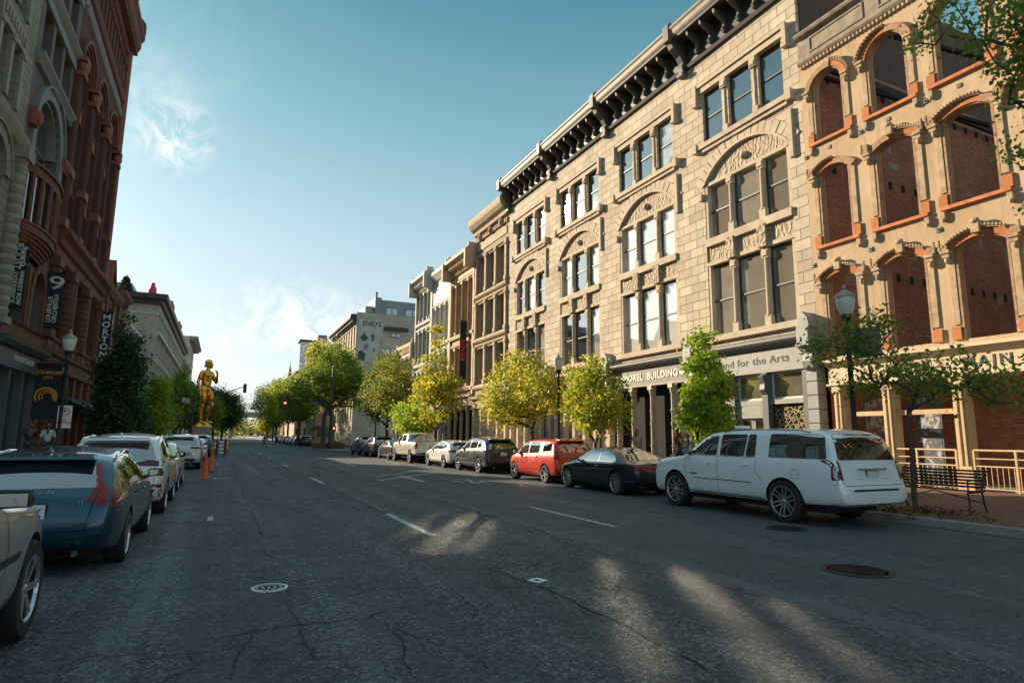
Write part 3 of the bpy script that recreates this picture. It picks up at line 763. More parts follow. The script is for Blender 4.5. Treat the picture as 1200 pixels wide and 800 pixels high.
    for s in (-1, 1):
        x = 9.25+s*2.45; e = MB(); e.box(x-.28, x+.28, .06, .085, 4.5, 4.62); e.prism([(x-.3,4.62),(x,4.86),(x+.3,4.62)], .06, .085, 'y'); e.build('emblem', MT['letter_white'], sdo)
    # end blocks with little pediments
    eb = MB()
    for u in (0.22, 6.1, 12.5, 18.9, 25.2):
        eb.box(u-.24, u+.24, -.02, .52, 4.95, 5.5); eb.prism([(u-.28,5.5),(u+.28,5.5),(u+.2,5.85),(u,6.08),(u-.2,5.85)], .0, .46, 'y'); eb.box(u-.28, u+.28, -.02, .56, 4.85, 4.95)
        eb.prism([(.06,4.0),(.30,4.1),(.38,4.35),(.30,4.6),(.44,4.85),(.06,4.85)], u-.2, u+.2, 'x'); 
    eb.build('capital', MT['grey_paint'], t, bevel=.015)
    pr = MB(); 
    for u, w in ((.26, .44), (6.1, .36)):
        for i in range(8):
            z = .3+i*.48; pr.box(u-w/2, u+w/2, -.3, .12, z, z+.45)
        pr.box(u-w/2+.04, u+w/2-.04, -.3, .08, .2, 4.14)
    pr.build('pier', MT['grey_paint'], t, bevel=.02)
    # bay 1 : transom windows, slim pilasters, display window with pattern, doors
    b1 = MB(); 
    for x in (2.35, 4.0): b1.box(x-.14, x+.14, -.28, .10, .2, 4.14); b1.prism([(.10,3.3),(.24,3.5),(.2,3.7),(.3,4.0),(.1,4.1)], x-.12, x+.12, 'x')
    for x in (.62, 5.75): b1.box(x-.10, x+.10, -.28, .04, .2, 4.14)
    b1.build('pilaster', MT['grey_dark_paint'], t, bevel=.01)
    fl = MB(); fl.box(.48, 5.9, -.26, -.02, 2.95, 3.12); fl.box(.48, 5.9, -.26, -.06, .2, .75); fl.box(2.5, 3.86, -.26, -.03, 2.45, 2.95); fl.build('transom_bar', MT['grey_paint'], t)
    for (a, b) in ((.72, 2.2), (2.5, 3.86), (4.15, 5.65)): put_window(t, (a+b)/2, 3.13, b-a, 1.0, -.14, 'frame_white', 'glass_tan', 0, fr=.06)
    put_window(t, 1.46, .75, 1.48, 2.19, -.14, 'frame_dark', 'glass_pat', 0, fr=.06)
    for x in (2.84, 3.52): put_window(t, x, .35, .66, 2.1, -.14, 'frame_grey', 'glass_dark', 0, fr=.09, name='door')
    put_window(t, 4.9, .75, 1.5, 2.19, -.14, 'frame_dark', 'glass_dark', 0, fr=.06)
    # bay 2 : dark recess with slender cast iron columns
    b2 = MB()
    for x in (6.62, 7.75, 9.25, 10.75, 12.0):
        b2.box(x-.13, x+.13, -.22, .08, .2, .95); b2.tube((x, -.05, .95), (x, -.05, 3.7), .085, .075, 12); b2.box(x-.09, x+.09, -.24, -.09, .95, 4.14)
        b2.tube((x, -.05, 3.7), (x, -.05, 3.95), .09, .15, 12); b2.box(x-.15, x+.15, -.22, .1, 3.95, 4.14)
        for z in (1.3, 2.3, 2.9): b2.tube((x, -.05, z), (x, -.05, z+.06), .115, .115, 12)
    b2.build('cast_iron_column', MT['iron_cream'], t)
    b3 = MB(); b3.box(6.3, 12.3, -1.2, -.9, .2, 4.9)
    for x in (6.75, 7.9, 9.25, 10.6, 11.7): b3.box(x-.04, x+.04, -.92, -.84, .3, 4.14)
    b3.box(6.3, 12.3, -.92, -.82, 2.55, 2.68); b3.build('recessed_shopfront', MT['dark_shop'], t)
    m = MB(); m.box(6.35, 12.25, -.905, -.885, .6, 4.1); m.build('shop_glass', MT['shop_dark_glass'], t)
    # bays 3, 4
    b4 = MB()
    for k in (2, 3):
        c = 2.9+B*k
        for x in (c-2.9, c-1.6, c-.5, c+.6, c+1.7, c+2.8): b4.box(x-.14, x+.14, -.26, .08, .2, 4.14); b4.box(x-.18, x+.18, -.26, .13, .2, .8); b4.box(x-.18, x+.18, -.26, .14, 3.85, 4.14)
        for i, x in enumerate((c-2.25, c-1.05, c+.05, c+1.15, c+2.25)):
            put_window(t, x, .6, .95, 2.4, -.16, 'frame_white' if i % 2 else 'frame_dark', 'glass', 0, fr=.06); put_window(t, x, 3.05, .95, 1.05, -.16, 'frame_white', 'glass', 0, fr=.06)
    b4.build('pilaster', MT['lime_trim'], t)
    m = MB(); m.box(13, Lb-.1, -.6, -.3, .2, .6); m.box(12.6, Lb-.1, -.6, -.4, .6, 4.9); m.build('stall_riser', MT['grey_dark_paint'], t)
    return t
def pat():
    t = NT('patterned_screen_glass'); o = t.obj(); v = t.n('ShaderNodeTexVoronoi', feature='DISTANCE_TO_EDGE'); v.inputs['Scale'].default_value = 6.5; t.l(o, v.inputs['Vector'])
    t.l(t.mix(t.ramp(v.outputs[0], [(.07, 0), (.10, 1)]), (.36,.30,.17), (.02,.03,.025)), t.b.inputs['Base Color']); t.b.inputs['Roughness'].default_value = .08
    return t.mat
MT['glass_pat'] = pat()
limestone()

# ---- stucco shell of a ruined building ---------------------------------------------
def stucco_building():
    Y1, Y0 = 14.4, -1.6; Wd = Y1-Y0
    t = empty('stucco_building', (XR, Y0, 0), PI/2, 'ochre stucco ruin with empty arched windows and orange brick sills', 'building')
    U = lambda y: y-Y0
    cols = [(13.33, 1.08), (11.22, 1.18), (9.13, 1.24), (7.0, 1.2), (5.0, 1.1), (2.9, 1.1), (.8, 1.1)]
    ops = []; rows = [(4.45, 7.0, .22, 0), (8.32, 10.85, .20, 1), (12.12, 14.1, .55, 2)]
    for y, w in cols:
        for v0, v1, r, q in rows: ops.append((U(y)-w/2, U(y)+w/2, v0, v1, r))
    m = MB(); wall(m, 0, Wd, 4.22, 15.3, ops, 0, .26)
    m.face([(0,-.42,4.2),(Wd,-.42,4.2),(Wd,-.42,15.3),(0,-.42,15.3)]) if False else None
    m.build('wall', MT['stucco'], t)
    # inner face of the front wall is brick
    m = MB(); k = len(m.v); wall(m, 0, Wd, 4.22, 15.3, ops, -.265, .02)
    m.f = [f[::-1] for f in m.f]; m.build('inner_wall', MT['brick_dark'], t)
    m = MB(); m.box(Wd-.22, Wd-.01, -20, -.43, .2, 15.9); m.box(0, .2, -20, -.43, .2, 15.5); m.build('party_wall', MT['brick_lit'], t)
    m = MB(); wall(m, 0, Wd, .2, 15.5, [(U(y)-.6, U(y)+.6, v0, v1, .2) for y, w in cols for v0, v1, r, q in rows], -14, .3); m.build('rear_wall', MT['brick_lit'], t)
    jp = MB()
    for z in (7.6, 11.3, 14.9):
        for i in range(22): jp.box(Wd-.232, Wd-.221, -1.3-i*.8, -1.1-i*.8, z, z+.3)
    jp.build('joist_pocket', MT['black'], t)
    pl = MB(); rp = random.Random(8)
    for i in range(26): y = -1-rp.random()*17; z = 4.5+rp.random()*10; a_ = rp.uniform(.3,1.3); h_ = rp.uniform(.3,1.6); pl.box(Wd-.2235, Wd-.2215, y-a_, y, z, z+h_)
    pl.build('plaster_remnant', MT['old_plaster'], t)
    # old joists and roof timbers inside
    jm = MB(); rr = random.Random(5)
    for z, n in ((15.2, 5),):
        for i in range(n): 
            x = .8+i*(Wd-1.4)/(n-1); jm.box(x-.07, x+.07, -13.9, -.45, z-.15, z+.12) if rr.random() < .8 else None
        jm.box(.2, Wd-.2, -13.2, -13.0, z-.3, z-.15)
    for i in range(2): jm.tube((Wd-.3-i*2.6, -.5, 15.0), (Wd-3-i*2.6, -6, 13.0+i*.3), .09, .09, 4)
    jm.build('roof_timber', MT['black_wood'], t)
    # parapet
    p = MB(); cornice(p, 0, Wd-.02, [(0,15.25),(.09,15.3),(.14,15.38),(.14,15.46),(.05,15.5),(.05,16.3),(.22,16.36),(.26,16.44),(.26,16.5),(-.4,16.5),(-.4,15.25)])
    for i in range(6):
        x = .4+i*2.6; p.box(x, x+2.1, .05, .085, 15.62, 15.68); p.box(x, x+2.1, .05, .085, 16.15, 16.21); p.box(x, x+.06, .05, .085, 15.68, 16.15); p.box(x+2.04, x+2.1, .05, .085, 15.68, 16.15)
    p.build('parapet', MT['mould_brown2'], t)
    d = MB()
    for i in range(int(Wd/.14)): d.box(.03+i*.14, .10+i*.14, .0, .10, 15.16, 15.26)
    d.build('dentil_course', MT['stucco_trim'], t)
    hood = MB(); rope = MB(); exb = MB(); jamb = MB(); sill = MB(); sb = MB(); corb = MB(); tie = MB(); rim = MB()
    for ci, (y, w) in enumerate(cols):
        for v0, v1, r, q in rows:
            u = U(y); a, b = u-w/2, u+w/2
            arch_band(rim, a, b, v1, r, .05, -.2, .03, 12)
            rim.box(a-.05, a+.014, -.2, .03, v0, v1); rim.box(b-.014, b+.05, -.2, .03, v0, v1)
            # jamb strips
            jamb.box(a-.25, a-.07, -.02, .05, v0+.42, v1-.02); jamb.box(b+.07, b+.25, -.02, .05, v0+.42, v1-.02)
            # hood: worn plaster half, exposed brick half, rope edge
            A, Bp = arch_band(exb, a-.08, b+.08, v1, r+.04, .17, -.02, .08, 16)
            A2, B2 = arcpts(a-.32, b+.32, v1, r+.2, 24), None
            c = u
            n = 24; worn = (ci*3+q*5) % 4
            for i in range(n):
                p0, p1 = A2[i], A2[i+1]
                f = i/(n-1)
                bare = {0: f < .45, 1: f > .55, 2: False, 3: f > .72}[worn] if q else (f > .85)
                if q == 2 and worn == 2: bare = f < .6
                ww = .09 if bare else .16
                ex = .03 if bare else .07
                v = Vector((p0[0]-c, p0[1]-(v1-.6))).normalized(); v2 = Vector((p1[0]-c, p1[1]-(v1-.6))).normalized()
                poly = [p0, p1, (p1[0]+v2.x*ex, p1[1]+v2.y*ex), (p0[0]+v.x*ex, p0[1]+v.y*ex)]
                (hood if not bare else exb).prism(poly, -.02, ww, 'y')
                if not bare:
                    qx, qz = (p0[0]+p1[0])/2+v.x*ex, (p0[1]+p1[1])/2+v.y*ex
                    rope.blob((qx, .17, qz), (.05, .05, .05), 6, 4)
                elif q:
                    poly = [(p0[0]-v.x*.2, p0[1]-v.y*.2), (p1[0]-v2.x*.2, p1[1]-v2.y*.2), p1, p0]; hood.prism(poly, -.02, .115, 'y')
            if q < 2 and (ci+q) % 2 == 0 or q == 0:
                corb.box(u-.11, u+.11, -.02, .24, v1+r+.08, v1+r+.42); corb.blob((u, .2, v1+r+.42), (.13, .1, .09), 8, 5)
            for s, x in ((-1, a-.22), (1, b+.22)):
                zc = v1+.02
                if q == 0 or (ci+s+q) % 5 != 0:
                    if r < .5:
                        hood.box(x-.10+s*.04, x+.10+s*.04, -.02, .19, zc, zc+.30 if q else zc+.2)
                        for i in range(5): rope.blob((x+s*.15, .17, zc+.03+i*.07), (.045,.05,.045), 6, 4)
                    corb.box(x-.13, x+.13, -.02, .22, zc-.10, zc); corb.box(x-.10, x+.10, -.02, .18, zc-.22, zc-.10); corb.blob((x, .08, zc-.27), (.09,.11,.12), 8, 5)
            # sills
            if q or True:
                sill.box(a-.27, b+.27, -.3, .12, v0-.11, v0) if q else None
                for x in (a-.19, b+.19): sb.box(x-.12, x+.12, -.02, .075, v0+.001, v0+.36)
                if q: 
                    for x in (a-.22, b+.22): corb.box(x-.07, x+.07, -.02, .12, v0-.36, v0-.15); corb.blob((x, .06, v0-.36), (.08,.08,.09), 8, 4)
        for v in (7.72, 11.75):
            x = U(y)+1.03; tie.box(x-.07, x+.07, -.01, .04, v-.07, v+.07); tie.tube((x, .03, v), (x, .08, v), .03, .02, 6)
            x = U(y)+.1; tie.box(x-.06, x+.06, -.01, .03, v-.06, v+.06)
    hood.build('window_hood', MT['mould_brown'], t); rope.build('rope_moulding', MT['stucco_trim'], t, smooth=True); exb.build('exposed_brick_arch', MT['brick_orange'], t)
    jamb.build('window_jamb', MT['stucco_trim'], t, bevel=.01); sill.build('window_sill', MT['orange_sill'], t, bevel=.012); sb.build('sill_block', MT['brick_orange'], t)
    corb.build('corbel', MT['stucco_trim'], t, bevel=.015); tie.build('wall_tie', MT['grey_dark_paint'], t); rim.build('window_reveal', MT['mould_brown'], t)
    # sign band + entablature
    b = MB(); cornice(b, 0, Wd-.35, [(-.4,3.5),(.06,3.5),(.06,4.02),(.12,4.06),(.22,4.14),(.30,4.2),(.30,4.28),(-.0,4.34),(-.4,4.34)]); cornice(b, 0, Wd-.30, [(.06,3.40),(.14,3.44),(.14,3.5),(-.4,3.5),(-.4,3.40)])
    band = b.build('sign_band', MT['band_cream'], t)
    text('lettering', 'WEST', .43, MT['letter_dark'], band, TM((U(11.35),.065,3.78), (-1,0,0), (0,0,1)), .01, bold=.008, spacing=1.25)
    text('lettering', 'MAIN', .43, MT['letter_dark'], band, TM((U(9.27),.065,3.78), (-1,0,0), (0,0,1)), .01, bold=.008, spacing=1.25)
    # iron columns
    c = MB()
    for y in (13.75, 12.1, 10.08, 8.05, 6.0, 3.9, 1.8):
        x = U(y); c.box(x-.16, x+.16, -.34, .05, .3, 3.4)
        c.box(x-.21, x+.21, -.36, .1, .3, .9); c.box(x-.10, x-.04, .05, .085, 1.0, 3.2); c.box(x+.04, x+.10, .05, .085, 1.0, 3.2); c.box(x-.2, x+.2, -.34, .1, 3.2, 3.4)
    c.build('iron_pilaster', MT['tan_metal'], t, bevel=.008)
    c = MB(); c.box(U(10.1), Wd-.4, -.3, -.1, 2.42, 2.56); c.build('tie_beam', MT['tan_metal'], t)
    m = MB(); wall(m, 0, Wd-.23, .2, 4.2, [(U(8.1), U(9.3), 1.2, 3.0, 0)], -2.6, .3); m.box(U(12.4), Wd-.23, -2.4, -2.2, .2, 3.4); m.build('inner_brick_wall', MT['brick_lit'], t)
    m = MB(); m.box(0, U(8.9), -2.59, -2.5, .5, 3.2); m.build('whitewashed_wall', MT['brick_pale'], t)
    m = MB(); m.box(0, Wd-.2, -14, -.3, .34, .40); m.build('floor_slab', MT['concrete'], t)
    return t
stucco_building()
# mural boards leaning in the open shopfront
for i, (y, w, cc) in enumerate(((13.15, .95, ((.10,.13,.17),(.45,.43,.38),(.30,.11,.08))), (11.55, .75, ((.06,.09,.14),(.36,.38,.38),(.12,.10,.09))))):
    t = empty('mural_board', (XR+1.0, y, .36), PI/2, ('blue, white and rust abstract mural board left of the middle pilaster', 'narrow blue and grey abstract mural board right of the middle pilaster')[i], 'mural')
    m = MB(); m.box(-w/2, w/2, -.03, 0, 0, 2.7); m.build('board', MT['grey_dark_paint'], t)
    nt = NT('mural_paint'); o = nt.obj(); n = nt.noise(1.7, 3, .5, o, 1.5); n2 = nt.noise(2.6, 3, .5, o, 2)
    nt.l(nt.mix(nt.ramp(n2, [(.5, 0), (.52, 1)]), nt.mix(nt.ramp(n, [(.48, 0), (.5, 1)]), cc[0], cc[1]), cc[2]), nt.b.inputs['Base Color'])
    m = MB(); m.box(-w/2+.05, w/2-.05, .001, .008, .05, 2.65); m.build('picture', nt.mat, t)

# railing between the columns
def railing(y0, y1, label):
    t = empty('railing', (XR-.02, y0, .33), PI/2, label, 'railing', 'tan railings in front of the ruin'); Lr = y1-y0
    m = MB()
    for z, r in ((1.08, .03), (.86, .02), (.66, .022), (.08, .02)): m.tube((0,0,z), (Lr,0,z), r, r, 6)
    m.build('rail', MT['tan_metal'], t)
    m = MB(); n = int(Lr/.13)
    for i in range(1, n): m.tube((i*Lr/n,0,.08), (i*Lr/n,0,.66), .010, .010, 5)
    m.build('baluster', MT['tan_metal'], t)
    m = MB(); k = max(1, round(Lr/1.05))
    for i in range(k+1): 
        if i in (0, k) and False: continue
        m.box(i*Lr/k-.025, i*Lr/k+.025, -.025, .025, 0, 1.08)
    m.build('post', MT['tan_metal'], t)
railing(10.3, 13.5, 'tan metal railing partly hidden by the white suv and the bench tree')
railing(4.0, 9.86, 'tan metal railing right of the fluted column, in front of the whitewashed wall')
MT['tan_stone2'] = M_plain('buff_sandstone', (.46,.36,.25), .85, var=.15, nscale=2, bump=.3, weather=.6)
MT['banner_black'] = M_plain('black_banner_cloth', (.014,.017,.02), .8, var=.2, bump=.1)
MT['red_letters'] = M_flat('red_letters', (.75,.03,.04), .6); MT['cream_letters'] = M_flat('cream_letters', (.62,.62,.58), .6); MT['gold_letters'] = M_flat('gold_letters', (.50,.24,.02), .6)
MT['cream_brick'] = M_plain('cream_painted_front', (.50,.40,.29), .85, var=.12, nscale=1, bump=.3, weather=.5)
MT['painted_wall'] = M_plain('weathered_painted_side_wall', (.43,.39,.33), .9, var=.15, nscale=.5, bump=.2, weather=.6)
MT['tan_wall2'] = M_plain('tan_rendered_wall', (.47,.42,.34), .9, var=.1, nscale=.7, bump=.2, weather=.3)
MT['mural_bg'] = M_plain('pale_mural_ground', (.46,.47,.46), .9, var=.12, nscale=.6, bump=.1, weather=.35)
MT['mural_dark'] = M_plain('dark_mural_paint', (.07,.08,.085), .9, var=.3, nscale=2); MT['mural_grey'] = M_plain('grey_mural_paint', (.22,.23,.23), .9, var=.3, nscale=2)
MT['blue_grey_panel'] = M_plain('blue_grey_cladding', (.21,.26,.28), .6, var=.1, nscale=.6); MT['glass_sky'] = M_glass('penthouse_glass', dark=(.05,.10,.12), rough=.02)
MT['white_panel'] = M_plain('white_name_panel', (.66,.65,.61), .7, var=.05, nscale=2)
MT['orange_stone2'] = M_plain('buff_terracotta_trim', (.50,.38,.25), .75, var=.2, nscale=2, bump=.4, weather=.5)
# ---- narrower fronts further down on the right ---------------------------------------
def front(name, X, Y0, Wd, H, D, label, cat='building', left=False, mats=('brownstone','glass','frame_dark'), group=None):
    t = empty(name, (X, Y0, 0), PI/2 if not left else -PI/2, label, cat, group)
    return t, (-1 if left else 1)
def brown_front():
    Y0, Wd = 40.05, 6.5
    t, s = front('commercial_building', XR, Y0, Wd, 0, 0, 'brownstone front with three tall windows a floor, next to the stone block')
    xs = [1.25, 3.2, 5.15]; rows = [(13.3, 2.9), (9.6, 2.8), (5.8, 2.9)]
    m = MB(); wall(m, 0, Wd, 4.6, 19.4, [(x-.72, x+.72, v, v+h, 0) for x in xs for v, h in rows], 0, .45); shell(m, 0, Wd, 4.6, 19.5, 20); m.build('wall', MT['brownstone'], t)
    tr = MB()
    for v, h in rows:
        cornice(tr, .1, Wd-.1, [(-.0,v-.42),(.16,v-.38),(.22,v-.28),(.22,v-.16),(.1,v-.05),(0,v-.03)]); cornice(tr, .2, Wd-.2, [(0,v+h+.15),(.1,v+h+.18),(.14,v+h+.34),(0,v+h+.38)])
        for x in (.28, 2.22, 4.18, 6.22):
            tr.box(x-.14, x+.14, 0, .16, v-.03, v+h+.14); tr.box(x-.19, x+.19, 0, .22, v+h-.15, v+h+.05); tr.box(x-.19, x+.19, 0, .22, v-.03, v+.25)
    cornice(tr, -.02, Wd+.02, [(0,18.3),(.25,18.35),(.3,18.6),(.55,18.8),(.75,19.1),(.8,19.35),(.8,19.6),(.2,19.8),(-.1,19.8)])
    for i in range(22): tr.box(.1+i*.29, .25+i*.29, 0, .14, 17.75, 18.1)
    for i in range(3): tr.blob((1.1+i*2.1, .15, 18.0), (.28,.22,.28))
    tr.box(.3, Wd-.3, 0, .06, 16.9, 17.5)
    tr.build('trim', MT['tan_stone2'], t)
    for v, h in rows:
        for x in xs: put_window(t, x, v, 1.44, h, -.3, 'frame_grey', 'glass', 1)
    b = MB(); 
    for x in (.2, 1.6, 3.2, 4.8, 6.3): b.box(x-.15, x+.15, -.4, .1, .2, 3.9); b.box(x-.2, x+.2, -.4, .14, .2, .8)
    cornice(b, 0, Wd, [(-.4,3.9),(.12,3.9),(.15,4.5),(.4,4.62),(.45,4.8),(-.1,4.9),(-.4,4.9)]); b.build('storefront', MT['lime_trim'], t)
    for i, x in enumerate((.9, 2.4, 4.0, 5.55)): put_window(t, x, .5, 1.3, 3.3, -.3, 'frame_white', 'glass', 1, 0)
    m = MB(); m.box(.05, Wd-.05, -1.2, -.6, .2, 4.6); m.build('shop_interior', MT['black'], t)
def narrow_front(Y0, Wd, H, label, wallm, trimm, piers, rows, sf, brackets=True, panel=None, X=XR, hood=.8):
    t, s = front('commercial_building', X, Y0, Wd, H, 0, label)
    n = piers; bw = Wd/n
    ops = [(bw*(i+.5)-bw*.33, bw*(i+.5)+bw*.33, v, v+h, 0) for i in range(n) for v, h in rows]
    m = MB(); wall(m, 0, Wd, sf, H-.8, ops, 0, .4); shell(m, 0, Wd, sf, H-.4, 20); m.face([(Wd,-.01,H-.8),(0,-.01,H-.8),(0,-.01,H-.4),(Wd,-.01,H-.4)]); m.build('wall', MT[wallm], t)
    tr = MB()
    cornice(tr, -.05, Wd+.05, [(0,H-1.0),(.12,H-.95),(hood*.7,H-.6),(hood,H-.4),(hood,H-.1),(hood*.8,H),(-.3,H),(-.3,H-1.0)])
    k = int(Wd/.42)
    if brackets:
        for i in range(k+1): bracket(tr, .12+i*(Wd-.24)/k, .14, H-1.6, H-.8, hood*.75)
    for u in (.12, Wd-.12): tr.box(u-.16, u+.16, -.1, hood+.12, H-1.8, H-.2); tr.box(u-.13, u+.13, 0, hood*.8, H-.2, H+.35); tr.box(u-.14, u+.14, 0, .16, sf, H-1.8)
    for v, h in rows:
        cornice(tr, .1, Wd-.1, [(0,v-.45),(.2,v-.4),(.24,v-.2),(.1,v-.04),(0,v-.02)]); cornice(tr, .1, Wd-.1, [(0,v+h+.1),(.1,v+h+.12),(.14,v+h+.3),(0,v+h+.34)])
    for i in range(n+1):
        x = min(max(bw*i, .16), Wd-.16)
        for v, h in rows: tr.tube((x,.06,v), (x,.06,v+h-.25), .10, .085, 8); tr.box(x-.16, x+.16, 0, .18, v+h-.25, v+h+.05); tr.box(x-.15, x+.15, 0, .17, v-.02, v+.25)
    tr.build('trim', MT[trimm], t)
    if panel: p = MB(); p.box(.35, Wd-.35, 0, .07, panel[0], panel[1]); p.build('name_panel', MT[panel[2]], t)
    for i in range(n):
        for v, h in rows: put_window(t, bw*(i+.5), v, bw*.66, h, -.28, 'frame_dark', 'glass_dark', 1)
    b = MB(); cornice(b, 0, Wd, [(-.4,sf-.8),(.12,sf-.8),(.15,sf-.2),(.4,sf-.05),(.4,sf+.1),(-.1,sf+.15),(-.4,sf+.15)])
    for i in range(n+1):
        x = min(max(bw*i, .15), Wd-.15); b.tube((x,-.1,.2), (x,-.1,sf-.8), .16, .13, 10); b.box(x-.2, x+.2, -.3, .1, .2, .9); b.box(x-.2, x+.2, -.3, .1, sf-1.15, sf-.8)
    b.build('storefront', MT[trimm], t)
    for i in range(n): put_window(t, bw*(i+.5), .5, bw*.8, sf-1.35, -.34, 'frame_dark', 'glass_dark', 1)
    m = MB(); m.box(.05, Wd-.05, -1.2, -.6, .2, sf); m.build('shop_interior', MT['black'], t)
    return t
brown_front()
narrow_front(46.6, 6.0, 17.6, 'warm brown front with clustered columns behind the red lettered banner', 'orange_stone', 'orange_stone2', 4, [(10.6,4.6),(5.9,3.5)], 5.0, panel=(15.6,15.9,'orange_stone2'), hood=.9)

narrow_front(52.65, 5.6, 17.9, 'pale white painted front with a blank name panel between two dark cornices', 'white_stone', 'white_stone', 4, [(10.6,3.6),(6.0,3.6)], 5.0, brackets=False, panel=(14.6,16.2,'white_panel'), hood=.5)
narrow_front(58.3, 5.6, 18.4, 'grey green front with tall narrow windows and the farthest bracketed cornice of the row', 'green_paint', 'white_stone', 4, [(13.6,3.0),(9.2,3.4),(5.8,2.4)], 4.8, hood=.9)
narrow_front(64.2, 6.5, 11.9, 'low cream two storey front almost hidden behind the tall yellow tree', 'white_stone', 'tan_stone2', 4, [(7.9,2.4),(4.6,2.2)], 3.9, brackets=False, hood=.4)
# roof things
def chimney(X, Y, z0, z1, w, label, mat='brick_dark'):
    t = empty('chimney', (X, Y, z0), 0, label, 'chimney'); m = MB(); m.box(-w/2, w/2, -w/2, w/2, 0, z1-z0-.2); m.build('stack', MT[mat], t)
    m = MB(); m.box(-w/2-.08, w/2+.08, -w/2-.08, w/2+.08, z1-z0-.2, z1-z0); m.build('cap', MT['concrete'], t)
chimney(20.6, 53.4, 17.0, 19.6, 1.2, 'dark chimney behind the cornice of the warm brown front')
chimney(20.4, 59.4, 17.8, 19.3, 1.3, 'dark chimney behind the cornice of the grey green front')

# hanging banner
def banner(X, Y, z0, z1, w, side, label, items, matn='banner_black', pole=True, cat='banner', nm='hanging_banner'):
    """banner perpendicular to a facade: faces -Y; side=+1 extends towards +X from X"""
    t = empty(nm, (X, Y, z0), 0, label, cat); H = z1-z0; x0, x1 = (0, w) if side > 0 else (-w, 0)
    m = MB(); m.box(x0, x1, -.02, .02, 0, H); b = m.build('panel', MT[matn], t)
    m = MB()
    for z in (-.04, H+.04): m.tube((-.35*side,0,z), (w*side+.12*side,0,z), .022, .022, 6)
    m.build('bracket_rod', MT['black_metal'], t)
    for body, size, cx, cz, rot, mt, sxx in items:
        if rot == 90: M = TM((cx, -.03, cz), (0,0,1), (-1,0,0))
        elif rot == -90: M = TM((cx, -.03, cz), (0,0,-1), (1,0,0))
        else: M = TM((cx, -.03, cz), (1,0,0), (0,0,1))
        text('lettering', body, size, MT[mt], b, M, .004, sx=sxx, bold=.008)
    return t
banner(XR-.12, 48.2, 6.2, 11.4, .60, -1, 'tall narrow black banner with red upright lettering on the warm brown front',
       [('REDe7G', .52, -.30, 2.7, 90, 'red_letters', 1.0)])

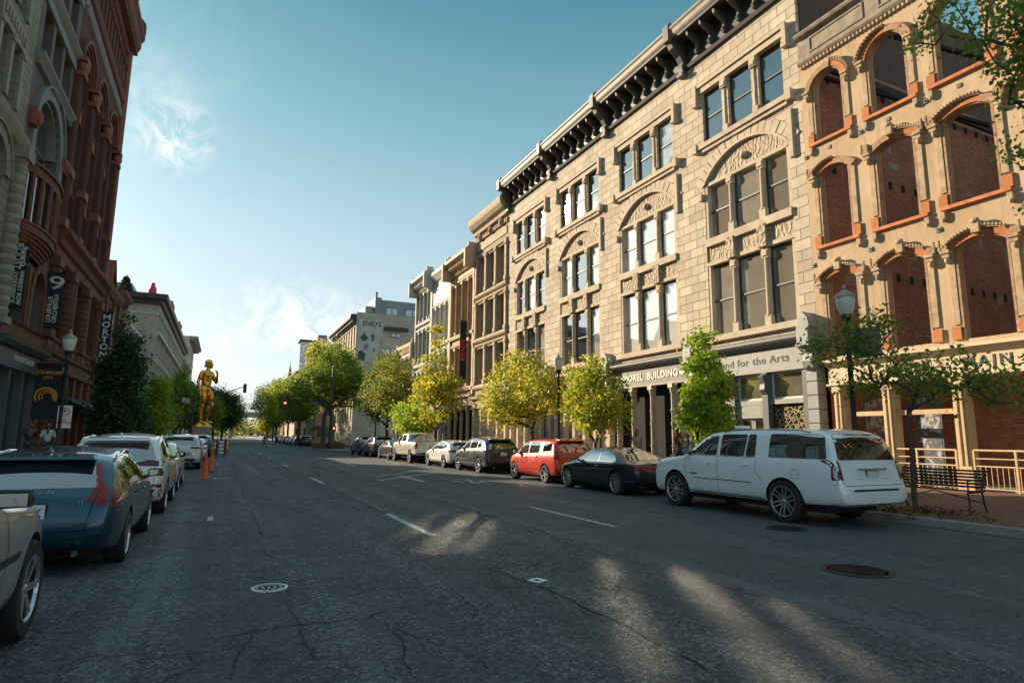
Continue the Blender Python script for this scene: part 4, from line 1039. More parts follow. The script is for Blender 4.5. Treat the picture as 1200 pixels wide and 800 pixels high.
# ---- corner block with the painted wall ---------------------------------------------
def mural_building():
    Y0, Wd = 98.0, 22.0
    t = empty('corner_building', (XR, Y0, 0), PI/2, 'cream corner block beyond the junction with a black and white mural on its side wall', 'building')
    n = 9; rows = ((16.1,2.7),(11.9,2.7),(8.0,2.5),(4.2,2.3)); ops = [(.75+i*2.35, 1.95+i*2.35, v, v+h, .3) for i in range(n) for v, h in rows]
    m = MB(); wall(m, 0, Wd, .2, 20.0, ops, 0, .35); shell(m, 0, Wd, .2, 20.9, 34); m.build('wall', MT['cream_brick'], t)
    for i in range(n):
        for v, h in rows: put_window(t, 1.35+i*2.35, v, 1.2, h, -.25, 'frame_dark', 'glass_dark', 1, rise=.3)
    tr = MB()
    for v in (7.0, 11.0, 15.2): cornice(tr, -.05, Wd+.05, [(0,v),(.2,v+.05),(.25,v+.3),(0,v+.4)])
    for i in range(n):
        for v, h in rows: arch_band(tr, .75+i*2.35, 1.95+i*2.35, v+h, .3, .2, 0, .1, 6); tr.box(.6+i*2.35, 2.1+i*2.35, 0, .15, v-.2, v)
    tr.build('trim', MT['lime_trim'], t)
    c = MB(); cornice(c, 0.1, Wd+.4, [(0,19.4),(.3,19.5),(.4,19.8),(1.0,20.2),(1.05,20.6),(.9,21.0),(0,21.05)])
    for i in range(34): c.box(.15+i*.64, .38+i*.64, 0, .7, 19.7, 20.1)
    c.build('cornice', MT['cornice_dark'], t)
    s = MB(); s.box(-.25, -.005, -34, .05, .2, 21.3); s.build('side_wall', MT['painted_wall'], t)
    sb = MB(); sb.box(-.34, -.255, -34, -4.3, .2, 17.4); sb.build('stair_tower_wall', MT['tan_wall2'], t)
    mu = MB(); mu.box(-.272, -.256, -4.2, -.35, 13.4, 20.15); mp = mu.build('mural', MT['mural_bg'], t)
    text('lettering', "ENID'S", 1.12, MT['letter_dark'], mp, TM((-.285, -2.4, 19.5), (0,-1,0), (0,0,1)), .006, sx=.92, bold=.02)
    K = -.5
    def sc(pts): return [(-.35+(p[0]+.9)*.53, 13.4+(p[1]-8.2)*.59) for p in pts]
    g = MB()
    for pts in ([(-1.2,14.6),(-2.2,15.4),(-2.6,16.4),(-3.1,15.2),(-4.0,14.8),(-3.3,14.1),(-2.4,13.6)], [(-4.3,15.0),(-4.9,15.8),(-5.7,15.5),(-5.6,14.2),(-5.1,13.6),(-4.8,14.1),(-5.1,14.9),(-4.7,15.0)], [(-1.0,8.4),(-3.0,8.3),(-3.2,10.4),(-2.0,11.0),(-1.0,10.6)], [(-6.7,8.4),(-7.8,8.4),(-7.8,10.0),(-6.8,9.9)]):
        g.prism(sc(pts), -.284, -.275, 'x')
    g.build('dark_patch', MT['mural_dark'], mp)
    g = MB()
    for pts in ([(-2.4,12.2),(-3.2,12.9),(-4.0,13.1),(-3.9,12.2),(-3.1,11.3),(-2.5,11.5)], [(-1.1,10.7),(-2.0,11.2),(-2.6,11.0),(-1.3,10.5)], [(-5.2,11.4),(-5.9,12.2),(-6.1,11.2),(-5.6,10.4)]): g.prism(sc(pts), -.284, -.275, 'x')
    for z in (14.6, 15.0, 15.4, 15.8, 16.2, 16.6): g.box(-.284, -.275, -4.1, -3.75, z, z+.22)
    g.build('grey_patch', MT['mural_grey'], mp)
    for (ya, yb, va, vb, k) in ((-5.54,-7.17,17.6,18.25,2), (-4.73,-5.46,13.8,15.6,1), (-5.64,-7.58,13.8,15.7,2), (-5.64,-7.58,9.6,11.6,2)):
        f = MB(); f.box(-.40, -.345, yb, ya, va, vb); fo = f.build('window', MT['frame_dark'], t); w = (ya-yb)/k
        for i in range(k): g = MB(); g.box(-.41, -.401, yb+i*w+.07, yb+(i+1)*w-.07, va+.08, vb-.08); g.build('pane', MT['glass'], fo)
    a = MB(); a.box(-.9, -.26, -8.3, -4.35, 18.65, 19.2); a.build('awning', MT['black_metal'], t)
    p = MB(); p.box(.3, 18, -30, -3.0, 21.0, 23.8); p.box(.1, 18.2, -3.9, -2.85, 21.0, 24.1); p.box(.6, 4, -2.75, -1.4, 21.0, 22.6); p.build('penthouse', MT['blue_grey_panel'], t)
    for ya, yb in ((-4.75,-6.66), (-7.98,-10.4), (-11.2,-13.5)):
        f = MB(); f.box(.24, .295, yb, ya, 21.35, 22.6); fo = f.build('window', MT['frame_dark'], t); w = (ya-yb)/2
        for i in range(2): g = MB(); g.box(.23, .239, yb+i*w+.06, yb+(i+1)*w-.06, 21.45, 22.5); g.build('pane', MT['glass_sky'], fo)
    m = MB(); m.tube((1.5,-3.35,24.1), (1.5,-3.35,25.2), .16, .16, 8); m.tube((1.5,-3.35,25.1), (1.5,-3.35,25.25), .22, .22, 8); m.build('flue', MT['black_metal'], t)
mural_building()
MT['redstone2'] = M_masonry('grey_red_ashlar', (.15,.125,.115), (.12,.10,.09), (.06,.045,.04), .6, .3, .008, .5, stain=.4)
MT['redstone3'] = M_masonry('rock_faced_red_stone', (.17,.066,.042), (.135,.053,.034), (.08,.035,.025), .5, .3, .015, 1.0, stain=.3, fine=9)
MT['grey_stone_band'] = M_plain('grey_stone_band', (.20,.20,.195), .8, var=.15, nscale=3, bump=.3, weather=.4)  # grey of the sky reflecting off the stone, put into its colour
MT['frame_red'] = M_plain('oxblood_window_frame', (.075,.022,.016), .5, var=.1, bump=0)
MT['frame_slate'] = M_plain('slate_window_frame', (.09,.12,.13), .5, var=.1, bump=0)
MT['navy'] = M_flat('navy_sign_cabinet', (.012,.02,.032), .35)
MT['awning_cloth'] = M_plain('black_awning_cloth', (.020,.024,.028), .85, var=.15, bump=.1)
# ================================================================== LEFT SIDE (u grows along +Y, mirrored frame)
S = -1
def lmk(name, Y0, label, cat='building'): return empty(name, (XL, Y0, 0), -PI/2, label, cat)
def stone_building():
    Y0, Wd, H = 14.0, 18.0, 30; t = lmk('stone_building', Y0, 'rough grey stone building with a twisted corner column, at the left edge')
    U = lambda y: y-Y0
    ops = []
    for y in (18.0, 23.0, 28.9):
        for dy in (-.75, .75):
            for v, h in ((14.9,2.5),(18.9,2.6),(22.9,2.4),(26.4,2.0)): ops.append((U(y+dy)-.5, U(y+dy)+.5, v, v+h, 0))
        ops.append((U(y)-1.25, U(y)+1.25, 7.0, 12.0, 1.25))
    m = MB(S); wall(m, 0, Wd, 6.2, H, ops, 0, .5); shell(m, 0, Wd, 6.2, H, 20); m.build('wall', MT['stone_grey'], t)
    tr = MB(S)
    for v in (13.7, 22.0): cornice(tr, 0, Wd+.05, [(0,v),(.15,v+.1),(.3,v+.35),(.35,v+.5),(.1,v+.55),(0,v+.6)])
    for y in (18.0, 23.0, 28.9):
        for v in (17.45, 21.5): 
            tr.box(U(y)-1.5, U(y)+1.5, 0, .12, v, v+.9); 
            for i in range(8): tr.box(U(y)-1.35+i*.36, U(y)-1.2+i*.36, .12, .18, v+.25, v+.65)
        for v, h in ((14.9,2.5),(18.9,2.6),(22.9,2.4)):
            for dy in (-1.4, 0, 1.4): tr.box(U(y)+dy-.14, U(y)+dy+.14, 0, .14, v, v+h); tr.box(U(y)+dy-.18, U(y)+dy+.18, 0, .2, v+h-.2, v+h)
        arch_band(tr, U(y)-1.25, U(y)+1.25, 12.0, 1.25, .45, -.1, .14, 14, blocks=True)
        arch_band(tr, U(y)-1.7, U(y)+1.7, 12.0, 1.7, .1, -.1, .22, 14)
    tr.build('trim', MT['stone_trim'], t)
    c = MB(S); x = Wd-.55; z = 6.4
    while z < 13.2: c.tube((x,.12,z), (x,.12,z+.22), .30, .36, 12); c.tube((x,.12,z+.22), (x,.12,z+.42), .36, .30, 12); z += .44
    c.box(x-.45, x+.45, -.1, .55, 13.2, 13.75); c.box(x-.45, x+.45, -.1, .5, 6.1, 6.4); c.build('twisted_column', MT['stone_trim'], t, smooth=True)
    for y in (18.0, 23.0, 28.9):
        for dy in (-.75, .75):
            for v, h in ((14.9,2.5),(18.9,2.6),(22.9,2.4),(26.4,2.0)): put_window(t, U(y+dy), v, 1.0, h, -.35, 'frame_grey', 'glass_dark', 1, sx=S)
        put_window(t, U(y), 7.0, 2.5, 5.0, -.35, 'frame_grey', 'glass_dark', 1, 1, rise=1.25, sx=S)
    g = MB(S); g.box(0, Wd, -.4, 0, 5.0, 6.2); 
    for y in (15, 20.5, 26, 31.2): g.box(U(y)-.4, U(y)+.4, -.4, .05, .2, 5.0)
    g.build('ground_floor_pier', MT['stone_trim'], t)
    m = MB(S); m.box(.05, Wd-.05, -1.2, -.5, .2, 5.0); m.build('shop_interior', MT['glass_dark'], t)
def arch_building():
    Y0, Wd, H = 32.0, 6.8, 27.5; t = lmk('arched_bay_building', Y0, 'dark red and grey building with one big round arch over a bowed bay window'); U = lambda y: y-Y0
    bigc = 3.4; 
    ops = [(bigc-2.2, bigc+2.2, 14.3, 15.6, 2.2)]
    for c in (1.45, 3.4, 5.35): ops += [(c-.75, c+.75, 18.95, 21.4, 0), (c-.7, c+.7, 23.0, 25.2, 0)]
    ops += [(4.1, 6.0, 6.6, 8.6, .95), (.6, 3.2, 6.6, 9.3, 0)]
    m = MB(S); wall(m, 0, Wd, 5.7, H, ops, 0, .6); shell(m, 0, Wd, 5.7, H, 20); m.build('wall', MT['redstone2'], t)
    tr = MB(S)
    for v, o in ((18.45,.35), (22.2,.3), (13.75,.2)): cornice(tr, .02, Wd-.02, [(0,v-.15),(o*.5,v),(o,v+.2),(o,v+.32),(0,v+.4)])
    for i in range(26): tr.box(.1+i*.255, .22+i*.255, 0, .22, 18.15, 18.35)
    arch_band(tr, bigc-2.2, bigc+2.2, 15.6, 2.2, .55, -.3, .12, 20); arch_band(tr, bigc-2.75, bigc+2.75, 15.6, 2.75, .12, -.1, .24, 20); arch_band(tr, bigc-2.05, bigc+2.05, 15.6, 2.05, .15, -.5, -.1, 20)
    for s in (-1, 1): tr.box(bigc+s*2.48-.27, bigc+s*2.48+.27, 0, .16, 14.3, 15.6)
    tr.box(.2, Wd-.2, 0, .1, 21.45, 21.9); tr.box(.2, Wd-.2, 0, .08, 25.3, 25.7)
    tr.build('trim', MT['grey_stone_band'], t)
    co = MB(S); cornice(co, -.05, Wd+.05, [(0,26.2),(.2,26.3),(.35,26.8),(.8,27.1),(.85,27.5),(0,27.6)])
    for s in (-1, 1): co.box(bigc+s*2.9-.3, bigc+s*2.9+.3, 0, .3, 15.3, 16.1); co.blob((bigc+s*2.9, .3, 15.7), (.28,.2,.35))
    co.build('carved_capital', MT['terracotta'], t)
    for c in (1.45, 3.4, 5.35): put_window(t, c, 18.95, 1.5, 2.45, -.45, 'frame_red', 'glass_dark', 1, sx=S); put_window(t, c, 23.0, 1.4, 2.2, -.4, 'frame_red', 'glass_dark', 1, sx=S)
    put_window(t, bigc, 14.3, 4.4, 1.3, -.5, 'frame_slate', 'glass_dark', 0, 2, rise=2.2, fr=.12, sx=S)
    # bowed bay below
    def bow(mb, z0, z1, off=0.0, n=14, hw=2.55, dep=.62, m=0):
        P = [(bigc+hw*math.cos(PI*i/n)*(1+off/hw), (dep+off)*math.sin(PI*i/n)) for i in range(n+1)]
        mb.prism(P[::-1], z0, z1, 'z', m)
    b = MB(S); bow(b, 13.3, 13.72); bow(b, 13.72, 13.86, .12); bow(b, 10.6, 10.95, .02); bow(b, 10.95, 11.05, .10)
    for a in range(0, 15, 2):
        x = bigc+2.5*math.cos(PI*a/14); y = .58*math.sin(PI*a/14); b.tube((x,y,11.0), (x,y,13.35), .10, .10, 8)
    b.build('bow_bay', MT['red_trim'], t, bevel=.01)
    g = MB(S); bow(g, 11.05, 13.3, -.14); g.build('bay_glass', MT['glass_dark'], t)
    b = MB(S)
    for i in range(7): bow(b, 10.6-.14*(i+1), 10.6-.14*i, -.10-.12*i)
    b.build('carved_corbel', MT['carved_red'], t)
    b = MB(S); arch_band(b, 4.1, 6.0, 8.6, .95, .35, -.2, .12, 12, blocks=True); b.box(.3, .58, 0, .1, 6.6, 9.5); b.box(3.22, 3.5, 0, .1, 6.6, 9.5); b.box(6.02, 6.5, 0, .12, 6.6, 8.6); b.box(3.6, 4.08, 0, .12, 6.6, 8.6)
    cornice(b, 0, Wd, [(0,5.75),(.12,5.8),(.16,6.4),(.3,6.5),(.0,6.6)]); b.build('arch_surround', MT['red_trim'], t)
    put_window(t, 5.05, 6.6, 1.9, 2.0, -.45, 'frame_red', 'glass_dark', 1, rise=.95, sx=S); put_window(t, 1.9, 6.6, 2.6, 2.7, -.45, 'frame_red', 'glass_dark', 0, 1, sx=S)
    sf = MB(S); cornice(sf, -.2, Wd+.1, [(-.3,5.35),(.3,5.4),(.5,5.55),(.55,5.72),(.2,5.8),(-.3,5.8)]); sf.box(-.1, Wd, -.3, .12, 4.62, 5.35); sf.box(-.1, Wd, -.3, .2, 4.5, 4.62)
    for x in (.15, 2.3, 4.4, 6.6): sf.box(x-.16, x+.16, -.4, .08, .2, 4.5)
    sf.box(.3, 6.5, -.4, -.1, .2, .8); f = sf.build('storefront', MT['slate_paint'], t)
    for x, w in ((1.23, 1.8), (3.35, 1.75), (5.5, 1.85)): put_window(t, x, .8, w, 3.6, -.25, 'frame_dark', 'glass_dark', 0, fr=.08, sx=S)
    text('lettering', 'THE ROOST GALLERY', .34, MT['cream_letters'], f, TM((-4.0,.135,5.0), (-1,0,0), (0,0,1)), .006, bold=.008, sx=1.0)
def tall_red():
    Y0, Wd, H = 38.8, 13.8, 33.6; t = lmk('red_sandstone_building', Y0, 'tall dark red sandstone building with three giant arches and an arcade below its cornice'); U = lambda y: y-Y0
    cs = [1.9, 6.15, 10.5]; hw = 1.38
    ops = []
    for c in cs:
        ops.append((c-hw, c+hw, 12.75, 22.5, hw)) 
    ac = [1.0+i*1.07 for i in range(12)]
    for x in ac: ops.append((x-.33, x+.33, 27.2, 29.6, .33))
    for c in cs: 
        for d in (-1.05, 1.05): ops.append((c+d-.78, c+d+.78, 7.0, 10.9, 0))
    m = MB(S); wall(m, 0, Wd, 5.9, 31.3, ops, 0, .55); shell(m, 0, Wd, 5.9, 32.5, 20)
    m.face([(Wd,-.01,31.3),(0,-.01,31.3),(0,-.01,32.5),(Wd,-.01,32.5)]); m.build('wall', MT['redstone'], t)
    pc = MB(S); pr = MB(S); gl = MB(S)
    edges = [0.2, 3.95, 8.35, 12.9]
    for i, x in enumerate(edges):
        w = .42 if i not in (0, 3) else .34
        pr.box(x-w, x+w, 0, .22, 12.7, 21.3); pr.tube((x-w*.62,.24,12.9), (x-w*.62,.24,21.3), .13, .13, 8); pr.tube((x+w*.62,.24,12.9), (x+w*.62,.24,21.3), .13, .13, 8)
        for v in (15.7, 17.0): pc.box(x-w-.08, x+w+.08, 0, .46, v-.25, v+.25) if v < 16 else None
        pc.box(x-w-.1, x+w+.1, 0, .48, 12.6, 13.1); pc.box(x-w-.12, x+w+.12, 0, .52, 21.3, 21.6); pc.blob((x, .3, 21.9), (w+.1,.32,.42), 10, 6); pc.box(x-w-.14, x+w+.14, 0, .55, 22.2, 22.5)
        gl.box(x+w+.02, x+w+.10, -.1, .20, 12.8, 21.2)
    for x in (13.5,): pc.tube((x,.15,12.7), (x,.15,31), .3, .3, 10)
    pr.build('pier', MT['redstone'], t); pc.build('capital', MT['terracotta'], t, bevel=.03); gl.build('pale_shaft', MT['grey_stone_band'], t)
    ar = MB(S); pn = MB(S)
    for c in cs:
        for j, (tt, w1) in enumerate(((.16,.10),(.16,.22),(.2,.34))): arch_band(ar, c-hw-.02-j*.16, c+hw+.02+j*.16, 22.5, hw+.02+j*.16, tt, -.5+j*.2, w1, 18)
        arch_band(ar, c-hw+.2, c+hw-.2, 22.5, hw-.2, .18, -.54, -.15, 18)
        for v in (15.3, 19.75): pn.box(c-hw, c+hw, -.5, -.12, v, v+.75); pn.box(c-hw, c+hw, -.5, -.04, v-.08, v); pn.box(c-hw, c+hw, -.5, -.04, v+.75, v+.83)
        for v, h in ((12.75,2.45),(16.13,3.5),(20.58,1.9)):
            for d in (-.69, .69): put_window(t, c+d, v, 1.34, h, -.4, 'frame_slate', 'glass_dark', 1, fr=.09, sx=S)
            pr2 = None
        put_window(t, c, 22.48, 2.7, .06, -.42, 'frame_slate', 'glass_dark', 0, 0, rise=1.3, fr=.02, sx=S)
    ar.build('giant_arch', MT['red_trim'], t); pn.build('spandrel_panel', MT['terracotta'], t)
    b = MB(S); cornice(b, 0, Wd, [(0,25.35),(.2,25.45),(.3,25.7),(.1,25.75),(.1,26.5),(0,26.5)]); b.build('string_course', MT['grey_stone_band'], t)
    b = MB(S); cornice(b, 0, Wd+.1, [(0,26.5),(.25,26.6),(.35,26.8),(.35,26.95),(0,27.0)])
    for x in ac:
        arch_band(b, x-.33, x+.33, 29.6, .33, .15, -.1, .16, 8)
    for x in [a-.535 for a in ac]+[ac[-1]+.535]: b.tube((x,.1,27.0), (x,.1,29.3), .13, .12, 8); b.box(x-.17, x+.17, 0, .3, 29.3, 29.6)
    cornice(b, -.1, Wd+.3, [(0,30.6),(.2,30.7),(.3,31.2),(.75,31.6),(.85,31.9),(.85,32.3),(1.05,32.6),(1.05,32.9),(0,33.0)])
    for i in range(22): b.box(.15+i*.64, .40+i*.64, 0, .7, 31.0, 31.55)
    for x in (.3, 4.9, 9.2, 13.6): b.box(x-.25, x+.25, .4, 1.1, 32.9, 33.7); b.blob((x,.75,33.8), (.25,.25,.3), 8, 5)
    b.build('cornice', MT['red_trim'], t)
    for x in ac: put_window(t, x, 27.2, .64, 2.4, -.4, 'frame_red', 'glass_dark', 0, fr=.05, rise=.3, sx=S)
    # second floor
    b = MB(S); cornice(b, -.1, Wd+.4, [(0,11.0),(.12,11.05),(.16,11.6),(.35,11.7),(.45,12.0),(.75,12.2),(.8,12.45),(.3,12.6),(0,12.62)]); b.build('band_cornice', MT['red_trim'], t)
    b = MB(S); b.box(.05, Wd-.05, .005, .17, 11.1, 11.55); b.build('carved_frieze', MT['carved_red'], t)
    b = MB(S); b2 = MB(S)
    for i, x in enumerate(edges):
        z = 7.0
        while z < 10.3: b.tube((x,.1,z), (x,.1,z+.3), .36, .36, 12); b2.tube((x,.1,z+.3), (x,.1,z+.38), .30, .30, 12); z += .38
        b2.box(x-.48, x+.48, 0, .5, 10.4, 10.95); b2.box(x-.45, x+.45, 0, .48, 6.6, 7.0)
    for c in cs: b2.box(c-.2, c+.2, -.3, .12, 7.0, 10.9)
    cornice(b2, 0, Wd, [(0,5.8),(.25,5.9),(.3,6.1),(.12,6.15),(.12,6.6),(.22,6.7),(.22,6.85),(0,6.9)])
    for i in range(9): b2.box(.6+i*1.48, 1.7+i*1.48, .12, .17, 6.2, 6.55)
    b.build('rusticated_column', MT['redstone3'], t, bevel=.02); b2.build('red_trim', MT['red_trim'], t)
    for c in cs:
        for d in (-1.05, 1.05): put_window(t, c+d, 7.0, 1.56, 3.9, -.42, 'frame_red', 'glass_dark', 1, sx=S)
    g = MB(S)
    for x in (.35, 2.3, 3.95, 6.1, 8.35, 10.6, 12.9): g.box(x-.36, x+.36, -.5, .18, .2, 5.0); g.box(x-.42, x+.42, -.5, .26, .2, .9)
    g.box(0, Wd, -.5, .12, 5.0, 5.85); cornice(g, 0, Wd, [(.12,4.95),(.3,5.05),(.3,5.2),(.12,5.25)]); g.build('ground_floor_pier', MT['red_trim'], t, bevel=.02)
    for (a, b_) in ((.71,1.94),(2.66,3.59),(4.31,5.74),(6.46,7.99),(8.71,10.24),(10.96,12.54)): put_window(t, (a+b_)/2, .3, b_-a, 4.6, -.4, 'frame_dark', 'glass_dark', 1, fr=.1, sx=S)
def gable_building():
    Y0, Wd, H = 52.65, 8.8, 13.0; t = lmk('gabled_building', Y0, 'lower red stone building with a small gable behind the upright dark blade sign')
    ops = [(1.0+i*1.75, 2.2+i*1.75, v, v+h, 0) for i in range(4) for v, h in ((5.4,2.6),(9.2,2.4))]
    m = MB(S); wall(m, 0, Wd, 3.9, H, ops, 0, .4); shell(m, 0, Wd, 3.9, H, 20); m.prism([(2.9,13.0),(5.9,13.0),(4.4,15.2)], -3, 0, 'y'); m.build('wall', MT['redstone3'], t)
    b = MB(S); cornice(b, 0, Wd, [(0,12.3),(.2,12.4),(.4,12.8),(.45,13.1),(0,13.15)]); cornice(b, 0, Wd, [(0,8.3),(.2,8.4),(.2,8.6),(0,8.7)]); cornice(b, 0, Wd, [(0,4.3),(.2,4.4),(.2,4.8),(0,4.9)])
    for s in (-1, 1): b.prism([(4.4+s*1.75,13.0),(4.4,15.5),(4.4,15.2),(4.4+s*1.5,13.0)], -3, .2, 'y')
    for x in (.3, 2.55, 6.1, 8.5): b.box(x-.22, x+.22, 0, .2, 4.9, 12.3)
    b.build('trim', MT['red_trim'], t)
    for i in range(4):
        for v, h in ((5.4,2.6),(9.2,2.4)): put_window(t, 1.6+i*1.75, v, 1.2, h, -.3, 'frame_dark', 'glass_dark', 1, sx=S)
    g = MB(S)
    for x in (.3, 3.0, 5.8, 8.5): g.box(x-.3, x+.3, -.5, .1, .2, 3.9)
    g.build('ground_floor_pier', MT['red_trim'], t)
    for x in (1.65, 4.4, 7.15): put_window(t, x, .4, 2.1, 3.3, -.35, 'frame_dark', 'glass_dark', 1, sx=S)
def plain_left(nm, Y0, Wd, H, label, wallm, trimm, rows, n, sf=3.6, D=20, X=XL, cor=.5, ww=.5, side=False, big=False):
    t = empty(nm, (X, Y0, 0), -PI/2, label, 'building'); bw = Wd/n
    ops = [(bw*(i+.5)-bw*ww/2, bw*(i+.5)+bw*ww/2, v, v+h, 0) for i in range(n) for v, h in rows]
    m = MB(S); wall(m, 0, Wd, .2, H-.3, ops, 0, .35); shell(m, 0, Wd, .2, H, D); m.face([(Wd,-.01,H-.3),(0,-.01,H-.3),(0,-.01,H),(Wd,-.01,H)]); m.build('wall', MT[wallm], t)
    for i in range(n):
        for v, h in rows: put_window(t, bw*(i+.5), v, bw*ww, h, -.25, 'frame_grey', 'glass_dark', 1, sx=S)
    b = MB(S)
    cornice(b, -.05, Wd+.05, [(0,H-1.1),(.15,H-1.0),(cor*.5,H-.6),(cor,H-.35),(cor,H),(0,H+.05)]); cornice(b, 0, Wd, [(0,sf),(.3,sf+.1),(.3,sf+.4),(0,sf+.5)])
    k = int(Wd/.9)
    for i in range(k): b.box(.2+i*.9, .5+i*.9, 0, cor*.7, H-1.0, H-.5)
    for i in range(n):
        for v, h in rows: b.box(bw*(i+.5)-bw*ww*.62, bw*(i+.5)+bw*ww*.62, 0, .1, v+h, v+h+.25); b.box(bw*(i+.5)-bw*ww*.62, bw*(i+.5)+bw*ww*.62, 0, .14, v-.18, v)
    b.build('cornice', MT[trimm], t)
    return t
stone_building(); arch_building(); tall_red(); gable_building()
t = plain_left('brick_building', 61.5, 4.2, 14.0, 'narrow dark brick front beside the gabled building', 'redbrick', 'red_trim', ((5.0,2.4),(9.2,2.4)), 3)
t = plain_left('brick_building', 65.75, 13, 11.9, 'low brick building with a pale cornice, behind the dark street tree', 'redbrick', 'white_stone', ((4.6,2.0),(7.6,1.9)), 8)
def hotel():
    Y0, Wd, H = 95.0, 62, 20.4; rows = ((4.6,2.6),(8.8,2.4),(12.6,2.2),(15.9,1.9))
    t = plain_left('corner_building', Y0, Wd, H, 'long tan corner building with red bird figures along its dark roof edge', 'tan_stone', 'tan_stone', rows, 26, D=38, cor=.5)
    b = MB(S); cornice(b, -.6, Wd+.3, [(0,H-1.3),(.3,H-1.2),(.5,H-.8),(.9,H-.6),(.95,H+.1),(0,H+.15)]); b.box(-.9, -.05, -38, .9, H-.6, H+.12); b.box(-.35, -.05, -38, 0, H-1.3, H-.6); b.build('dark_roof_edge', MT['cornice_dark'], t)
    b = MB(S); 
    for v in (7.9, 15.0): b.box(0, Wd, 0, .35, v, v+.45)
    b.box(-.1, -.02, -38, 0, 11.4, 11.7); b.box(-.1, -.02, -38, 0, 17.8, 18.0); b.build('white_band', MT['white_stone'], t)
    for i in range(6):
        for v, h in ((4.6,2.6),(8.8,2.2),(12.6,2.2)):
            f = MB(S); f.box(-.09, -.01, -3.5-i*5.6, -2.2-i*5.6, v, v+h); fo = f.build('window', MT['frame_grey'], t); g = MB(S); g.box(-.11, -.095, -3.4-i*5.6, -2.3-i*5.6, v+.1, v+h-.1); g.build('pane', MT['glass_dark'], fo)
    p = MB(S); p.box(4, 20, -16, -4, H+.1, H+2.2); p.build('penthouse', MT['blue_grey_panel'], t)
hotel()
plain_left('brick_building', 157.2, 14, 18.5, 'narrow dark red front past the long tan building', 'redbrick', 'tan_stone', ((4.4,2.4),(8.2,2.4),(12.4,2.4)), 5, D=25)
plain_left('pale_building', 171.5, 30, 26.0, 'pale building with an overhanging grey cornice, tallest at the far left end of the street', 'white_stone', 'grey_paint', ((4.6,2.6),(9,2.6),(13,2.6),(17,2.6),(21,2.4)), 12, D=30, cor=2.0)
plain_left('brick_building', 202, 60, 17.0, 'far brick row at the left end of the street, behind the golden statue', 'redbrick', 'tan_stone', ((4.6,2.4),(8.6,2.4),(12.4,2.4)), 22, D=25)
# banners and signs
banner(XL+.0, 32.75, 6.95, 9.9, .58, 1, 'first black banner from the left, reading ROOST WHISKEY ROW EXPERIENCE', [('ROOST', .36, .20, 2.35, -90, 'cream_letters', 1.0), ("Buzzard's", .24, .42, 2.35, -90, 'cream_letters', 1.0), ('WHISKEY ROW', .22, .41, .95, -90, 'cream_letters', 1.0), ('EXPERIENCE', .25, .18, .95, -90, 'cream_letters', 1.0)])
banner(XL+.0, 38.55, 7.05, 9.95, .76, 1, 'black banner with a round 9-like logo reading LOUISVILLE ORCHESTRA', [('9', 1.0, .45, 2.35, 0, 'cream_letters', 1.5), ('LOUISVILLE', .27, .27, .95, 90, 'cream_letters', 1.0), ('ORCHESTRA', .27, .52, 1.02, 90, 'cream_letters', 1.0)])
t = empty('blade_sign', (XL, 54.2, 6.5), 0, "upright dark blade sign spelling MORTON'S down the gabled building", 'sign')
m = MB(); m.box(.05, .80, -.13, .13, 0, 4.1); m.box(0, .85, -.17, .17, 4.1, 4.2); m.box(0, .85, -.17, .17, -.08, 0); m.box(-.05, .06, -.06, .06, .5, .7); m.box(-.05, .06, -.06, .06, 3.4, 3.6); b = m.build('cabinet', MT['navy'] if 'navy' in MT else MT['banner_black'], t)
for i, ch in enumerate("MORTON'S".replace("'", '')): text('lettering', ch, .62, MT['letter_white'], b, TM((.42,-.14,3.78-i*.56), (1,0,0), (0,0,1)), .01, sx=1.1, bold=.02)
t = empty('hanging_sign', (XL, 38.45, 2.35), 0, 'hanging dark sign with orange rings reading BOURBON CITY, above two pedestrians', 'sign')
m = MB(); m.box(.08, 1.14, -.05, .05, 0, 2.75); m.box(0, 1.25, -.14, .14, 2.7, 2.85); m.tube((0,0,2.95), (1.2,0,2.95), .03, .03, 6); b = m.build('board', MT['banner_black'], t)
text('lettering', 'BOURBON', .22, MT['gold_letters'], b, TM((.61,-.055,2.35), (1,0,0), (0,0,1)), .006, bold=.012, sx=1.0); text('lettering', 'CITY', .2, MT['gold_letters'], b, TM((.61,-.055,2.08), (1,0,0), (0,0,1)), .006, bold=.006)
r = MB()
for r0, r1, dx in ((.50,.40,0),(.36,.28,.04),(.25,.20,.07)):
    for i in range(26):
        a0, a1 = -.5+4.2*i/26, -.5+4.2*(i+1)/26
        P = [(.61+dx+q*math.cos(a), 1.12+q*math.sin(a)) for q, a in ((r0,a0),(r0,a1),(r1,a1),(r1,a0))]; r.prism(P, -.062, -.052, 'y')
r.build('ring_emblem', MT['gold_letters'], b)
# awnings on the left
for i, (ya, yb) in enumerate(((43.3, 47.0), (47.4, 51.4), (53.3, 60.8))):
    t = empty('shop_awning', (XL, ya, 2.9), -PI/2, ('nearest dark fabric awning on the left side, right of the parking sign', 'middle dark awning between two others on the left side', 'long dark awning under the gabled building')[i], 'awning', 'dark shop awnings on the left side')
    m = MB(S); L_ = yb-ya; m.prism([(.0,1.0),(1.5,.25),(1.5,0),(1.46,0),(1.46,.22),(.0,.95)], 0, L_, 'x'); m.prism([(0,.95),(1.46,.22),(1.46,.02),(0,.7)], 0, .03, 'x'); m.prism([(0,.95),(1.46,.22),(1.46,.02),(0,.7)], L_-.03, L_, 'x'); m.build('canopy', MT['awning_cloth'], t)
    m = MB(S); m.tube((.05,.05,.25), (.05,1.45,.1), .02, .02, 5); m.tube((L_-.05,.05,.25), (L_-.05,1.45,.1), .02, .02, 5); m.build('arm', MT['black_metal'], t)
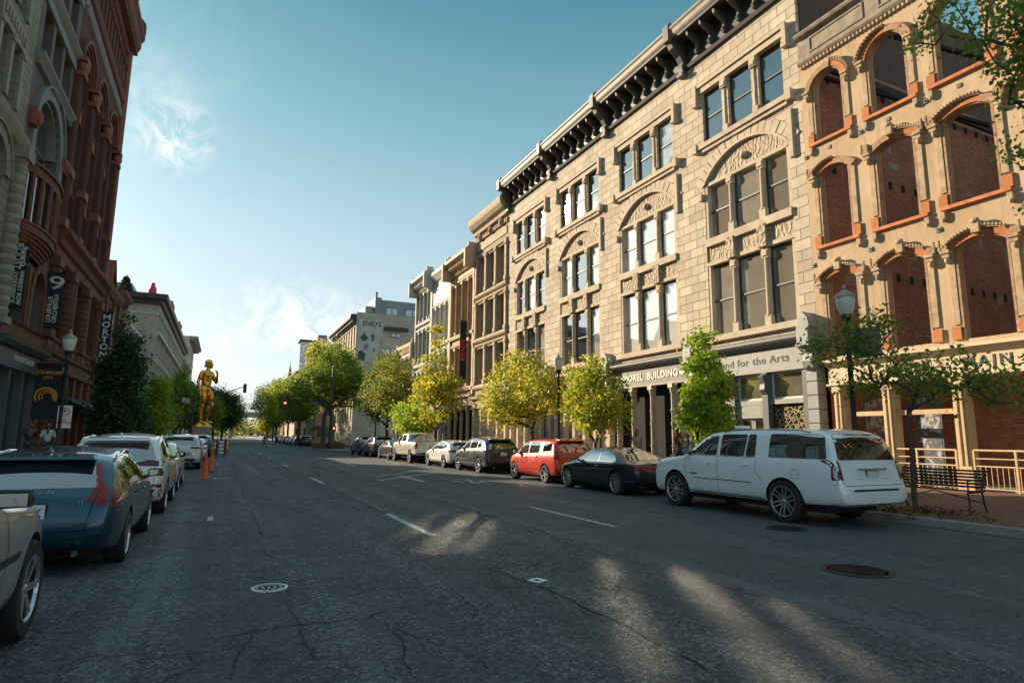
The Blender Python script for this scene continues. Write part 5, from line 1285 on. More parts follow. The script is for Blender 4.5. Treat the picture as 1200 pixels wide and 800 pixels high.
# ================================================================== CARS
def lerpc(pts, x):
    if x <= pts[0][0]: return pts[0][1]
    for (a, b), (c, d) in zip(pts, pts[1:]):
        if x <= c: return b+(d-b)*(x-a)/max(1e-9, c-a)
    return pts[-1][1]
def M_paint(name, col, metal=.3, rough=.28):
    t = NT(name); o = t.obj()
    fl = t.noise(900, 1, .5, o)
    t.l(t.mix(t.ramp(fl, [(.4, 0), (.6, .35 if metal else 0)]), col, mscale(col, 1.5)), t.b.inputs['Base Color'])
    t.b.inputs['Metallic'].default_value = metal; t.l(t.ramp(t.noise(3, 4, .6, o), [(.3, rough), (.7, rough+.12)]), t.b.inputs['Roughness'])
    t.b.inputs['Coat Weight'].default_value = 1; t.b.inputs['Coat Roughness'].default_value = .035
    return t.mat
CM = dict(rim_in=M_flat('shadowed_rim_barrel', (.02,.02,.02), .5, metal=.3),
 tyre=M_plain('tyre_rubber', (.016,.016,.016), .85, var=.2, bump=.2), rim=M_plain('alloy_rim', (.52,.53,.54), .28, .85, var=.05, bump=0), rim_dark=M_plain('dark_alloy_rim', (.06,.06,.065), .3, .8, var=.05, bump=0),
 glass=M_glass('tinted_car_glass', dark=(.008,.010,.011), rough=.015, wob=.0), glass_l=M_glass('clear_car_glass', dark=(.035,.045,.045), rough=.015, wob=.0),
 clad=M_plain('black_car_plastic', (.018,.018,.019), .6, var=.1, bump=.1), seam=M_flat('panel_gap', (.006,.006,.006), .8), chrome=M_flat('chrome_trim', (.7,.7,.7), .12, metal=1),
 red=M_flat('red_lamp_lens', (.20,.006,.006), .1), dred=M_flat('dark_red_lamp_lens', (.06,.005,.006), .1), white=M_flat('clear_lamp_lens', (.45,.45,.43), .12), under=M_flat('underbody', (.01,.01,.01), .9),
 plate=M_flat('number_plate', (.62,.64,.62), .5), lred=M_flat('lit_brake_lamp', (.55,.02,.02), .2), disc=M_flat('brake_disc', (.12,.12,.12), .4, metal=.7), dark_trunk=M_flat('well', (.012,.012,.012), .9))
_wh = {}
def wheel_data(r, w, spokes, rimf, dark, kind):
    key = (r, w, spokes, rimf, dark, kind)
    if key in _wh: return _wh[key]
    # axis along y, outer face at -y (left hand side), centre at 0
    h = w/2; rr = r*rimf
    m = MB(); m.lathe([(rr,h),(r*.93,h*1.0),(r*.985,h*.8),(r,h*.5),(r,-h*.5),(r*.985,-h*.8),(r*.93,-h*1.0),(rr*1.02,-h*.96),(rr,-h*.8)], n=40, axis='y', cap=False)
    # lathe leaves end caps; open look is fine, hidden by the rim
    tyre = m.build('tyre', CM['tyre'], smooth=True)
    m = MB(); m.lathe([(rr*1.03,-h*.93),(rr*1.03,-h*1.0),(rr*.97,-h*1.0),(rr*.93,-h*.80)], n=40, axis='y', cap=False); m.lathe([(rr*.93,-h*.80),(rr*.90,-h*.15),(rr*.2,-h*.1)], n=40, axis='y', cap=False, m=1)
    for i in range(spokes):
        a = 2*PI*i/spokes; ca, sa = math.cos(a), math.sin(a)
        def P(rad, off, y): return (rad*ca-off*sa, y, rad*sa+off*ca)
        if kind == 'twin': sets = [(-.075*rr, -.17*rr, .06), (.075*rr, .17*rr, .06)]
        elif kind == 'y': sets = [(0, -.10*rr, .05), (0, .10*rr, .05)]
        else: sets = [(0, 0, .12 if kind == 'five' else .075)]
        for o0, o1, sw in sets:
            ww = sw*rr*2; q = [P(.10*rr, o0-ww/2, -h*.70), P(.10*rr, o0+ww/2, -h*.70), P(.95*rr, o1+ww*.42, -h*.93), P(.95*rr, o1-ww*.42, -h*.93)]
            q2 = [(x, y+.03, z) for x, y, z in q]
            m.faces(q+q2, [(0,1,2,3),(7,6,5,4),(1,0,4,5),(2,1,5,6),(3,2,6,7),(0,3,7,4)])
    m.lathe([(.14*rr,-h*.3),(.15*rr,-h*.74),(.10*rr,-h*.80),(.02,-h*.80)], n=16, axis='y')
    m.lathe([(.5*rr,-h*.12),(.5*rr,-h*.2),(.3*rr,-h*.2)], n=20, axis='y', m=1)
    rim = m.build('rim', [CM['rim_dark'] if dark else CM['rim'], CM['rim_in']])
    m = MB(); m.lathe([(rr*.9, h*.9),(rr*.9,-h*.05),(.02,-h*.05)], n=24, axis='y'); hub = m.build('wheel', CM['under'])
    d = (tyre.data, rim.data, hub.data)
    for o in (tyre, rim, hub): bpy.data.objects.remove(o)
    _wh[key] = d; return d
def put_wheel(parent, x, y, r, left, **k):
    ty, ri, hu = wheel_data(r, k.get('w', .235), k.get('spokes', 5), k.get('rimf', .70), k.get('dark', False), k.get('kind', 'five'))
    h = bpy.data.objects.new('wheel', hu); COL.objects.link(h); h.parent = parent; h.location = (x, y, r)
    if not left: h.rotation_euler[2] = PI
    h.rotation_euler[1] = random.uniform(0, 1.2) if left else random.uniform(0, 1.2)
    for nm, d in (('tyre', ty), ('rim', ri)):
        o = bpy.data.objects.new(nm, d); COL.objects.link(o); o.parent = h
def chaikin(P, n=2):
    """round the corners by a fixed radius"""
    rr = .055 if n > 1 else .025; Q = []
    for i in range(len(P)):
        a, b, c = Vector(P[i-1]), Vector(P[i]), Vector(P[(i+1) % len(P)])
        r = min(rr, (a-b).length*.42, (c-b).length*.42)
        p, q = b+(a-b).normalized()*r, b+(c-b).normalized()*r
        for k in range(5):
            t = k/4; Q.append(tuple(p*(1-t)**2+b*2*t*(1-t)+q*t*t))
    return Q
class Car:
    """local frame: x forward from the rear bumper, y to the left, z up"""
    def __init__(s, name, label, cat, spec, paint, group='cars parked along the kerb'):
        s.sp = spec; s.t = empty(name, (0,0,0), 0, label, cat, group); s.paint = paint
        s.body()
    def body(s):
        sp = s.sp; L, Wd = sp['L'], sp['W']; hw = Wd/2
        base = [0,.03,.08,.16,.28,.45]+[L-x for x in (.5,.32,.2,.1,.04,0)]
        xs = set(base); 
        for q in (sp['top'], sp['belt']): xs |= {p[0] for p in q}
        x = .6
        while x < L-.5: xs.add(round(x, 3)); x += .22
        xs = sorted(v for v in xs if 0 <= v <= L); ys = [xs[0]]
        for v in xs[1:]:
            if v-ys[-1] > .028: ys.append(v)
        xs = ys
        plan = sp.get('plan', [(0,.80),(.05,.88),(.16,.935),(.35,.965),(.8,.99),(1.4,1.0),(L-1.5,1.0),(L-.9,.98),(L-.5,.94),(L-.25,.87),(L-.1,.78),(L,.66)])
        zl = sp.get('low', [(0,.42),(.12,.30),(.5,sp.get('gc', .24)),(L-.6,sp.get('gc', .24)),(L-.12,.24),(L,.30)])
        s.plan = plan
        rings = []
        tum = sp.get('tumble', .28); 
        for x in xs:
            w = hw*lerpc(plan, x); lo = lerpc(zl, x); zt = lerpc(sp['top'], x); zb = min(lerpc(sp['belt'], x), zt-.035)
            h = zt-zb; cr = min(sp.get('crown', .055), h*.8); g = max(0, min(1, (h-.06)/.3))
            edge = max(.02, .10*g)
            wt = w*.95-tum*max(0, h-cr)-.02
            P = [(0,lo),(w*.55,lo),(w*.88,lo+.01),(w*.955,lo+.07),(w*.99,lo+(zb-lo)*.28),(w*1.0,lo+(zb-lo)*.58),(w*.992,zb-(zb-lo)*.17),(w*.97,zb-.035),(w*.95,zb)]
            if g > 0.02:
                P += [(w*.95-(w*.95-wt)*.5, zb+(h-cr)*.5), (wt, zt-cr-.055*g), (wt-.05*g-.02, zt-cr-.012*g)]
            else:
                P += [(w*.90, zb+(h-cr)*.5+cr*.2), (w*.82, zb+(h-cr)*.85+cr*.3), (w*.74, zt-cr*.6)]
            lw = P[-1][0]
            P += [(lw*.66, zt-cr*.35), (lw*.33, zt-cr*.08), (0, zt)]
            rings.append([(x, y, z) for y, z in P])
        n = len(rings[0]); v = []; f = []
        for R in rings:
            for p in R: v.append(p)
            for p in R[1:-1][::-1]: v.append((p[0], -p[1], p[2]))
        N = 2*n-2
        for i in range(len(rings)-1):
            for j in range(N):
                a, b = i*N+j, i*N+(j+1) % N; f.append((a, b, b+N, a+N))
        f.append(tuple(range(N))[::-1]); k = (len(rings)-1)*N; f.append(tuple(range(k, k+N)))
        me = bpy.data.meshes.new('b'); me.from_pydata(v, [], f); me.update()
        o = bpy.data.objects.new('b', me); COL.objects.link(o)
        bm = bmesh.new(); bm.from_mesh(me); bmesh.ops.recalc_face_normals(bm, faces=bm.faces); bm.to_mesh(me); bm.free()
        sub = o.modifiers.new('s', 'SUBSURF'); sub.levels = 1; sub.render_levels = 1
        dg = bpy.context.evaluated_depsgraph_get(); dg.update()
        me2 = bpy.data.meshes.new_from_object(o.evaluated_get(dg))
        o.modifiers.clear(); o.data = me2; bpy.data.meshes.remove(me)
        s.bvh = BVHTree.FromPolygons([tuple(q.co) for q in me2.vertices], [tuple(p.vertices) for p in me2.polygons])
        # wheel arches
        me2.materials.clear(); me2.materials.append(s.paint); me2.materials.append(CM['dark_trunk'])
        c = MB()
        for xw in s.axles():
            r = sp['wr']+sp.get('arch', .055)
            for sd in (-1, 1):
                c.lathe([(r, hw*.50), (r, hw+.2)] if sd > 0 else [(r, -hw-.2), (r, -hw*.50)], (xw, 0, sp['wr']+.01), 32, 0, 'y')
        co = c.build('cut', CM['dark_trunk'])
        bm = bmesh.new(); bm.from_mesh(co.data); bmesh.ops.recalc_face_normals(bm, faces=bm.faces); bm.to_mesh(co.data); bm.free()
        co.data.polygons.foreach_set('material_index', [0]*len(co.data.polygons))
        bo = o.modifiers.new('b', 'BOOLEAN'); bo.operation = 'DIFFERENCE'; bo.object = co; bo.solver = 'EXACT'; bo.material_mode = 'TRANSFER'
        dg = bpy.context.evaluated_depsgraph_get(); dg.update()
        me3 = bpy.data.meshes.new_from_object(o.evaluated_get(dg)); me3.name = 'body'
        bpy.data.objects.remove(o); bpy.data.objects.remove(co)
        me3.polygons.foreach_set('use_smooth', [True]*len(me3.polygons)); smooth_by_angle(me3, .55)
        b = bpy.data.objects.new('body', me3); COL.objects.link(b); b.parent = s.t; s.b = b
        for xw in s.axles():
            for left in (True, False):
                y = hw*lerpc(plan, xw)-.125
                put_wheel(s.t, xw, y if left else -y, sp['wr'], not left, **sp.get('wheel', {}))
    def axles(s): return (s.sp['rx'], s.sp['rx']+s.sp['wb'])
    def cast(s, d, a, b):
        L = s.sp['L']
        if d == 'L': o, r = (a, 3, b), (0,-1,0)
        elif d == 'R': o, r = (a, -3, b), (0,1,0)
        elif d == 'B': o, r = (-2, a, b), (1,0,0)
        elif d == 'F': o, r = (L+2, a, b), (-1,0,0)
        else: o, r = (a, b, 5), (0,0,-1)
        h = s.bvh.ray_cast(Vector(o), Vector(r))
        if h[0] is None: return None
        n = h[1]; n = n if n.dot(Vector(r)) < 0 else -n
        return h[0], n
    def patch(s, name, d, poly, mat, ofs=.004, step=.09, rnd=2, parent=None, label=None, merge=None):
        """a panel of the outline poly laid on the body, seen along direction d"""
        P = chaikin(poly, rnd) if rnd else poly
        x0, x1 = min(p[0] for p in P), max(p[0] for p in P); y0, y1 = min(p[1] for p in P), max(p[1] for p in P)
        pts = []; 
        for i in range(len(P)):
            a, b = Vector(P[i]), Vector(P[(i+1) % len(P)]); k = max(1, int((b-a).length/step))
            for j in range(k): pts.append(a.lerp(b, j/k))
        nb = len(pts); edges = [(i, (i+1) % nb) for i in range(nb)]
        def inside(p):
            c = False
            for i in range(len(P)):
                (ax, ay), (bx, by) = P[i], P[(i+1) % len(P)]
                if (ay > p[1]) != (by > p[1]) and p[0] < (bx-ax)*(p[1]-ay)/(by-ay)+ax: c = not c
            return c
        gx = x0+step/2
        while gx < x1:
            gy = y0+step/2
            while gy < y1:
                if inside((gx, gy)): pts.append(Vector((gx, gy)))
                gy += step
            gx += step
        vs, es, fs, *_ = delaunay_2d_cdt(pts, edges, [], 1, 1e-5)
        mb = MB(); V = []; ok = []
        for p in vs:
            h = s.cast(d, p.x, p.y)
            if h is None: V.append((0,0,0)); ok.append(False)
            else: q = h[0]+h[1]*ofs; V.append(tuple(q)); ok.append(True)
        F2 = [f for f in fs if all(ok[i] for i in f)]
        if not F2: return None
        axis = {'L': (0,1,0), 'R': (0,-1,0), 'B': (-1,0,0), 'F': (1,0,0), 'T': (0,0,1)}[d]; ax = Vector(axis)
        G = []
        for f in F2:
            n = (Vector(V[f[1]])-Vector(V[f[0]])).cross(Vector(V[f[2]])-Vector(V[f[0]]))
            G.append(tuple(f) if n.dot(ax) > 0 else tuple(f)[::-1])
        mb.faces(V, G)
        o = mb.build(name, mat, parent or s.t, smooth=True)
        if label: o['label'] = label
        return o
    def line(s, name, d, pts, w, mat, ofs=.0045, parent=None):
        """thin strip following the body"""
        mb = MB(); R = []
        for (a, b) in zip(pts, pts[1:]):
            a, b = Vector(a), Vector(b); k = max(1, int((b-a).length/.06))
            n = Vector((-(b-a).y, (b-a).x)).normalized()*w/2
            for j in range(k+1): 
                p = a.lerp(b, j/k); h0, h1 = s.cast(d, *(p+n)), s.cast(d, *(p-n))
                R.append((h0[0]+h0[1]*ofs, h1[0]+h1[1]*ofs) if h0 and h1 else None)
            R.append(None)
        for q, r in zip(R, R[1:]):
            if q and r:
                n = (r[0]-q[0]).cross(q[1]-q[0]); f = [q[0], r[0], r[1], q[1]]
                c = {'L': (0,1,0), 'R': (0,-1,0), 'B': (-1,0,0), 'F': (1,0,0), 'T': (0,0,1)}[d]
                mb.face(f if n.dot(Vector(c)) > 0 else f[::-1])
        if mb.f: return mb.build(name, mat, parent or s.t)
    def sides(s, name, poly, mat, **k):
        for d in 'LR': s.patch(name, d, poly, mat, **k)
    def slines(s, name, pts, w, mat, **k):
        for d in 'LR': s.line(name, d, pts, w, mat, **k)
    def handle(s, x, z, mat, ln=.2):
        for d, sg in (('L', 1), ('R', -1)):
            h = s.cast(d, x, z)
            if not h: continue
            m = MB(); y = h[0].y; m.tube((x-ln/2, y+sg*.03, z), (x+ln/2, y+sg*.03, z), .013, .013, 8); 
            for e in (-1, 1): m.tube((x+e*ln/2, y+sg*.03, z), (x+e*(ln/2-.01), y-sg*.01, z), .014, .014, 6)
            m.build('door_handle', mat, s.t, smooth=True)
    def mirror(s, x, z, mat, big=1.0):
        for d, sg in (('L', 1), ('R', -1)):
            h = s.cast(d, x, z); 
            if not h: continue
            y = h[0].y; m = MB(); c = (x+.02, y+sg*.15*big, z+.09*big)
            m.prism([(c[1]-.105*big,c[2]-.05*big),(c[1]+.105*big,c[2]-.06*big),(c[1]+.115*big,c[2]+.03*big),(c[1]+.09*big,c[2]+.07*big),(c[1]-.09*big,c[2]+.065*big)], c[0]-.06*big, c[0]+.02, 'x'); m.blob((c[0]+.02, c[1], c[2]+.003), (.06*big,.112*big,.064*big), 12, 8); m.tube((x, y-sg*.01, z+.02), (x+.01, y+sg*.08, z+.06), .03, .03, 6)
            o = m.build('wing_mirror', mat, s.t, smooth=True)
            g = MB(); g.lathe([(.001,0),(.062*big,.0)], (c[0]-.083*big, c[1], c[2]), 12, 0, 'x') if False else g.box(c[0]-.066*big, c[0]-.061*big, c[1]-.085*big, c[1]+.09*big, c[2]-.042*big, c[2]+.048*big)
            g.build('mirror_glass', CM['glass'], o)
    def plate(s, z, txt=None, w=.31, h=.155, y=0, dark=False):
        hh = s.cast('B', y, z); x = hh[0].x-.012
        m = MB(); m.box(x-.008, x, y-w/2, y+w/2, z-h/2, z+h/2); p = m.build('number_plate', CM['plate'], s.t)
        if txt: text('lettering', txt, h*.72, MT['letter_dark'], p, TM((x-.0095, y, z-.005), (0,-1,0), (0,0,1)), .001, sx=.8, bold=.002)
        m = MB(); m.box(x-.004, x+.01, y-w/2-.015, y+w/2+.015, z-h/2-.012, z+h/2+.012); m.build('plate_frame', CM['clad'], s.t)
    def rails(s, x0, x1, mat, inset=.06):
        for d in (1, -1):
            pts = []
            n = 10
            for i in range(n+1):
                x = x0+(x1-x0)*i/n; zt = lerpc(s.sp['top'], x)
                y = 0.0; lastz = None; yy = s.sp['W']/2
                # walk inwards to find the roof edge
                while yy > .2:
                    h = s.cast('T', x, yy*d)
                    if h and h[0].z > zt-.12: break
                    yy -= .02
                yy -= inset; h = s.cast('T', x, yy*d); lift = .04 if 0 < i < n else .0
                pts.append((x, yy*d, (h[0].z if h else zt)+lift))
            m = MB(); m.path(pts, .017, 6); m.build('roof_rail', mat, s.t, smooth=True)
    def finish(s, X, Y, rz=PI/2):
        s.t.location = (X, Y, 0); s.t.rotation_euler[2] = rz
        return s.t
def mir(P): return [(-a, b) for a, b in P]
def both(c, name, d, poly, mat, **k):
    """same patch left and right of the centre line on the rear/front"""
    c.patch(name, d, poly, mat, **k); c.patch(name, d, mir(poly), mat, **k)
def dress(c, o):
    sp = c.sp
    for P, g in o.get('side', ()): c.sides('side_window', P, CM[g])
    if 'surround' in o: c.sides('window_trim', o['surround'], CM[o.get('surround_mat', 'clad')], ofs=.002)
    if 'wind' in o: c.patch('windscreen', 'F', o['wind'], CM['glass_l'])
    if 'rear' in o: c.patch('rear_window', 'B', o['rear'], CM['glass'])
    for P, m in o.get('tail', ()): both(c, 'tail_light', 'B', P, CM[m], rnd=1, step=.06)
    for P, m in o.get('tailside', ()): c.sides('tail_light', P, CM[m], rnd=1, step=.06)
    for P, m in o.get('head', ()): both(c, 'headlight', 'F', P, CM[m], rnd=1)
    for P, m in o.get('headside', ()): c.sides('headlight', P, CM[m], rnd=1)
    for P, m in o.get('clad', ()): c.sides('lower_cladding', P, CM[m], ofs=.006, rnd=0, step=.12)
    for P, m in o.get('rearclad', ()): c.patch('bumper_cladding', 'B', P, CM[m], ofs=.005, rnd=1)
    for P, m in o.get('grille', ()): c.patch('grille', 'F', P, CM[m], ofs=.006, rnd=1)
    for L_ in o.get('seams', ()): c.slines('door_gap', L_, .009, CM['seam'])
    for L_ in o.get('rseams', ()): c.line('tailgate_gap', 'B', L_, .009, CM['seam'])
    for L_, w, m in o.get('trims', ()): c.slines('trim_strip', L_, w, CM[m], ofs=.007)
    for x, z in o.get('handles', ()): c.handle(x, z, c.paint if o.get('bodyhandle', 1) else CM['chrome'])
    if 'mirror' in o: c.mirror(*o['mirror'])
    if 'plate' in o: c.plate(*o['plate'])
    if 'rails' in o: c.rails(*o['rails'])
    # underbody
    m = MB(); m.box(.55, sp['L']-.5, -sp['W']*.36, sp['W']*.36, sp.get('gc', .24)-.05, sp.get('gc', .24)+.3); m.build('underbody', CM['under'], c.t)
    if o.get('antenna'): x = o['antenna']; h = c.cast('T', x, 0); m = MB(); m.prism([(x-.1,h[0].z),(x-.06,h[0].z+.07),(x+.09,h[0].z)], -.012, .012, 'y'); m.build('roof_antenna', c.paint, c.t)
    if o.get('spoiler'): 
        x, z, w = o['spoiler']; m = MB(); m.prism([(x-.12,z-.02),(x-.1,z+.02),(x+.16,z+.045),(x+.16,z-.0)], -w, w, 'y'); m.build('roof_spoiler', c.paint, c.t, bevel=.01)
    if o.get('exhaust'):
        for y in o['exhaust']: m = MB(); m.tube((.0,y,.27), (.3,y,.28), .035, .035, 10); m.build('exhaust_pipe', CM['chrome'], c.t)

P_white = M_paint('white_pearl_paint', (.80,.82,.83), 0, .25); P_white2 = M_paint('white_car_paint', (.66,.66,.64), 0, .3); P_black = M_paint('deep_blue_black_paint', (.008,.011,.014), .2, .25)
P_red = M_paint('red_car_paint', (.46,.028,.016), .15, .3); P_slate = M_paint('slate_blue_paint', (.022,.034,.044), .4, .3); P_silver = M_paint('pale_silver_paint', (.52,.50,.46), .4, .32)
P_blue = M_paint('petrol_blue_paint', (.007,.048,.080), .45, .28); P_champ = M_paint('champagne_grey_paint', (.40,.39,.37), .5, .3); P_dark = M_paint('charcoal_paint', (.03,.033,.036), .4, .3); P_sage = M_paint('grey_green_paint', (.10,.12,.12), .4, .3)

# ---- white full size suv
FULL = dict(L=5.70, W=2.05, rx=1.33, wb=3.30, wr=.415, arch=.05, gc=.30, tumble=.20, crown=.05,
  top=[(0,.74),(.03,.80),(.075,.88),(.10,1.02),(.15,1.25),(.27,1.66),(.34,1.79),(.5,1.85),(.9,1.885),(2.2,1.905),(3.1,1.885),(3.5,1.84),(3.7,1.77),(4.32,1.31),(4.45,1.265),(5.1,1.215),(5.42,1.14),(5.6,1.02),(5.68,.86),(5.70,.74)],
  belt=[(0,.70),(.08,.84),(.12,1.1),(.25,1.25),(1,1.26),(4.3,1.235),(5.1,1.13),(5.45,1.04),(5.70,.72)],
  plan=[(0,.90),(.05,.925),(.16,.945),(.45,.975),(.9,.995),(1.6,1.0),(4.3,1.0),(4.9,.985),(5.25,.95),(5.5,.89),(5.62,.82),(5.70,.72)],
  low=[(0,.46),(.10,.40),(.5,.38),(1.6,.34),(4.2,.34),(5.2,.30),(5.6,.30),(5.7,.38)], wheel=dict(w=.285, spokes=6, rimf=.72, kind='twin'))
c = Car('suv', 'large white full-size suv parked at right, nearest car on the right kerb', 'suv', FULL, P_white)
dress(c, dict(side=[([(4.20,1.29),(3.20,1.28),(3.20,1.75),(3.46,1.745),(3.62,1.68)],'glass_l'), ([(3.10,1.28),(2.37,1.28),(2.33,1.76),(3.10,1.76)],'glass'), ([(2.33,1.28),(2.05,1.28),(2.08,1.76),(2.29,1.76)],'glass'), ([(1.70,1.28),(.33,1.28),(.42,1.72),(.52,1.76),(1.70,1.77)],'glass')],
  wind=[(-.80,1.36),(.80,1.36),(.70,1.76),(-.70,1.76)], rear=[(-.83,1.27),(.83,1.27),(.74,1.73),(.62,1.77),(-.62,1.77),(-.74,1.73)],
  tail=[([(.84,.90),(.965,.90),(.955,1.27),(.84,1.27)],'dred')], tailside=[([(.05,.90),(.23,.90),(.235,1.17),(.10,1.17)],'dred')],
  head=[([(.60,.90),(.90,.90),(.90,1.08),(.60,1.08)],'white')], headside=[([(5.62,.88),(5.2,.96),(5.15,1.08),(5.58,1.05)],'white')], grille=[([(-.5,.65),(.5,.65),(.5,1.05),(-.5,1.05)],'clad')],
  seams=[[(4.22,1.26),(4.25,.95),(4.15,.45)], [(3.15,1.26),(3.15,.45)], [(2.02,1.26),(2.04,1.0),(1.86,.80)], [(4.15,.44),(1.9,.44)], [(.13,1.25),(.11,.80)]],
  rseams=[[(-.82,1.24),(-.84,.80),(.84,.80),(.82,1.24)]], trims=[([(3.98,.735),(2.15,.735)],.022,'chrome'), ([(4.1,1.268),(2.05,1.268)],.012,'chrome'), ([(4.05,.40),(1.85,.40)],.05,'clad')],
  handles=[(3.38,1.10),(2.28,1.10)], mirror=(4.08,1.25,CM['clad'],1.25), rails=(.75,3.1,CM['chrome'],.02), rearclad=[([(-.92,.46),(.92,.46),(.88,.40),(-.88,.40)],'clad'), ([(-.66,.73),(.66,.73),(.66,.69),(-.66,.69)],'clad')]))
c.patch('plate_recess', 'B', [(-.30,.90),(.30,.90),(.36,1.06),(-.36,1.06)], P_white, ofs=.006)
c.plate(.985, None); m = MB(); m.box(.055,.10,-.42,.42,1.085,1.12); m.build('tailgate_handle', CM['chrome'], c.t, bevel=.01); 
c.sides('rear_lamp_inset', [(.13,.93),(.18,.93),(.19,1.15),(.15,1.15)], CM['white'], ofs=.008, rnd=1)
text('badge_lettering', 'YUKON XL', .055, CM['chrome'], c.t, TM((.058, .62, .80), (0,-1,0), (0,0,1)), .004, sx=1.3, bold=.002)
text('badge_lettering', 'YUKON', .05, CM['clad'], c.t, TM((3.95, 1.027, .83), (-1,0,0), (0,0,1)), .004, sx=1.4, bold=.002)
for d in 'L': c.line('fuel_door_gap', d, [(1.02+.10*math.cos(a*PI/8), .97+.10*math.sin(a*PI/8)) for a in range(17)], .006, CM['seam'])
m = MB(); m.box(3.15,3.4,-.10,.15,1.90,1.97); m.build('roof_antenna', P_white, c.t, bevel=.02)
c.finish(11.48, 9.20-1.33)

# ---- dark coupe
COUPE = dict(L=4.64, W=1.83, rx=.98, wb=2.81, wr=.335, arch=.035, gc=.17, tumble=.36, crown=.04,
  top=[(0,.66),(.03,.74),(.07,.86),(.14,.935),(.45,.96),(.62,.985),(1.25,1.27),(1.6,1.355),(2.1,1.385),(2.5,1.36),(2.75,1.31),(3.42,.955),(3.55,.92),(4.1,.84),(4.4,.75),(4.56,.63),(4.64,.48)],
  belt=[(0,.62),(.08,.80),(.2,.89),(.6,.925),(1.2,.92),(3.3,.875),(4.1,.77),(4.45,.65),(4.64,.46)],
  plan=[(0,.76),(.05,.84),(.14,.90),(.35,.955),(.7,.99),(1.1,1.0),(1.8,.985),(3.2,.985),(3.7,1.0),(4.1,.97),(4.35,.90),(4.52,.80),(4.64,.62)],
  wheel=dict(w=.245, spokes=10, rimf=.76, kind='y'))
c = Car('coupe', 'dark blue-black coupe parked between the red hatchback and the white suv', 'coupe', COUPE, P_black)
dress(c, dict(side=[([(3.22,.935),(2.0,.945),(1.97,1.30),(2.25,1.325),(2.62,1.265)],'glass_l'), ([(1.93,.945),(1.14,.96),(1.08,1.02),(1.30,1.18),(1.62,1.275),(1.91,1.30)],'glass_l')], surround=[(3.32,.915),(1.13,.935),(1.02,1.0),(1.28,1.21),(1.62,1.31),(2.25,1.35),(2.66,1.285)], surround_mat='chrome',
  wind=[(-.66,.98),(.66,.98),(.54,1.30),(-.54,1.30)], rear=[(-.62,1.0),(.62,1.0),(.50,1.27),(-.50,1.27)],
  tail=[([(.38,.74),(.78,.70),(.78,.84),(.38,.83)],'red')], tailside=[([(.03,.70),(.32,.78),(.30,.84),(.06,.84)],'red')], head=[([(.5,.58),(.8,.56),(.78,.70),(.5,.68)],'white')],
  headside=[([(4.55,.56),(4.25,.66),(4.22,.72),(4.5,.68)],'white')], grille=[([(-.35,.5),(.35,.5),(.33,.68),(-.33,.68)],'clad')],
  seams=[[(3.3,.90),(3.32,.7),(3.25,.3)], [(1.72,.93),(1.74,.6),(1.62,.42)], [(3.25,.29),(1.7,.29)]], rseams=[[(-.66,.92),(-.55,.66),(.55,.66),(.66,.92)]],
  handles=[(1.95,.80)], mirror=(3.05,.90,P_black,.9), plate=(.72,), rearclad=[([(-.6,.30),(.6,.30),(.55,.22),(-.55,.22)],'clad')], trims=[([(.12,.44),(.55,.40)],.015,'chrome')], exhaust=(.55,-.55), antenna=1.35))
c.line('bumper_trim', 'B', [(-.72,.44),(.72,.44)], .02, CM['chrome'])
c.finish(11.62, 15.50-.98)

# ---- boxy red hatchback
BOX = dict(L=4.14, W=1.80, rx=.80, wb=2.57, wr=.335, arch=.04, gc=.22, tumble=.20, crown=.05,
  top=[(0,.62),(.03,.74),(.07,.98),(.12,1.08),(.26,1.46),(.33,1.55),(.6,1.60),(1.4,1.62),(2.3,1.60),(2.6,1.55),(2.72,1.50),(3.2,1.10),(3.3,1.06),(3.75,.98),(3.95,.86),(4.08,.70),(4.14,.5)],
  belt=[(0,.58),(.07,.92),(.16,1.06),(.6,1.07),(2.0,1.01),(3.2,.97),(3.75,.88),(3.98,.74),(4.14,.5)],
  plan=[(0,.82),(.05,.88),(.14,.925),(.35,.96),(.8,1.0),(1.4,.985),(2.8,.985),(3.3,1.0),(3.7,.95),(3.95,.86),(4.14,.66)], wheel=dict(w=.225, spokes=5, rimf=.70, kind='five'))
c = Car('hatchback', 'boxy bright red hatchback parked ahead of the dark coupe', 'hatchback', BOX, P_red)
dress(c, dict(side=[([(3.05,1.03),(2.20,1.05),(2.20,1.47),(2.52,1.47),(2.66,1.42)],'glass_l'), ([(2.12,1.05),(1.30,1.09),(1.30,1.48),(2.12,1.48)],'glass_l'), ([(1.0,1.13),(.40,1.17),(.42,1.44),(1.0,1.46)],'glass')],
  wind=[(-.68,1.12),(.68,1.12),(.60,1.50),(-.60,1.50)], rear=[(-.64,1.12),(.64,1.12),(.58,1.46),(-.58,1.46)],
  tail=[([(.68,.86),(.80,.86),(.76,1.42),(.68,1.42)],'red')], tailside=[([(.04,.88),(.16,.90),(.30,1.38),(.20,1.40)],'red')], head=[([(.45,.66),(.8,.62),(.78,.84),(.5,.84)],'white')], headside=[([(4.05,.62),(3.75,.70),(3.7,.84),(3.95,.84)],'white')],
  grille=[([(-.5,.36),(.5,.36),(.5,.52),(-.5,.52)],'clad')], seams=[[(3.05,1.0),(3.05,.6),(2.95,.35)], [(2.16,1.0),(2.14,.35)], [(1.22,1.06),(1.2,.8),(1.1,.72)], [(2.95,.34),(1.5,.34)]], rseams=[[(-.66,1.08),(-.66,.62),(.66,.62),(.66,1.08)]],
  handles=[(2.4,.92),(1.5,.95)], mirror=(2.95,1.0,CM['clad'],.95), plate=(.86,), rearclad=[([(-.78,.52),(.78,.52),(.75,.28),(-.75,.28)],'clad')], clad=[([(2.95,.33),(1.2,.33),(1.2,.25),(2.95,.25)],'clad')], spoiler=(.28,1.545,.58)))
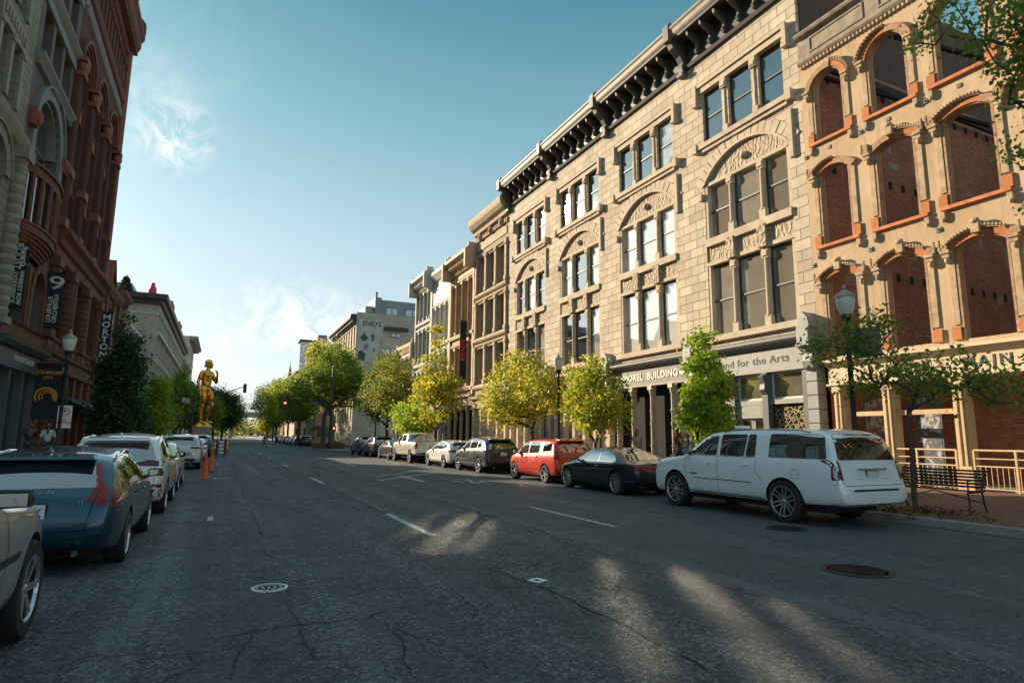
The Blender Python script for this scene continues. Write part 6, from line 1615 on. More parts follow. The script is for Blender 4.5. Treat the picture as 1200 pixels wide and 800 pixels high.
c.finish(11.68, 20.10-.80)

# ---- mid size suv shape, used for several
MID = dict(L=4.56, W=1.85, rx=.94, wb=2.70, wr=.355, arch=.05, gc=.24, tumble=.30, crown=.055,
  top=[(0,.64),(.03,.76),(.08,.96),(.14,1.06),(.42,1.43),(.52,1.54),(.8,1.61),(1.8,1.67),(2.4,1.65),(2.7,1.59),(3.35,1.15),(3.48,1.10),(4.1,1.0),(4.35,.90),(4.5,.74),(4.56,.56)],
  belt=[(0,.60),(.08,.92),(.2,1.06),(.8,1.09),(2.0,1.05),(3.3,1.02),(4.05,.90),(4.35,.76),(4.56,.54)], wheel=dict(w=.235, spokes=5, rimf=.72, kind='y'))
MIDD = dict(side=[([(3.15,1.08),(2.18,1.10),(2.18,1.53),(2.45,1.53),(2.66,1.46)],'glass_l'), ([(2.10,1.10),(1.25,1.13),(1.22,1.50),(2.10,1.54)],'glass'), ([(1.16,1.14),(.55,1.22),(.80,1.43),(1.14,1.48)],'glass')],
  wind=[(-.70,1.16),(.70,1.16),(.58,1.55),(-.58,1.55)], rear=[(-.68,1.10),(.68,1.10),(.56,1.44),(-.56,1.44)], tail=[([(.50,.94),(.84,.90),(.84,1.04),(.55,1.04)],'red')], tailside=[([(.04,.90),(.45,.98),(.40,1.06),(.08,1.05)],'red')],
  head=[([(.5,.74),(.86,.72),(.82,.86),(.5,.84)],'white')], headside=[([(4.45,.72),(4.1,.82),(4.05,.89),(4.4,.86)],'white')], grille=[([(-.45,.5),(.45,.5),(.45,.82),(-.45,.82)],'clad')],
  seams=[[(3.25,1.05),(3.27,.7),(3.15,.34)], [(2.14,1.08),(2.12,.34)], [(1.18,1.12),(1.2,.85),(1.3,.75)], [(3.15,.34),(1.45,.34)]], rseams=[[(-.7,1.06),(-.72,.62),(.72,.62),(.7,1.06)]],
  clad=[([(3.2,.40),(1.35,.40),(1.35,.26),(3.2,.26)],'clad')], rearclad=[([(-.80,.50),(.80,.50),(.76,.28),(-.76,.28)],'clad')], handles=[(2.42,.96),(1.5,.99)], mirror=(3.02,1.06,CM['clad'],1.0), plate=(.82,), spoiler=(.44,1.53,.56), exhaust=(.5,-.5))
c = Car('suv', 'slate blue compact suv parked ahead of the red hatchback', 'suv', MID, P_slate)
D2 = dict(MIDD); D2['plate'] = (.88,); D2['clad'] = MIDD['clad']; dress(c, D2); c.finish(11.80, 26.75-.94)
slate = c.t

# ---- estates
WAG = dict(L=4.64, W=1.86, rx=.95, wb=2.78, wr=.33, arch=.04, gc=.19, tumble=.34, crown=.05,
  top=[(0,.60),(.03,.70),(.08,.90),(.15,1.00),(.42,1.27),(.55,1.36),(.85,1.42),(1.8,1.475),(2.35,1.46),(2.7,1.40),(3.42,1.0),(3.56,.96),(4.15,.87),(4.42,.76),(4.58,.60),(4.64,.46)],
  belt=[(0,.56),(.08,.84),(.18,.955),(.7,.985),(1.6,.96),(3.35,.91),(4.1,.78),(4.42,.64),(4.64,.44)],
  plan=[(0,.76),(.05,.84),(.14,.90),(.35,.955),(.7,.99),(1.0,1.0),(1.8,.985),(3.2,.985),(3.7,1.0),(4.1,.97),(4.35,.90),(4.52,.80),(4.64,.62)], wheel=dict(w=.235, spokes=5, rimf=.72, kind='five'))
WAGD = dict(side=[([(3.22,.96),(2.14,.99),(2.14,1.35),(2.42,1.345),(2.66,1.28)],'glass_l'), ([(2.06,.99),(1.27,1.01),(1.20,1.31),(2.06,1.355)],'glass_l'), ([(1.20,1.02),(.55,1.08),(.70,1.22),(1.13,1.30)],'glass_l')],
  surround=[(3.32,.94),(1.25,.985),(.48,1.06),(.66,1.25),(1.15,1.335),(2.4,1.375),(2.70,1.30)], surround_mat='chrome', wind=[(-.68,1.03),(.68,1.03),(.56,1.38),(-.56,1.38)], rear=[(-.64,1.0),(.64,1.0),(.54,1.29),(-.54,1.29)],
  tail=[([(.54,.84),(.84,.78),(.84,.98),(.70,1.02),(.60,1.28),(.55,1.27),(.62,1.0)],'red')], tailside=[([(.04,.78),(.34,.84),(.32,.92),(.16,1.02),(.40,1.26),(.34,1.27),(.05,.98)],'red')],
  head=[([(.5,.60),(.82,.58),(.80,.74),(.5,.72)],'white')], headside=[([(4.5,.58),(4.2,.68),(4.15,.76),(4.45,.74)],'white')], seams=[[(3.3,.94),(3.32,.7),(3.2,.3)], [(2.10,.96),(2.08,.28)], [(1.2,.98),(1.22,.78),(1.32,.70)], [(3.2,.29),(1.45,.29)]],
  rseams=[[(-.66,.98),(-.56,.52),(.56,.52),(.66,.98)]], handles=[(2.35,.84),(1.5,.86)], mirror=(3.05,.93,CM['clad'],1.0), antenna=.85, spoiler=(.44,1.35,.54))
c = Car('estate_car', 'white estate car with black lower trim parked behind the pale silver pickup', 'estate car', dict(WAG, gc=.22), P_white2)
dress(c, dict(WAGD, plate=(.76,), rails=(.6,2.3,CM['chrome'],.02), clad=[([(3.2,.36),(1.35,.36),(1.35,.22),(3.2,.22)],'clad')], rearclad=[([(-.78,.46),(.78,.46),(.74,.26),(-.74,.26)],'clad')], tail=[([(.48,.84),(.84,.80),(.84,.96),(.52,.95)],'red')], tailside=[([(.04,.80),(.34,.86),(.32,.95),(.06,.96)],'red')])); c.finish(11.80, 31.65-.95)

# ---- pickup
PICK = dict(L=5.85, W=2.04, rx=1.15, wb=3.70, wr=.40, arch=.06, gc=.34, tumble=.24, crown=.04,
  top=[(0,.62),(.03,.80),(.06,1.20),(.10,1.33),(.3,1.34),(1.86,1.34),(1.90,1.36),(1.99,1.72),(2.08,1.83),(2.5,1.89),(3.2,1.90),(3.7,1.84),(3.85,1.78),(4.35,1.36),(4.45,1.32),(5.3,1.25),(5.6,1.15),(5.8,.95),(5.85,.70)],
  belt=[(0,.60),(.06,1.15),(.12,1.28),(1.8,1.29),(4.3,1.27),(5.3,1.17),(5.6,1.02),(5.85,.68)],
  plan=[(0,.94),(.06,.96),(.3,.975),(1.0,1.0),(4.6,1.0),(5.1,.985),(5.5,.93),(5.75,.84),(5.85,.74)], low=[(0,.52),(.2,.50),(1.0,.46),(4.2,.42),(5.5,.36),(5.85,.45)], wheel=dict(w=.27, spokes=6, rimf=.62, kind='five'))
c = Car('pickup_truck', 'pale silver crew cab pickup truck parked on the right kerb', 'pickup truck', PICK, P_silver)
dress(c, dict(side=[([(4.18,1.34),(3.22,1.33),(3.22,1.77),(3.6,1.76),(3.78,1.69)],'glass_l'), ([(3.12,1.33),(2.22,1.34),(2.30,1.76),(3.12,1.78)],'glass_l')], wind=[(-.8,1.40),(.8,1.40),(.7,1.77),(-.7,1.77)], rear=[(-.72,1.42),(.72,1.42),(.66,1.76),(-.66,1.76)],
  tail=[([(.84,.92),(.96,.92),(.95,1.26),(.84,1.26)],'red')], tailside=[([(.05,.94),(.18,.94),(.18,1.25),(.07,1.25)],'red')], head=[([(.6,.9),(.92,.9),(.9,1.05),(.6,1.05)],'white')], headside=[([(5.72,.9),(5.45,.95),(5.4,1.08),(5.68,1.04)],'white')],
  seams=[[(4.3,1.28),(4.3,.5)], [(3.17,1.28),(3.17,.5)], [(2.12,1.3),(2.12,.5)], [(4.3,.48),(2.12,.48)], [(1.9,1.32),(1.9,.55)]], rseams=[[(-.82,1.28),(-.82,.72),(.82,.72),(.82,1.28)]], rearclad=[([(-.93,.66),(.93,.66),(.9,.52),(-.9,.52)],'clad')],
  handles=[(3.35,1.12),(2.35,1.12)], bodyhandle=1, mirror=(4.05,1.28,CM['clad'],1.4), plate=(.60,)))
m = MB(); m.box(.14,1.84,-.84,.84,1.345,1.352); m.build('bed_opening', CM['under'], c.t)
text('badge_lettering', 'CHEVROLET', .15, CM['clad'], c.t, TM((.028, 0, 1.08), (0,-1,0), (0,0,1)), .004, sx=1.3, bold=.002) if False else None
c.finish(11.70, 37.55-1.15)

# ---- saloon
SAL = dict(L=4.7, W=1.83, rx=1.0, wb=2.78, wr=.33, arch=.035, gc=.18, tumble=.34, crown=.045,
  top=[(0,.66),(.03,.76),(.08,.92),(.2,.99),(.7,1.03),(1.3,1.33),(1.6,1.405),(2.2,1.44),(2.6,1.41),(2.85,1.35),(3.5,.99),(3.65,.95),(4.2,.85),(4.5,.74),(4.66,.58),(4.7,.46)],
  belt=[(0,.62),(.08,.82),(.2,.94),(.7,.97),(1.6,.96),(3.4,.90),(4.15,.77),(4.5,.62),(4.7,.44)], wheel=dict(w=.225, spokes=5, rimf=.70, kind='twin'))
SALD = dict(side=[([(3.3,.95),(2.24,.98),(2.24,1.33),(2.5,1.32),(2.75,1.24)],'glass_l'), ([(2.17,.98),(1.2,1.02),(1.45,1.25),(1.7,1.32),(2.17,1.335)],'glass_l')], wind=[(-.66,1.02),(.66,1.02),(.55,1.34),(-.55,1.34)], rear=[(-.64,1.05),(.64,1.05),(.52,1.32),(-.52,1.32)],
  tail=[([(.45,.78),(.82,.76),(.80,.92),(.48,.90)],'red')], tailside=[([(.04,.76),(.35,.84),(.33,.92),(.07,.92)],'red')], seams=[[(3.35,.92),(3.25,.3)], [(2.2,.95),(2.18,.3)], [(1.2,.98),(1.4,.5)]], rseams=[[(-.66,.98),(-.6,.62),(.6,.62),(.66,.98)]], handles=[(2.4,.83),(1.5,.86)], mirror=(3.1,.92,CM['clad'],.9), plate=(.74,),
  headside=[([(4.6,.58),(4.25,.68),(4.2,.76),(4.5,.74)],'white')])
c = Car('saloon_car', 'dark saloon car parked just ahead of the silver pickup', 'saloon car', SAL, P_dark); dress(c, SALD); c.finish(11.72, 43.5-1.0); sal = c.t
def dup(src, X, Y, label, paint=None, name=None):
    o = copy_tree(src)
    if name: o.name = name
    o.location = (X, Y, 0); o['label'] = label
    if paint:
        for ch in o.children:
            if ch.name.startswith('body'): ch.data = ch.data.copy(); ch.data.materials[0] = paint
    return o
dup(slate, 11.75, 48.2, 'black suv with red tail lamps parked ahead of the dark saloon', P_dark)
dup(slate, 11.7, 53.2, 'grey suv at the front of the near right row, beside the kerb extension', P_sage)
# beyond the junction, right
far = [(96,'dark grey suv, first car past the planter on the right', P_dark, slate), (102.5,'black suv, second car beyond the junction on the right', P_black, slate), (109,'silver suv, third car beyond the junction on the right', P_silver, slate),
       (116,'pale blue grey saloon parked far down the right kerb', P_silver, sal), (123,'dark saloon parked far down the right kerb', P_dark, sal), (131,'white saloon, beside the pedestrian in the far view', P_white2, sal), (140,'small black suv at the far end of the right row', P_black, slate)]
for i, (y, lb, pt, src) in enumerate(far): dup(src, 11.7, y, lb, pt)
# ---- left kerb
c = Car('suv', 'champagne grey suv cut by the left edge of the photo, nearest car on the left', 'suv', dict(MID, L=4.75, W=1.92, rx=1.02, wb=2.79, wr=.39, gc=.30, arch=.05,
  top=[(0,.74),(.05,.9),(.12,1.1),(.2,1.2),(.4,1.55),(.55,1.68),(.9,1.74),(1.6,1.76),(2.1,1.73),(2.35,1.66),(2.95,1.22),(3.1,1.17),(4.0,1.10),(4.4,1.0),(4.62,.84),(4.75,.62)], belt=[(0,.66),(.12,1.02),(.3,1.14),(2.9,1.10),(4.0,1.0),(4.4,.86),(4.75,.58)], wheel=dict(w=.26, spokes=6, rimf=.66, kind='five')), P_champ)
dress(c, dict(side=[([(2.82,1.18),(1.95,1.19),(1.95,1.62),(2.12,1.62),(2.3,1.56)],'glass_l'), ([(1.85,1.2),(1.05,1.22),(1.05,1.60),(1.85,1.62)],'glass'), ([(.95,1.22),(.5,1.27),(.62,1.5),(.95,1.57)],'glass')], wind=[(-.7,1.28),(.7,1.28),(.58,1.64),(-.58,1.64)],
  head=[([(.55,.84),(.9,.80),(.86,1.0),(.55,.98)],'white')], headside=[([(4.66,.80),(4.35,.88),(4.28,1.0),(4.55,1.0)],'white')], seams=[[(2.95,1.12),(2.98,.8),(2.9,.42)], [(1.9,1.16),(1.88,.42)]], handles=[(2.1,1.04)], mirror=(2.60,1.12,CM['clad'],.92), clad=[([(4.73,.52),(4.30,.52),(4.30,.40),(4.73,.36)],'clad')], trims=[([(3.3,.74),(1.4,.74)],.05,'clad')]))
c.finish(-2.26, 6.45-1.02-2.79)
c = Car('estate_car', 'petrol blue estate car with tall red tail lamps on the left', 'estate car', WAG, P_blue)
dress(c, dict(WAGD, exhaust=(.5,-.5), rearclad=[([(-.62,.32),(.62,.32),(.56,.22),(-.56,.22)],'clad')])); c.plate(.745, '6 TRX', .34, .17)
c.line('bumper_crease', 'B', [(-.80,.53),(.80,.53)], .012, CM['seam']); c.line('bumper_crease', 'B', [(-.78,.43),(.78,.43)], .010, CM['seam']); c.rails(.55, 2.3, CM['chrome'], .0)
text('badge_lettering', 'VOLVO', .06, CM['chrome'], c.t, TM((.105, 0, .955), (0,-1,0), (0,0,1)), .004, sx=1.5, spacing=1.8); text('badge_lettering', 'T5', .05, CM['chrome'], c.t, TM((.05, -.50, .84), (0,-1,0), (0,0,1)), .004)
c.finish(-1.93, 9.78-.95)
CRV = dict(MID, L=4.6, W=1.84, rx=.98, wb=2.66, wr=.35)
c = Car('suv', 'white suv with dark rear glass, directly ahead of the petrol blue estate car', 'suv', CRV, P_white2)
dress(c, dict(MIDD, rear=[(-.72,1.12),(.72,1.12),(.58,1.47),(-.58,1.47)], tail=[([(.20,1.02),(.84,1.00),(.86,1.09),(.60,1.13),(.22,1.06)],'dred'), ([(.62,.60),(.80,.60),(.80,.66),(.62,.66)],'red')], tailside=[([(.04,1.0),(.30,1.02),(.38,1.18),(.18,1.10)],'dred'), ([(.03,.58),(.16,.58),(.16,.66),(.03,.66)],'red')], antenna=.8,
   rearclad=[([(-.86,.56),(.86,.56),(.8,.28),(-.8,.28)],'clad')], plate=(.80,), trims=[([(3.2,.95),(.9,1.0)],.012,'seam')])); c.rails(.7, 2.3, CM['chrome'], .0)
c.finish(-1.85, 15.3-.98)
dup(sal, -1.90, 19.85, 'pearl white car half hidden beyond the second car, only flank and mirror showing', P_white2)
c = Car('suv', 'clean white suv parked behind the two orange cones', 'suv', dict(MID, L=4.7, W=1.9, rx=1.0, wb=2.79, wr=.37), P_white2)
dress(c, dict(MIDD, rear=[(-.78,1.12),(.78,1.12),(.64,1.46),(-.64,1.46)], tail=[([(.42,.98),(.86,.95),(.86,1.06),(.46,1.06)],'dred')], plate=(.80,), rearclad=[([(-.86,.52),(.86,.52),(.8,.28),(-.8,.28)],'clad')])); c.line('chrome_strip', 'B', [(-.7,.58),(.7,.58)], .02, CM['chrome']); c.rails(.7, 2.3, CM['chrome'], .0)
c.finish(-1.68, 33.0)
dup(sal, -1.55, 42.0, 'white car parked ahead of the clean white suv', P_white)
dup(slate, -1.45, 50.3, 'blue grey suv behind the black sandwich board', P_slate)
dup(slate, -1.45, 57.5, 'farthest white suv on the left, next to the orange channelizer', P_white2)
# ================================================================== TREES
MT['bark'] = M_plain('tree_bark', (.085,.065,.05), .9, var=.3, nscale=12, bump=.8, bscale=40)
MT['bark_pale'] = M_plain('pale_bark', (.20,.17,.14), .9, var=.3, nscale=10, bump=.6, bscale=40)
LF = dict(
 yellow=M_leaf("yellow_leaves", (.26,.31,.03), (.54,.50,.05), (.72,.56,.06), .62), yg=M_leaf('yellow_green_leaves', (.20,.29,.03), (.48,.50,.045), (.68,.54,.05), .6),
 lime=M_leaf('bright_green_leaves', (.20,.33,.03), (.40,.54,.05), (.60,.66,.08), .6), green=M_leaf('mid_green_leaves', (.10,.20,.03), (.26,.36,.05), (.52,.48,.06), .55),
 dark=M_leaf('dark_green_leaves', (.022,.06,.022), (.045,.10,.03), (.09,.15,.035), .35), olive=M_leaf('olive_leaves', (.12,.17,.03), (.27,.30,.045), (.52,.42,.06), .55),
 small=M_leaf('locust_leaves', (.10,.19,.035), (.22,.32,.05), (.42,.42,.07), .55))
def leaf_mesh(rs, centres, per, spread, size, name, mat, parent, flat=.0):
    n = len(centres)*per
    c = np.repeat(np.array(centres), per, axis=0)+rs.normal(0, 1, (n, 3))*np.array([spread, spread, spread*.75])
    a = rs.normal(0, 1, (n, 3)); a[:, 2] -= .35; a /= np.linalg.norm(a, axis=1)[:, None]
    b = rs.normal(0, 1, (n, 3)); b -= a*np.sum(a*b, axis=1)[:, None]; b /= np.linalg.norm(b, axis=1)[:, None]
    nn = np.cross(a, b)
    s = size*rs.uniform(.45, 1.45, (n, 1))
    bend = nn*s*.12
    p = np.stack([c-a*s*.5, c+b*s*.34+bend, c+a*s*.55, c-b*s*.34+bend], axis=1).reshape(-1, 3)
    me = bpy.data.meshes.new(name); me.vertices.add(n*4); me.loops.add(n*4); me.polygons.add(n)
    me.vertices.foreach_set('co', p.ravel()); me.loops.foreach_set('vertex_index', np.arange(n*4)); me.polygons.foreach_set('loop_start', np.arange(n)*4); me.polygons.foreach_set('loop_total', np.full(n, 4))
    me.update(calc_edges=True); me.materials.append(mat)
    o = bpy.data.objects.new(name, me); COL.objects.link(o); o.parent = parent; return o
def tree(label, loc, blobs, fork, tr, natt, per, spread, size, lf, seed, bark='bark', stems=1, name='street_tree', group='street trees', lean=0.0):
    rs = np.random.RandomState(seed); r = random.Random(seed)
    t = empty(name, loc, 0, label, 'tree', group)
    vols = np.array([b[3]*b[4]*b[5] for b in blobs]); vols = vols/vols.sum()
    att = []
    while len(att) < natt:
        b = blobs[rs.choice(len(blobs), p=vols)]; d = rs.normal(0, 1, 3); d /= np.linalg.norm(d); q = rs.uniform(.12, 1)**(1/2.4)
        att.append(Vector((b[0]+d[0]*b[3]*q, b[1]+d[1]*b[4]*q, b[2]+d[2]*b[5]*q)))
    nodes = []; par = []
    for s in range(stems):
        a = 2*PI*s/max(1, stems)+r.random(); o = .08*(stems > 1)
        base = Vector((math.cos(a)*o, math.sin(a)*o, -.05)); top = Vector((math.cos(a)*(.45*(stems > 1))+lean, math.sin(a)*(.45*(stems > 1)), fork*(1 if stems == 1 else r.uniform(.8, 1.2))))
        nodes.append(base); par.append(-1); k = 5
        for i in range(1, k+1):
            p = base.lerp(top, i/k)+Vector((r.uniform(-.03, .03), r.uniform(-.03, .03), 0)); nodes.append(p); par.append(len(nodes)-2)
    nb = len(nodes)
    fk = Vector((lean, 0, fork)); order = sorted(att, key=lambda p: (p-fk).length)
    ends = []
    allow = [i for i in range(nb) if nodes[i].z > fork*.8]
    for p in order:
        best = min(allow, key=lambda i: (nodes[i]-p).length+max(0, nodes[i].z-p.z)*1.2+.25*(nodes[i]-fk).length)
        a = nodes[best]; L_ = (p-a).length; k = max(1, int(L_/.45)); last = best
        for i in range(1, k+1):
            f = i/k; q = a.lerp(p, f)+Vector((0, 0, math.sin(f*PI)*L_*.07))+Vector((r.uniform(-1,1), r.uniform(-1,1), r.uniform(-1,1)))*.05*(i < k)
            nodes.append(q); par.append(last); last = len(nodes)-1; allow.append(last)
        ends.append(last)
    w = [0.0]*len(nodes)
    for e in ends: w[e] += 1
    for i in range(len(nodes)-1, 0, -1):
        if par[i] >= 0: w[par[i]] += w[i]
    tot = max(w); rad = [max(.008, tr*(x/tot)**.45) for x in w]
    m = MB()
    for i, p in enumerate(nodes):
        if par[i] >= 0: m.tube(nodes[par[i]], p, rad[par[i]]*(.92 if par[i] >= nb else 1), rad[i], 7 if rad[i] > .05 else 4, cap=False)
    m.build('trunk', MT[bark], t, smooth=True)
    leaf_mesh(rs, [tuple(nodes[e]) for e in ends]+[tuple(nodes[i]) for i in range(nb, len(nodes)) if w[i] < tot*.03 and r.random() < .5], per, spread, size, 'crown', LF[lf], t)
    return t
# right kerb
tree('slim dark-stemmed tree with thin spreading crown beside the bench', (13.3, 8.3, .15), [(0,.9,3.2,.8,.9,.7),(0,-.7,2.75,.8,1.0,.45),(-.2,1.5,3.8,.6,.7,.5),(0,.45,3.9,.7,.75,.5),(.2,-1.8,2.6,.7,.7,.4)], 2.15, .055, 120, 26, .19, .09, 'small', 11)
tree('bright lime green tree between the white suv and the arts office front', (13.6, 14.7, .15), [(0,0,2.2,.75,.9,1.0),(0,0,3.3,.6,.8,.9),(0,.1,4.35,.25,.3,.6)], 1.2, .06, 120, 36, .17, .15, 'lime', 12)
tree('bushy green and yellow tree in front of the brown fascia, beside a lamp', (13.6, 20.95, .15), [(0,0,2.9,1.2,1.5,1.1),(0,-.5,2.3,1.0,1.2,.7),(0,.6,4.0,.9,1.2,.8),(.2,.9,2.4,.8,.9,.6)], 1.3, .07, 150, 32, .22, .13, 'yg', 13)
tree('multi-stemmed golden tree behind the red hatchback', (13.6, 27.6, .15), [(0,0,3.6,1.8,2.7,1.5),(0,1.3,3.0,1.3,1.8,1.2),(0,-2.0,3.4,1.3,1.9,1.3),(.2,.3,5.2,1.2,1.8,.9)], .9, .09, 220, 32, .26, .14, 'yellow', 14, stems=4)
tree('tall loose yellow ginkgo-like tree behind the white estate car', (13.6, 41.5, .15), [(0,0,4.2,1.6,1.9,2.0),(0,0,6.6,1.1,1.3,1.8),(0,.1,8.8,.45,.5,1.0),(0,-1.3,5.0,1.1,1.6,1.2),(0,1.6,5.2,1.1,1.6,1.3)], 1.9, .10, 150, 34, .24, .18, 'yellow', 15)
tree('low green tree behind the dark saloon and suv on the right', (13.8, 47.8, .15), [(0,0,2.9,1.6,2.6,1.5),(0,-1.6,2.5,1.4,1.8,1.2)], 1.2, .08, 110, 34, .3, .17, 'lime', 16)
tree('wide olive tree with yellowing top, right of the traffic signal pole', (13.9, 56.5, .15), [(0,0,5.4,2.6,3.6,2.6),(0,2.5,4.8,2.2,2.8,2.2),(0,-2.6,5.0,2.0,2.6,2.0),(.3,0,8.0,1.8,2.6,1.3)], 2.4, .14, 260, 30, .36, .20, 'olive', 17)
tree('golden topped tree behind the olive tree by the corner block', (17.2, 70.0, .2), [(0,0,7.2,2.8,3.0,2.6),(1.5,0,6.2,2.4,2.8,2.2),(0,0,9.2,1.8,2.0,1.2)], 2.6, .16, 200, 32, .42, .22, 'yg', 18)
tree('large green and gold tree standing in the brick planter', (12.1, 76.0, .3), [(0,0,8.0,3.4,3.6,3.4),(-1.6,0,7.0,3.0,3.0,2.6),(1.8,0,7.4,2.6,3.0,2.8),(0,0,11.0,2.0,2.2,1.6)], 3.4, .34, 330, 34, .45, .25, 'green', 19, bark='bark_pale')
tree('yellow headed tree rising behind the planter tree', (12.8, 88.0, .15), [(0,0,10.6,3.4,3.4,2.8),(2.6,0,9.6,2.6,3.0,2.6),(-1,0,13.2,2.0,2.2,1.3)], 4.0, .3, 240, 36, .5, .28, 'yellow', 20)
tree('dark green tree, left edge of the right hand tree mass', (10.6, 97.0, .15), [(0,0,6.8,3.0,3.2,3.2),(-1.2,0,5.4,2.2,2.6,2.0),(1.4,0,8.8,2.4,2.6,2.2)], 3.0, .26, 240, 40, .5, .26, 'green', 21)
for i, (x, y, h, lf, sd, lb) in enumerate(((11.0,118,12.5,'yg',22,'yellow green tree far down the right side, second beyond the planter'),(10.8,150,14,'green',23,'tall green tree far down the right side, hiding the foot of the domed church tower'),(12.5,195,8,'yellow',24,'small yellow green tree far beyond the pedestrian'),(10.2,134,13,'green',25,'green tree far down the right side, behind the far cars'))):
    tree(lb, (x, y, .15), [(0,0,h*.6,h*.36,h*.36,h*.34),(h*.1,0,h*.8,h*.25,h*.25,h*.2)], h*.28, .18, 110, 60, .6, .28, lf, sd)
tree('overhanging small-leaved tree whose branches hang in at the top right corner', (13.7, 4.4, .15), [(0,1.6,9.4,1.0,.7,1.5),(.2,1.45,7.4,.8,.55,1.7),(0,0,10.0,1.8,1.4,1.8),(0,1.1,6.2,.6,.45,.8),(-.1,2.7,10.5,.6,.9,.6)], 5.2, .10, 150, 34, .20, .10, 'small', 26)
# left kerb
tree('dense dark conical tree on the left pavement, before the long tan building', (-5.4, 42.0, .15), [(0,0,2.8,1.5,2.0,1.7),(0,0,4.9,1.15,1.5,1.9),(0,0,7.0,.6,.8,1.4),(0,0,8.4,.25,.3,.8)], 1.2, .12, 230, 44, .25, .17, 'dark', 31)
tree('brighter green tree on the left pavement just past the dark conical tree', (-4.4, 51.5, .15), [(0,0,2.7,1.1,1.6,1.5),(0,0,4.6,.7,1.0,1.2)], 1.4, .10, 130, 36, .3, .19, 'lime', 32)
tree('small green tree at left, beside the base of the golden statue', (-5.2, 62, .15), [(0,0,3.2,1.5,2.2,1.5)], 1.4, .1, 130, 55, .36, .18, 'green', 33)
tree('thin green tree between the pale building and the golden statue', (-4.8, 84, .15), [(0,0,5.6,1.0,1.2,2.6),(0,0,8.6,.6,.7,1.6)], 2, .1, 110, 55, .36, .2, 'green', 34)
for i, (x, y, h, lf, sd, lb) in enumerate(((-1.8,104,10,'green',35,'round green tree right behind the golden statue'),(1.0,122,11.5,'dark',36,'dark green tree under the hanging signal on the left'),(-4.5,112,11,'lime',37,'lighter green tree left of the dark one, behind the statue'),(2.5,150,12,'green',38,'green tree at the far end of the left side, beside the overpass'))):
    tree(lb, (x-2.2, y, .15), [(0,0,h*.56,h*.34,h*.36,h*.34),(h*.14,0,h*.48,h*.26,h*.28,h*.26),(-h*.12,0,h*.66,h*.24,h*.26,h*.22)], h*.28, .22, 210, 62, .6, .24, lf, sd)
# far wood closing the street
rs = np.random.RandomState(9); cs = []
for i in range(520): x = rs.uniform(-160, 220); cs.append((x, 560+rs.uniform(0, 60), abs(rs.normal(0, 4))+1+2*math.sin(x*.07)))
far_w = leaf_mesh(rs, cs, 26, 3.5, 2.6, 'far_wood', LF['olive'], None); tag(far_w, 'low far-off line of trees across the end of the street', 'trees', kind='stuff')
# mulch bed, shrubs
rs = np.random.RandomState(4); cs = [(13.3+rs.normal(0, .35), 8.3+rs.normal(0, .6), .17) for _ in range(70)]
mu = leaf_mesh(rs, cs, 10, .06, .07, 'fallen_leaves', LF['olive'], None); tag(mu, 'dry fallen leaves and mulch around the slim tree by the bench', 'leaf litter', kind='stuff')
mu.data.materials[0] = M_leaf('dry_leaves', (.07,.045,.03), (.13,.08,.04), (.22,.15,.06), .1)
for i, (x, y) in enumerate(((13.2, 62.5), (13.0, 60.8), (12.0,73.2))):
    t = empty('shrub', (x, y, .15), 0, ('round green shrub behind the dustbin near the kerb extension','second round shrub, in front of the corner shops','low shrub growing in the brick planter')[i], 'shrub'); rs = np.random.RandomState(50+i)
    leaf_mesh(rs, [(rs.normal(0,.3), rs.normal(0,.3), .35+(.25 if i == 2 else 0)+abs(rs.normal(0,.15))) for _ in range(40)], 20, .12, .12, 'foliage', LF['lime'], t)
    m = MB(); 
    for k in range(5): m.tube((0,0,0), (.2*math.cos(k*1.3),.2*math.sin(k*1.3),.45), .015, .008, 4)
    m.build('stem', MT['bark'], t)

# ================================================================== STREET FURNITURE
MT['globe'] = M_plain('frosted_lamp_globe', (.62,.60,.55), .25, var=.05, bump=0)
def street_lamp(loc, label, h=5.1, extra=True, group='acorn street lamps'):
    t = empty('street_lamp', loc, 0, label, 'street lamp', group)
    m = MB(); m.lathe([(.20,0),(.20,.12),(.15,.2),(.13,.55),(.16,.6),(.09,.7),(.06,1.2),(.055,h-1.0),(.09,h-.95),(.055,h-.9),(.06,h-.78),(.12,h-.72),(.13,h-.62)], n=12); m.build('post', MT['black_metal'], t, smooth=True)
    m = MB(); m.lathe([(.12,h-.62),(.19,h-.45),(.215,h-.28),(.205,h-.2)], n=16); m.build('globe', MT['globe'], t, smooth=True)
    m = MB(); m.lathe([(.235,h-.205),(.23,h-.17),(.15,h-.09),(.07,h-.04),(.05,h),(.065,h+.03),(.03,h+.07),(.008,h+.14)], n=16); m.build('cap', MT['lamp_cap'], t, smooth=True)
    return t
MT['lamp_cap'] = M_plain('lamp_cap_metal', (.30,.28,.24), .4, .3, var=.1)
street_lamp((13.4, 9.62, .15), 'acorn lamp behind the bench tree, in front of the ochre ruin')
street_lamp((13.4, 23.6, .15), 'acorn lamp standing between the golden tree and the green tree')
street_lamp((-5.0, 25.7, .15), 'near acorn lamp on the left pavement, beside the parking sign', 4.95)
street_lamp((-4.0, 78.5, .15), 'left one of the two distant lamps beside the golden statue', 5.6)
street_lamp((-3.7, 80.3, .15), 'right one of the two distant lamps beside the golden statue', 5.6)
street_lamp((13.3, 58.5, .15), 'distant acorn lamp inside the olive tree crown on the right', 5.4)
